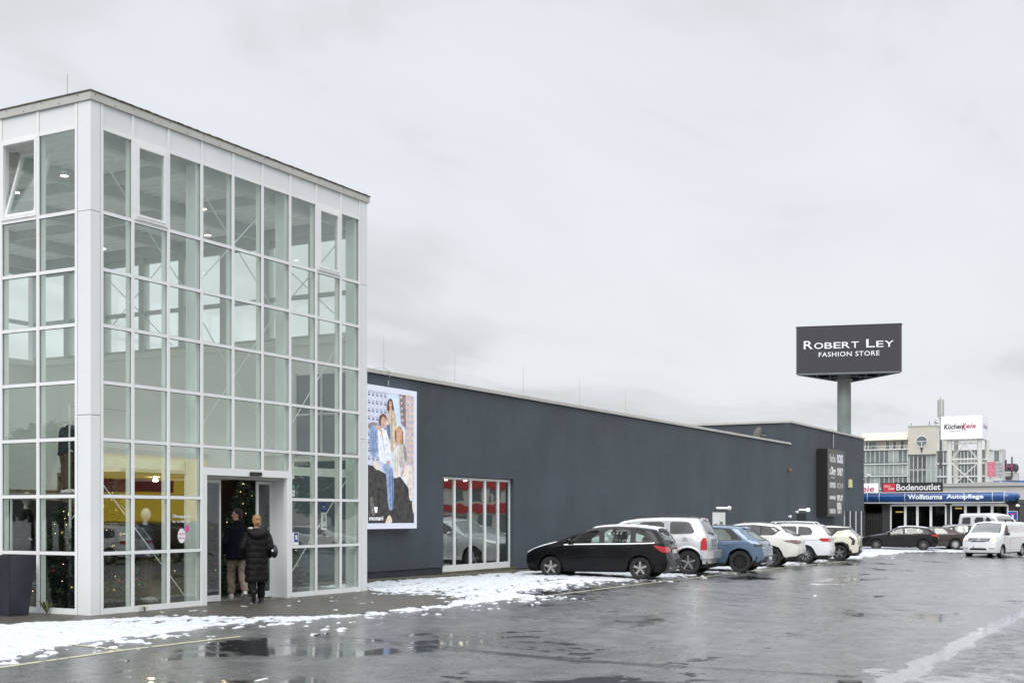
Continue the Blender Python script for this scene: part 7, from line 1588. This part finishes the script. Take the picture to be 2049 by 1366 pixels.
# -- white family SUV
w2 = dict(L=4.72, W=1.84, H=1.66, wb=2.79, fo=.93, r=.355, tw=.23, spokes=10, style=0, rim=alloy, base=.25, paint=paint_mat('paint_white', (.76, .78, .80), .0, .25), tumble=.18,
    top=[(0, .88), (.15, .98), (.9, 1.08), (1.25, 1.14), (1.65, 1.38), (2.05, 1.57), (2.6, 1.65), (3.2, 1.66), (4.0, 1.63), (4.5, 1.57)], belt=[(0, .84), (.8, 1.0), (2, 1.06), (4.72, 1.10)],
    nose=[(.2, .12), (.4, 0), (.8, .02), (.92, .08), (1.8, .14)], rear=[(.22, -.16), (.38, -.02), (.55, 0), (.70, -.02), (.78, -.06), (1.08, -.09), (1.3, -.22), (1.55, -.42), (1.7, -.46)],
    clad=[[(3.25, .2), (4.75, .2), (4.70, .34), (4.20, .33), (4.1, .5), (3.98, .68), (3.72, .77), (3.46, .68), (3.33, .5)]], clad_r=[[(-.95, .2), (.95, .2), (.95, .30), (-.95, .30)]],
    win=[[(1.8, 1.12), (2.55, 1.13), (2.5, 1.52), (2.2, 1.50), (1.98, 1.38)], [(2.64, 1.13), (3.35, 1.14), (3.35, 1.53), (2.64, 1.53)], [(3.42, 1.14), (3.95, 1.17), (4.0, 1.30), (3.92, 1.45), (3.80, 1.49), (3.42, 1.53)]], glass=M('tinted_pane', (0, 0, 0)),
    rwin=[(-.66, 1.14), (.66, 1.14), (.58, 1.54), (-.58, 1.54)], rglass=M('tinted_pane2', (0, 0, 0)), wind=[(1.3, -.7), (2.05, -.56), (2.05, .56), (1.3, .7)],
    tail_r=[[(.38, .90), (.84, .90), (.86, 1.04), (.38, 1.03)]], tail_s=[[(4.26, .99), (4.40, .90), (4.66, .90), (4.66, 1.04), (4.34, 1.04)]], handles=[(2.4, .96), (3.25, .97)], mirror=(1.8, 1.12),
    seams=[[(2.6, 1.1), (2.6, .4)], [(3.4, 1.1), (3.35, .8)], [(1.3, .92), (4.25, .95)]], rseams=[[(-.7, .72), (.7, .72)]], plate_r=.72, spoiler=(4.16, 1.575, .10, .56), wiper=1.15, rails=(2.2, 4.1, 1.70, .60), rail_mat=paint_mat('paint_white', (0, 0, 0)), seat=1.4,
    extra=lambda t, xu, hs, hr, hf: (MB().tube([(hr(y, .36) - .01, y, .36 - .06 * (1 - abs(y))) for y in (-.8, -.5, 0, .5, .8)], .014, 6).build('chrome_strip', chrome, t), MB().lathe([(.03, 0), (.045, .006), (.055, 0)], (hr(0, .98) - .01, 0, .985), 'x', 16).build('emblem', chrome, t)))
make_car('suv', 'white family SUV with red rear lights and silver roof rails, fifth car in the row', 'car', w2, place((36.39, -2.12), 97, 1.84), 97, 'cars parked nose in along the grey store')

# -- pale cream compact SUV
cr2 = dict(L=4.32, W=1.85, H=1.56, wb=2.68, fo=.82, r=.345, tw=.22, spokes=5, style=2, rim=M('rim_mix', (.25, .25, .26), .4, .4), base=.24, arch=.09, paint=paint_mat('paint_cream', (.68, .68, .56), .0, .3), rt=.05, crown=.03, rbow=.04,
    top=[(0, .90), (.15, .98), (.9, 1.06), (1.2, 1.12), (1.6, 1.36), (2.0, 1.52), (2.5, 1.56), (3.2, 1.55), (3.9, 1.50)], belt=[(0, .86), (.8, .98), (2, 1.05), (4.32, 1.10)], nose=[(.2, .1), (.4, 0), (.85, 0), (.95, .06), (1.7, .1)],
    rear=[(.22, -.16), (.35, -.01), (.50, 0), (.62, -.03), (.95, -.01), (1.06, -.05), (1.2, -.22), (1.42, -.46), (1.6, -.5)], rsm=.025,
    clad=[[(3.05, .2), (4.2, .2), (4.1, .34), (3.98, .42), (3.90, .72), (3.66, .84), (3.34, .82), (3.10, .62), (3.04, .4)], [(1.3, .2), (3.05, .2), (3.05, .34), (1.3, .34)]], clad_r=[[(-.9, .2), (.9, .2), (.9, .34), (.62, .62), (-.62, .62), (-.9, .34)]],
    trim=[[(1.5, 1.08), (3.98, 1.38), (4.0, 1.46), (2.0, 1.50), (1.7, 1.38)], [(1.5, 1.06), (3.2, 1.09), (3.5, 1.40), (1.7, 1.40)]], win=[[(1.62, 1.10), (2.4, 1.11), (2.4, 1.42), (1.85, 1.38)], [(2.48, 1.11), (3.15, 1.12), (3.3, 1.40), (2.48, 1.43)]],
    glass=M('tinted_pane', (0, 0, 0)), rtrim=[(-.80, 1.08), (.80, 1.08), (.70, 1.47), (-.70, 1.47)], rwin=[(-.68, 1.10), (.68, 1.10), (.58, 1.38), (-.58, 1.38)], rglass=M('tinted_pane2', (0, 0, 0)), wind=[(1.22, -.7), (1.95, -.56), (1.95, .56), (1.22, .7)],
    tail_r=[[(.72, .72), (.80, .72), (.84, .98), (.80, 1.12), (.66, 1.12), (.66, 1.02), (.74, .98)]], tail_s=[[(4.02, .70), (4.16, .70), (4.20, .88), (4.12, 1.0), (3.98, 1.10), (3.90, 1.06), (4.06, .90)]], tail_mat=M('tail_dark2', (.05, .025, .035), .15, coat=.8, var=.5, scale=10),
    handles=[(2.3, .95)], mirror=(1.6, 1.08), plate_r=.50, spoiler=(3.68, 1.48, .16, .62), seat=1.3, seams=[[(3.35, 1.05), (3.2, .86)]], sharp=34)
make_car('compact_suv', 'pale cream boxy compact SUV with black wheel arches, farthest car in the row', 'car', cr2, place((41.18, -2.32), 97, 1.85), 97, 'cars parked nose in along the grey store')

# -- dark hatchback across the end
dkc = dict(L=4.32, W=1.80, H=1.43, wb=2.67, fo=.82, r=.325, tw=.21, spokes=9, style=0, rim=M('rim_mid', (.20, .20, .21), .35, .6), paint=paint_mat('paint_darkgrey', (.010, .009, .011), .0, .3, .25, .25),
    top=[(0, .70), (.15, .80), (.9, .95), (1.25, 1.0), (1.6, 1.18), (2.1, 1.38), (2.5, 1.43), (3.0, 1.42), (3.6, 1.36), (4.0, 1.28)], belt=[(0, .66), (.8, .86), (1.4, .93), (4.3, 1.0)], nose=[(.2, .1), (.4, 0), (.6, .0), (.72, .08), (1.5, .12)],
    rear=[(.2, -.16), (.35, -.03), (.5, 0), (.68, -.03), (.9, -.07), (.98, -.12), (1.2, -.38), (1.32, -.5), (1.5, -.55)], win=[[(1.55, .97), (2.35, .98), (2.3, 1.31), (2.05, 1.29), (1.8, 1.16)], [(2.45, .98), (3.1, .99), (3.1, 1.31), (2.45, 1.32)], [(3.13, .99), (3.42, 1.02), (3.50, 1.14), (3.35, 1.25), (3.13, 1.30)]], glass=car_glass_c,
    rwin=[(-.6, 1.0), (.6, 1.0), (.5, 1.27), (-.5, 1.27)], wind=[(1.27, -.68), (2.05, -.52), (2.05, .52), (1.27, .68)], tail_r=[[(.45, .80), (.82, .78), (.82, .92), (.45, .91)]], tail_s=[[(3.86, .90), (4.28, .78), (4.30, .92), (4.0, .95)]],
    seams=[[(2.4, .95), (2.4, .3)], [(1.45, .95), (1.45, .3)], [(3.3, .95), (3.2, .6)]], handles=[(2.2, .85), (3.1, .87)], mirror=(1.55, .98), plate_r=.72, spoiler=(3.66, 1.335, .1, .52), seat=1.2, snow=[('roof', 2.05, 3.75, .50, 1.28, 3)])
make_car('hatchback', 'dark grey hatchback parked in front of the car wash, nose to the left', 'car', dkc, place((61.26, -2.21), 104, 1.80), 104)
# -- brown saloon behind it
brs = dict(L=4.75, W=1.83, H=1.42, wb=2.85, fo=.85, r=.335, tw=.22, spokes=10, style=2, rim=M('rim_silver2', (.6, .6, .6), .3, .5), paint=paint_mat('paint_brown', (.050, .039, .035), .2, .3, .4, .4),
    top=[(0, .70), (.15, .80), (1.0, .95), (1.3, 1.0), (1.7, 1.2), (2.2, 1.39), (2.6, 1.42), (3.0, 1.40), (3.5, 1.28), (4.05, 1.06), (4.7, .98)], belt=[(0, .66), (.8, .86), (1.4, .93), (4.0, .98), (4.75, .93)], nose=[(.2, .1), (.4, 0), (.6, 0), (.72, .08), (1.5, .12)],
    rear=[(.2, -.14), (.35, -.02), (.5, 0), (.7, -.03), (.95, -.03), (1.1, -.08), (1.5, -.12)], win=[[(1.65, .97), (2.4, .98), (2.35, 1.31), (2.1, 1.29), (1.85, 1.16)], [(2.5, .98), (3.3, 1.0), (3.0, 1.30), (2.5, 1.32)]], glass=car_glass_d, rwin=None, wind=[(1.32, -.68), (2.1, -.52), (2.1, .52), (1.32, .68)],
    tail_r=[[(.5, .78), (.85, .76), (.85, .9), (.5, .9)]], tail_s=[[(4.45, .88), (4.72, .76), (4.72, .9), (4.5, .93)]], handles=[(2.3, .85)], mirror=(1.65, .97), seat=1.3, seams=[[(2.45, .95), (2.45, .3)]])
brs['trim'] = [[(3.32, 1.0), (4.0, 1.03), (3.5, 1.22), (3.1, 1.33)]]; brs['trim_mat'] = M('burgundy_trim', (.045, .012, .018), .3)
make_car('saloon', 'brown saloon parked right of the dark hatchback, half hidden by the white van', 'car', brs, place((65.5, -3.3), 104, 1.83), 104)
# -- grey car facing right behind
gyc = dict(blk); gyc.update(paint=paint_mat('paint_grey', (.22, .22, .23), .4, .25), snow=[], spoiler_snow=False, extra=None, glass=car_glass_c, H=1.56)
make_car('estate_car', 'light roofed grey car facing right behind the brown saloon', 'car', gyc, (68.0, -2.6, GZ(68, -2.6)), -82)

# -- white delivery van, front three quarter
def ex_van(t, xu, hs, hr, hf):
    z = .93; q = MB()
    for zz, hw2 in ((.985, .52), (.90, .50)):
        q.tube([(hf(-hw2, zz) + .012, -hw2, zz), (hf(-.2, zz) + .014, -.2, zz - .005), (hf(.2, zz) + .014, .2, zz - .005), (hf(hw2, zz) + .012, hw2, zz)], .013, 6)
    pts = [(-.62, 1.04), (.62, 1.04), (.56, .86), (.3, .80), (-.3, .80), (-.56, .86), (-.62, 1.04)]; q.tube([(hf(y, zz) + .008, y, zz) for y, zz in pts], .010, 6)
    x = hf(0, z) + .03; q.lathe([(.075, 0), (.09, .015), (.105, 0)], (x, 0, .945), 'x', 24)
    for a in (90, 210, 330): q.tube([(x + .005, 0, .945), (x + .005, .085 * math.cos(R(a)), .945 + .085 * math.sin(R(a)))], [.016, .006], 5)
    q.build('grille_chrome', chrome, t)
    for s_ in (1, -1): MB().ell((hf(s_ * .72, .93) + .012, s_ * .72, .925), .03, .09, .06, 12, 8).build('lamp', M('lamp_lit_orange', (1.0, .42, .22), .3, emit=.9, var=0), t, smooth=60)
    for s_ in (1, -1): MB().tube([(hf(y, .48) + .004, y, .47 + .03 * math.sin(abs(y) * 3)) for y in [s_ * v_ for v_ in (.55, .65, .75, .82)]], [(.02, .03)] * 4, 6).build('fog_vent', M('vent_grey', (.30, .32, .33), .5), t)
    q = MB(); q.box(1.2, 1.24, -.85, .85, 1.96, 1.99).box(2.35, 2.39, -.85, .85, 1.96, 1.99); [q.box(a, a + .05, s_ * .80 - .03, s_ * .80 + .03, 1.86, 1.96) for a in (1.2, 2.35) for s_ in (1, -1)]; q.build('roof_rack', black_plastic, t)
    MB().tube([(1.0, .72, 1.93), (3.1, .60, 1.99)], .02, 6).build('roof_bar', black_plastic, t)
    MB().box(3.20, 3.40, -.1, .25, 1.20, 1.23).build('dashboard_paper', M('paper_green', (.35, .75, .60), .6), t)
    ld = M('van_lettering', (.30, .36, .45), .5)
    for (u, z_, w_, h_) in ((1.55, 1.42, .8, .05), (1.6, 1.30, .5, .035), (1.9, 1.00, .9, .045), (1.25, 1.05, .55, .035)):
        MB().tube([(xu - u - w_ * k / 6, hs(u + w_ * k / 6, z_, 1) + .001, z_) for k in range(7)], [(.004, h_ / 2)] * 7 if False else h_ * .28, 5).build('lettering', ld, t)
    q = MB(); q.tube([(xu - u, hs(u, z_, 1) + .001, z_) for u, z_ in ((2.5, 1.66), (2.62, 1.55), (2.75, 1.50))], .012, 4).build('logo', ld, t)
van = dict(L=5.14, W=1.93, H=1.90, wb=3.20, fo=.90, r=.335, tw=.22, spokes=14, style=0, rim=M('hubcap', (.38, .39, .40), .5, .2), base=.26, paint=paint_mat('paint_van', (.80, .82, .84), .0, .3), tumble=.13, crown=.05, fbow=.13, nt=.13,
    top=[(0, .93), (.08, 1.02), (.35, 1.13), (.75, 1.24), (.95, 1.32), (1.35, 1.65), (1.62, 1.83), (2.0, 1.89), (3.0, 1.90), (5.0, 1.88)], belt=[(0, .88), (.5, 1.08), (1.0, 1.14), (5.14, 1.16)], nose=[(.2, .1), (.32, .02), (.5, 0), (.8, .01), (.95, .06), (1.1, .12), (2, .16)],
    rear=[(.2, -.1), (.4, 0), (.6, 0), (1.2, -.03), (1.7, -.12), (1.95, -.16)], win=[[(1.22, 1.19), (1.95, 1.19), (1.90, 1.68), (1.72, 1.70), (1.5, 1.52)]], glass=M('van_pane', (.07, .08, .085), .08, spec=.9, var=.4, scale=3), rwin=[(-.7, 1.2), (.7, 1.2), (.65, 1.7), (-.65, 1.7)],
    wind=[(.90, -.80), (1.60, -.66), (1.60, .66), (.90, .80)], wglass=glass('van_screen', (.55, .60, .58), .10, .9), head=[[(.52, .85), (.60, .82), (.74, .86), (.88, 1.00), (.90, 1.10), (.78, 1.08), (.60, 1.02)]], grille=[[(-.58, 1.03), (.58, 1.03), (.53, .87), (.3, .82), (-.3, .82), (-.53, .87)], [(-.45, .40), (.45, .40), (.40, .50), (-.40, .50)]],
    head_mat=M('van_head', (.45, .47, .52), .12, coat=.8, var=.3, scale=9), handles=[(2.1, 1.0)], mirror=(1.30, 1.20), mirror_mat=black_plastic, plate_f=.56, plate_r=.8, seams=[[(2.05, 1.80), (2.05, .3)], [(1.15, 1.14), (1.15, .6)], [(2.1, 1.02), (5.0, 1.06)]], seat=1.95, tail_s=[[(5.0, .8), (5.12, .8), (5.1, 1.4), (4.98, 1.4)]], extra=ex_van)
VANH = 169; VANLOC = (58.23, -7.1, GZ(58.23, -7.1))
make_car('delivery_van', 'white delivery van driving towards the camera with its headlights on', 'van', van, VANLOC, VANH)
# -- white box van behind
vb = dict(van); vb.update(L=4.6, wb=2.75, W=1.82, H=1.84, extra=None, plate_f=None, grille=[], head=[], paint=paint_mat('paint_van2', (.74, .75, .76), 0, .35),
    top=[(0, .93), (.08, 1.0), (.6, 1.12), (.85, 1.2), (1.3, 1.6), (1.65, 1.78), (2.2, 1.84), (4.4, 1.83)], wind=[(.85, -.72), (1.5, -.60), (1.5, .60), (.85, .72)], win=[[(1.45, 1.22), (2.1, 1.22), (2.05, 1.62), (1.8, 1.60), (1.62, 1.45)], [(2.3, 1.22), (3.0, 1.22), (3.0, 1.62), (2.3, 1.62)], [(3.4, 1.22), (4.2, 1.22), (4.15, 1.6), (3.4, 1.62)]])
pv = make_car('panel_van', 'second white van with side windows, mostly hidden behind the delivery van', 'van', vb, (71.2, -3.75, GZ(71.2, -3.75)), -128); pv.scale = (1, 1, 1.25)

# cars standing across the lot, seen only in the glass
for (src, x, y, hdg, lab) in ((w2, 24, -24, 262, 'white SUV standing across the car park'), (blk, 29, -25, 262, 'black hatchback standing across the car park'), (w1, 44, -30, 80, 'cream SUV standing across the car park')):
    p2 = dict(src); p2['snow'] = []; p2['extra'] = None; p2['spoiler_snow'] = False
    make_car('parked_car', lab, 'car', p2, (x, y, GZ(x, y)), hdg)
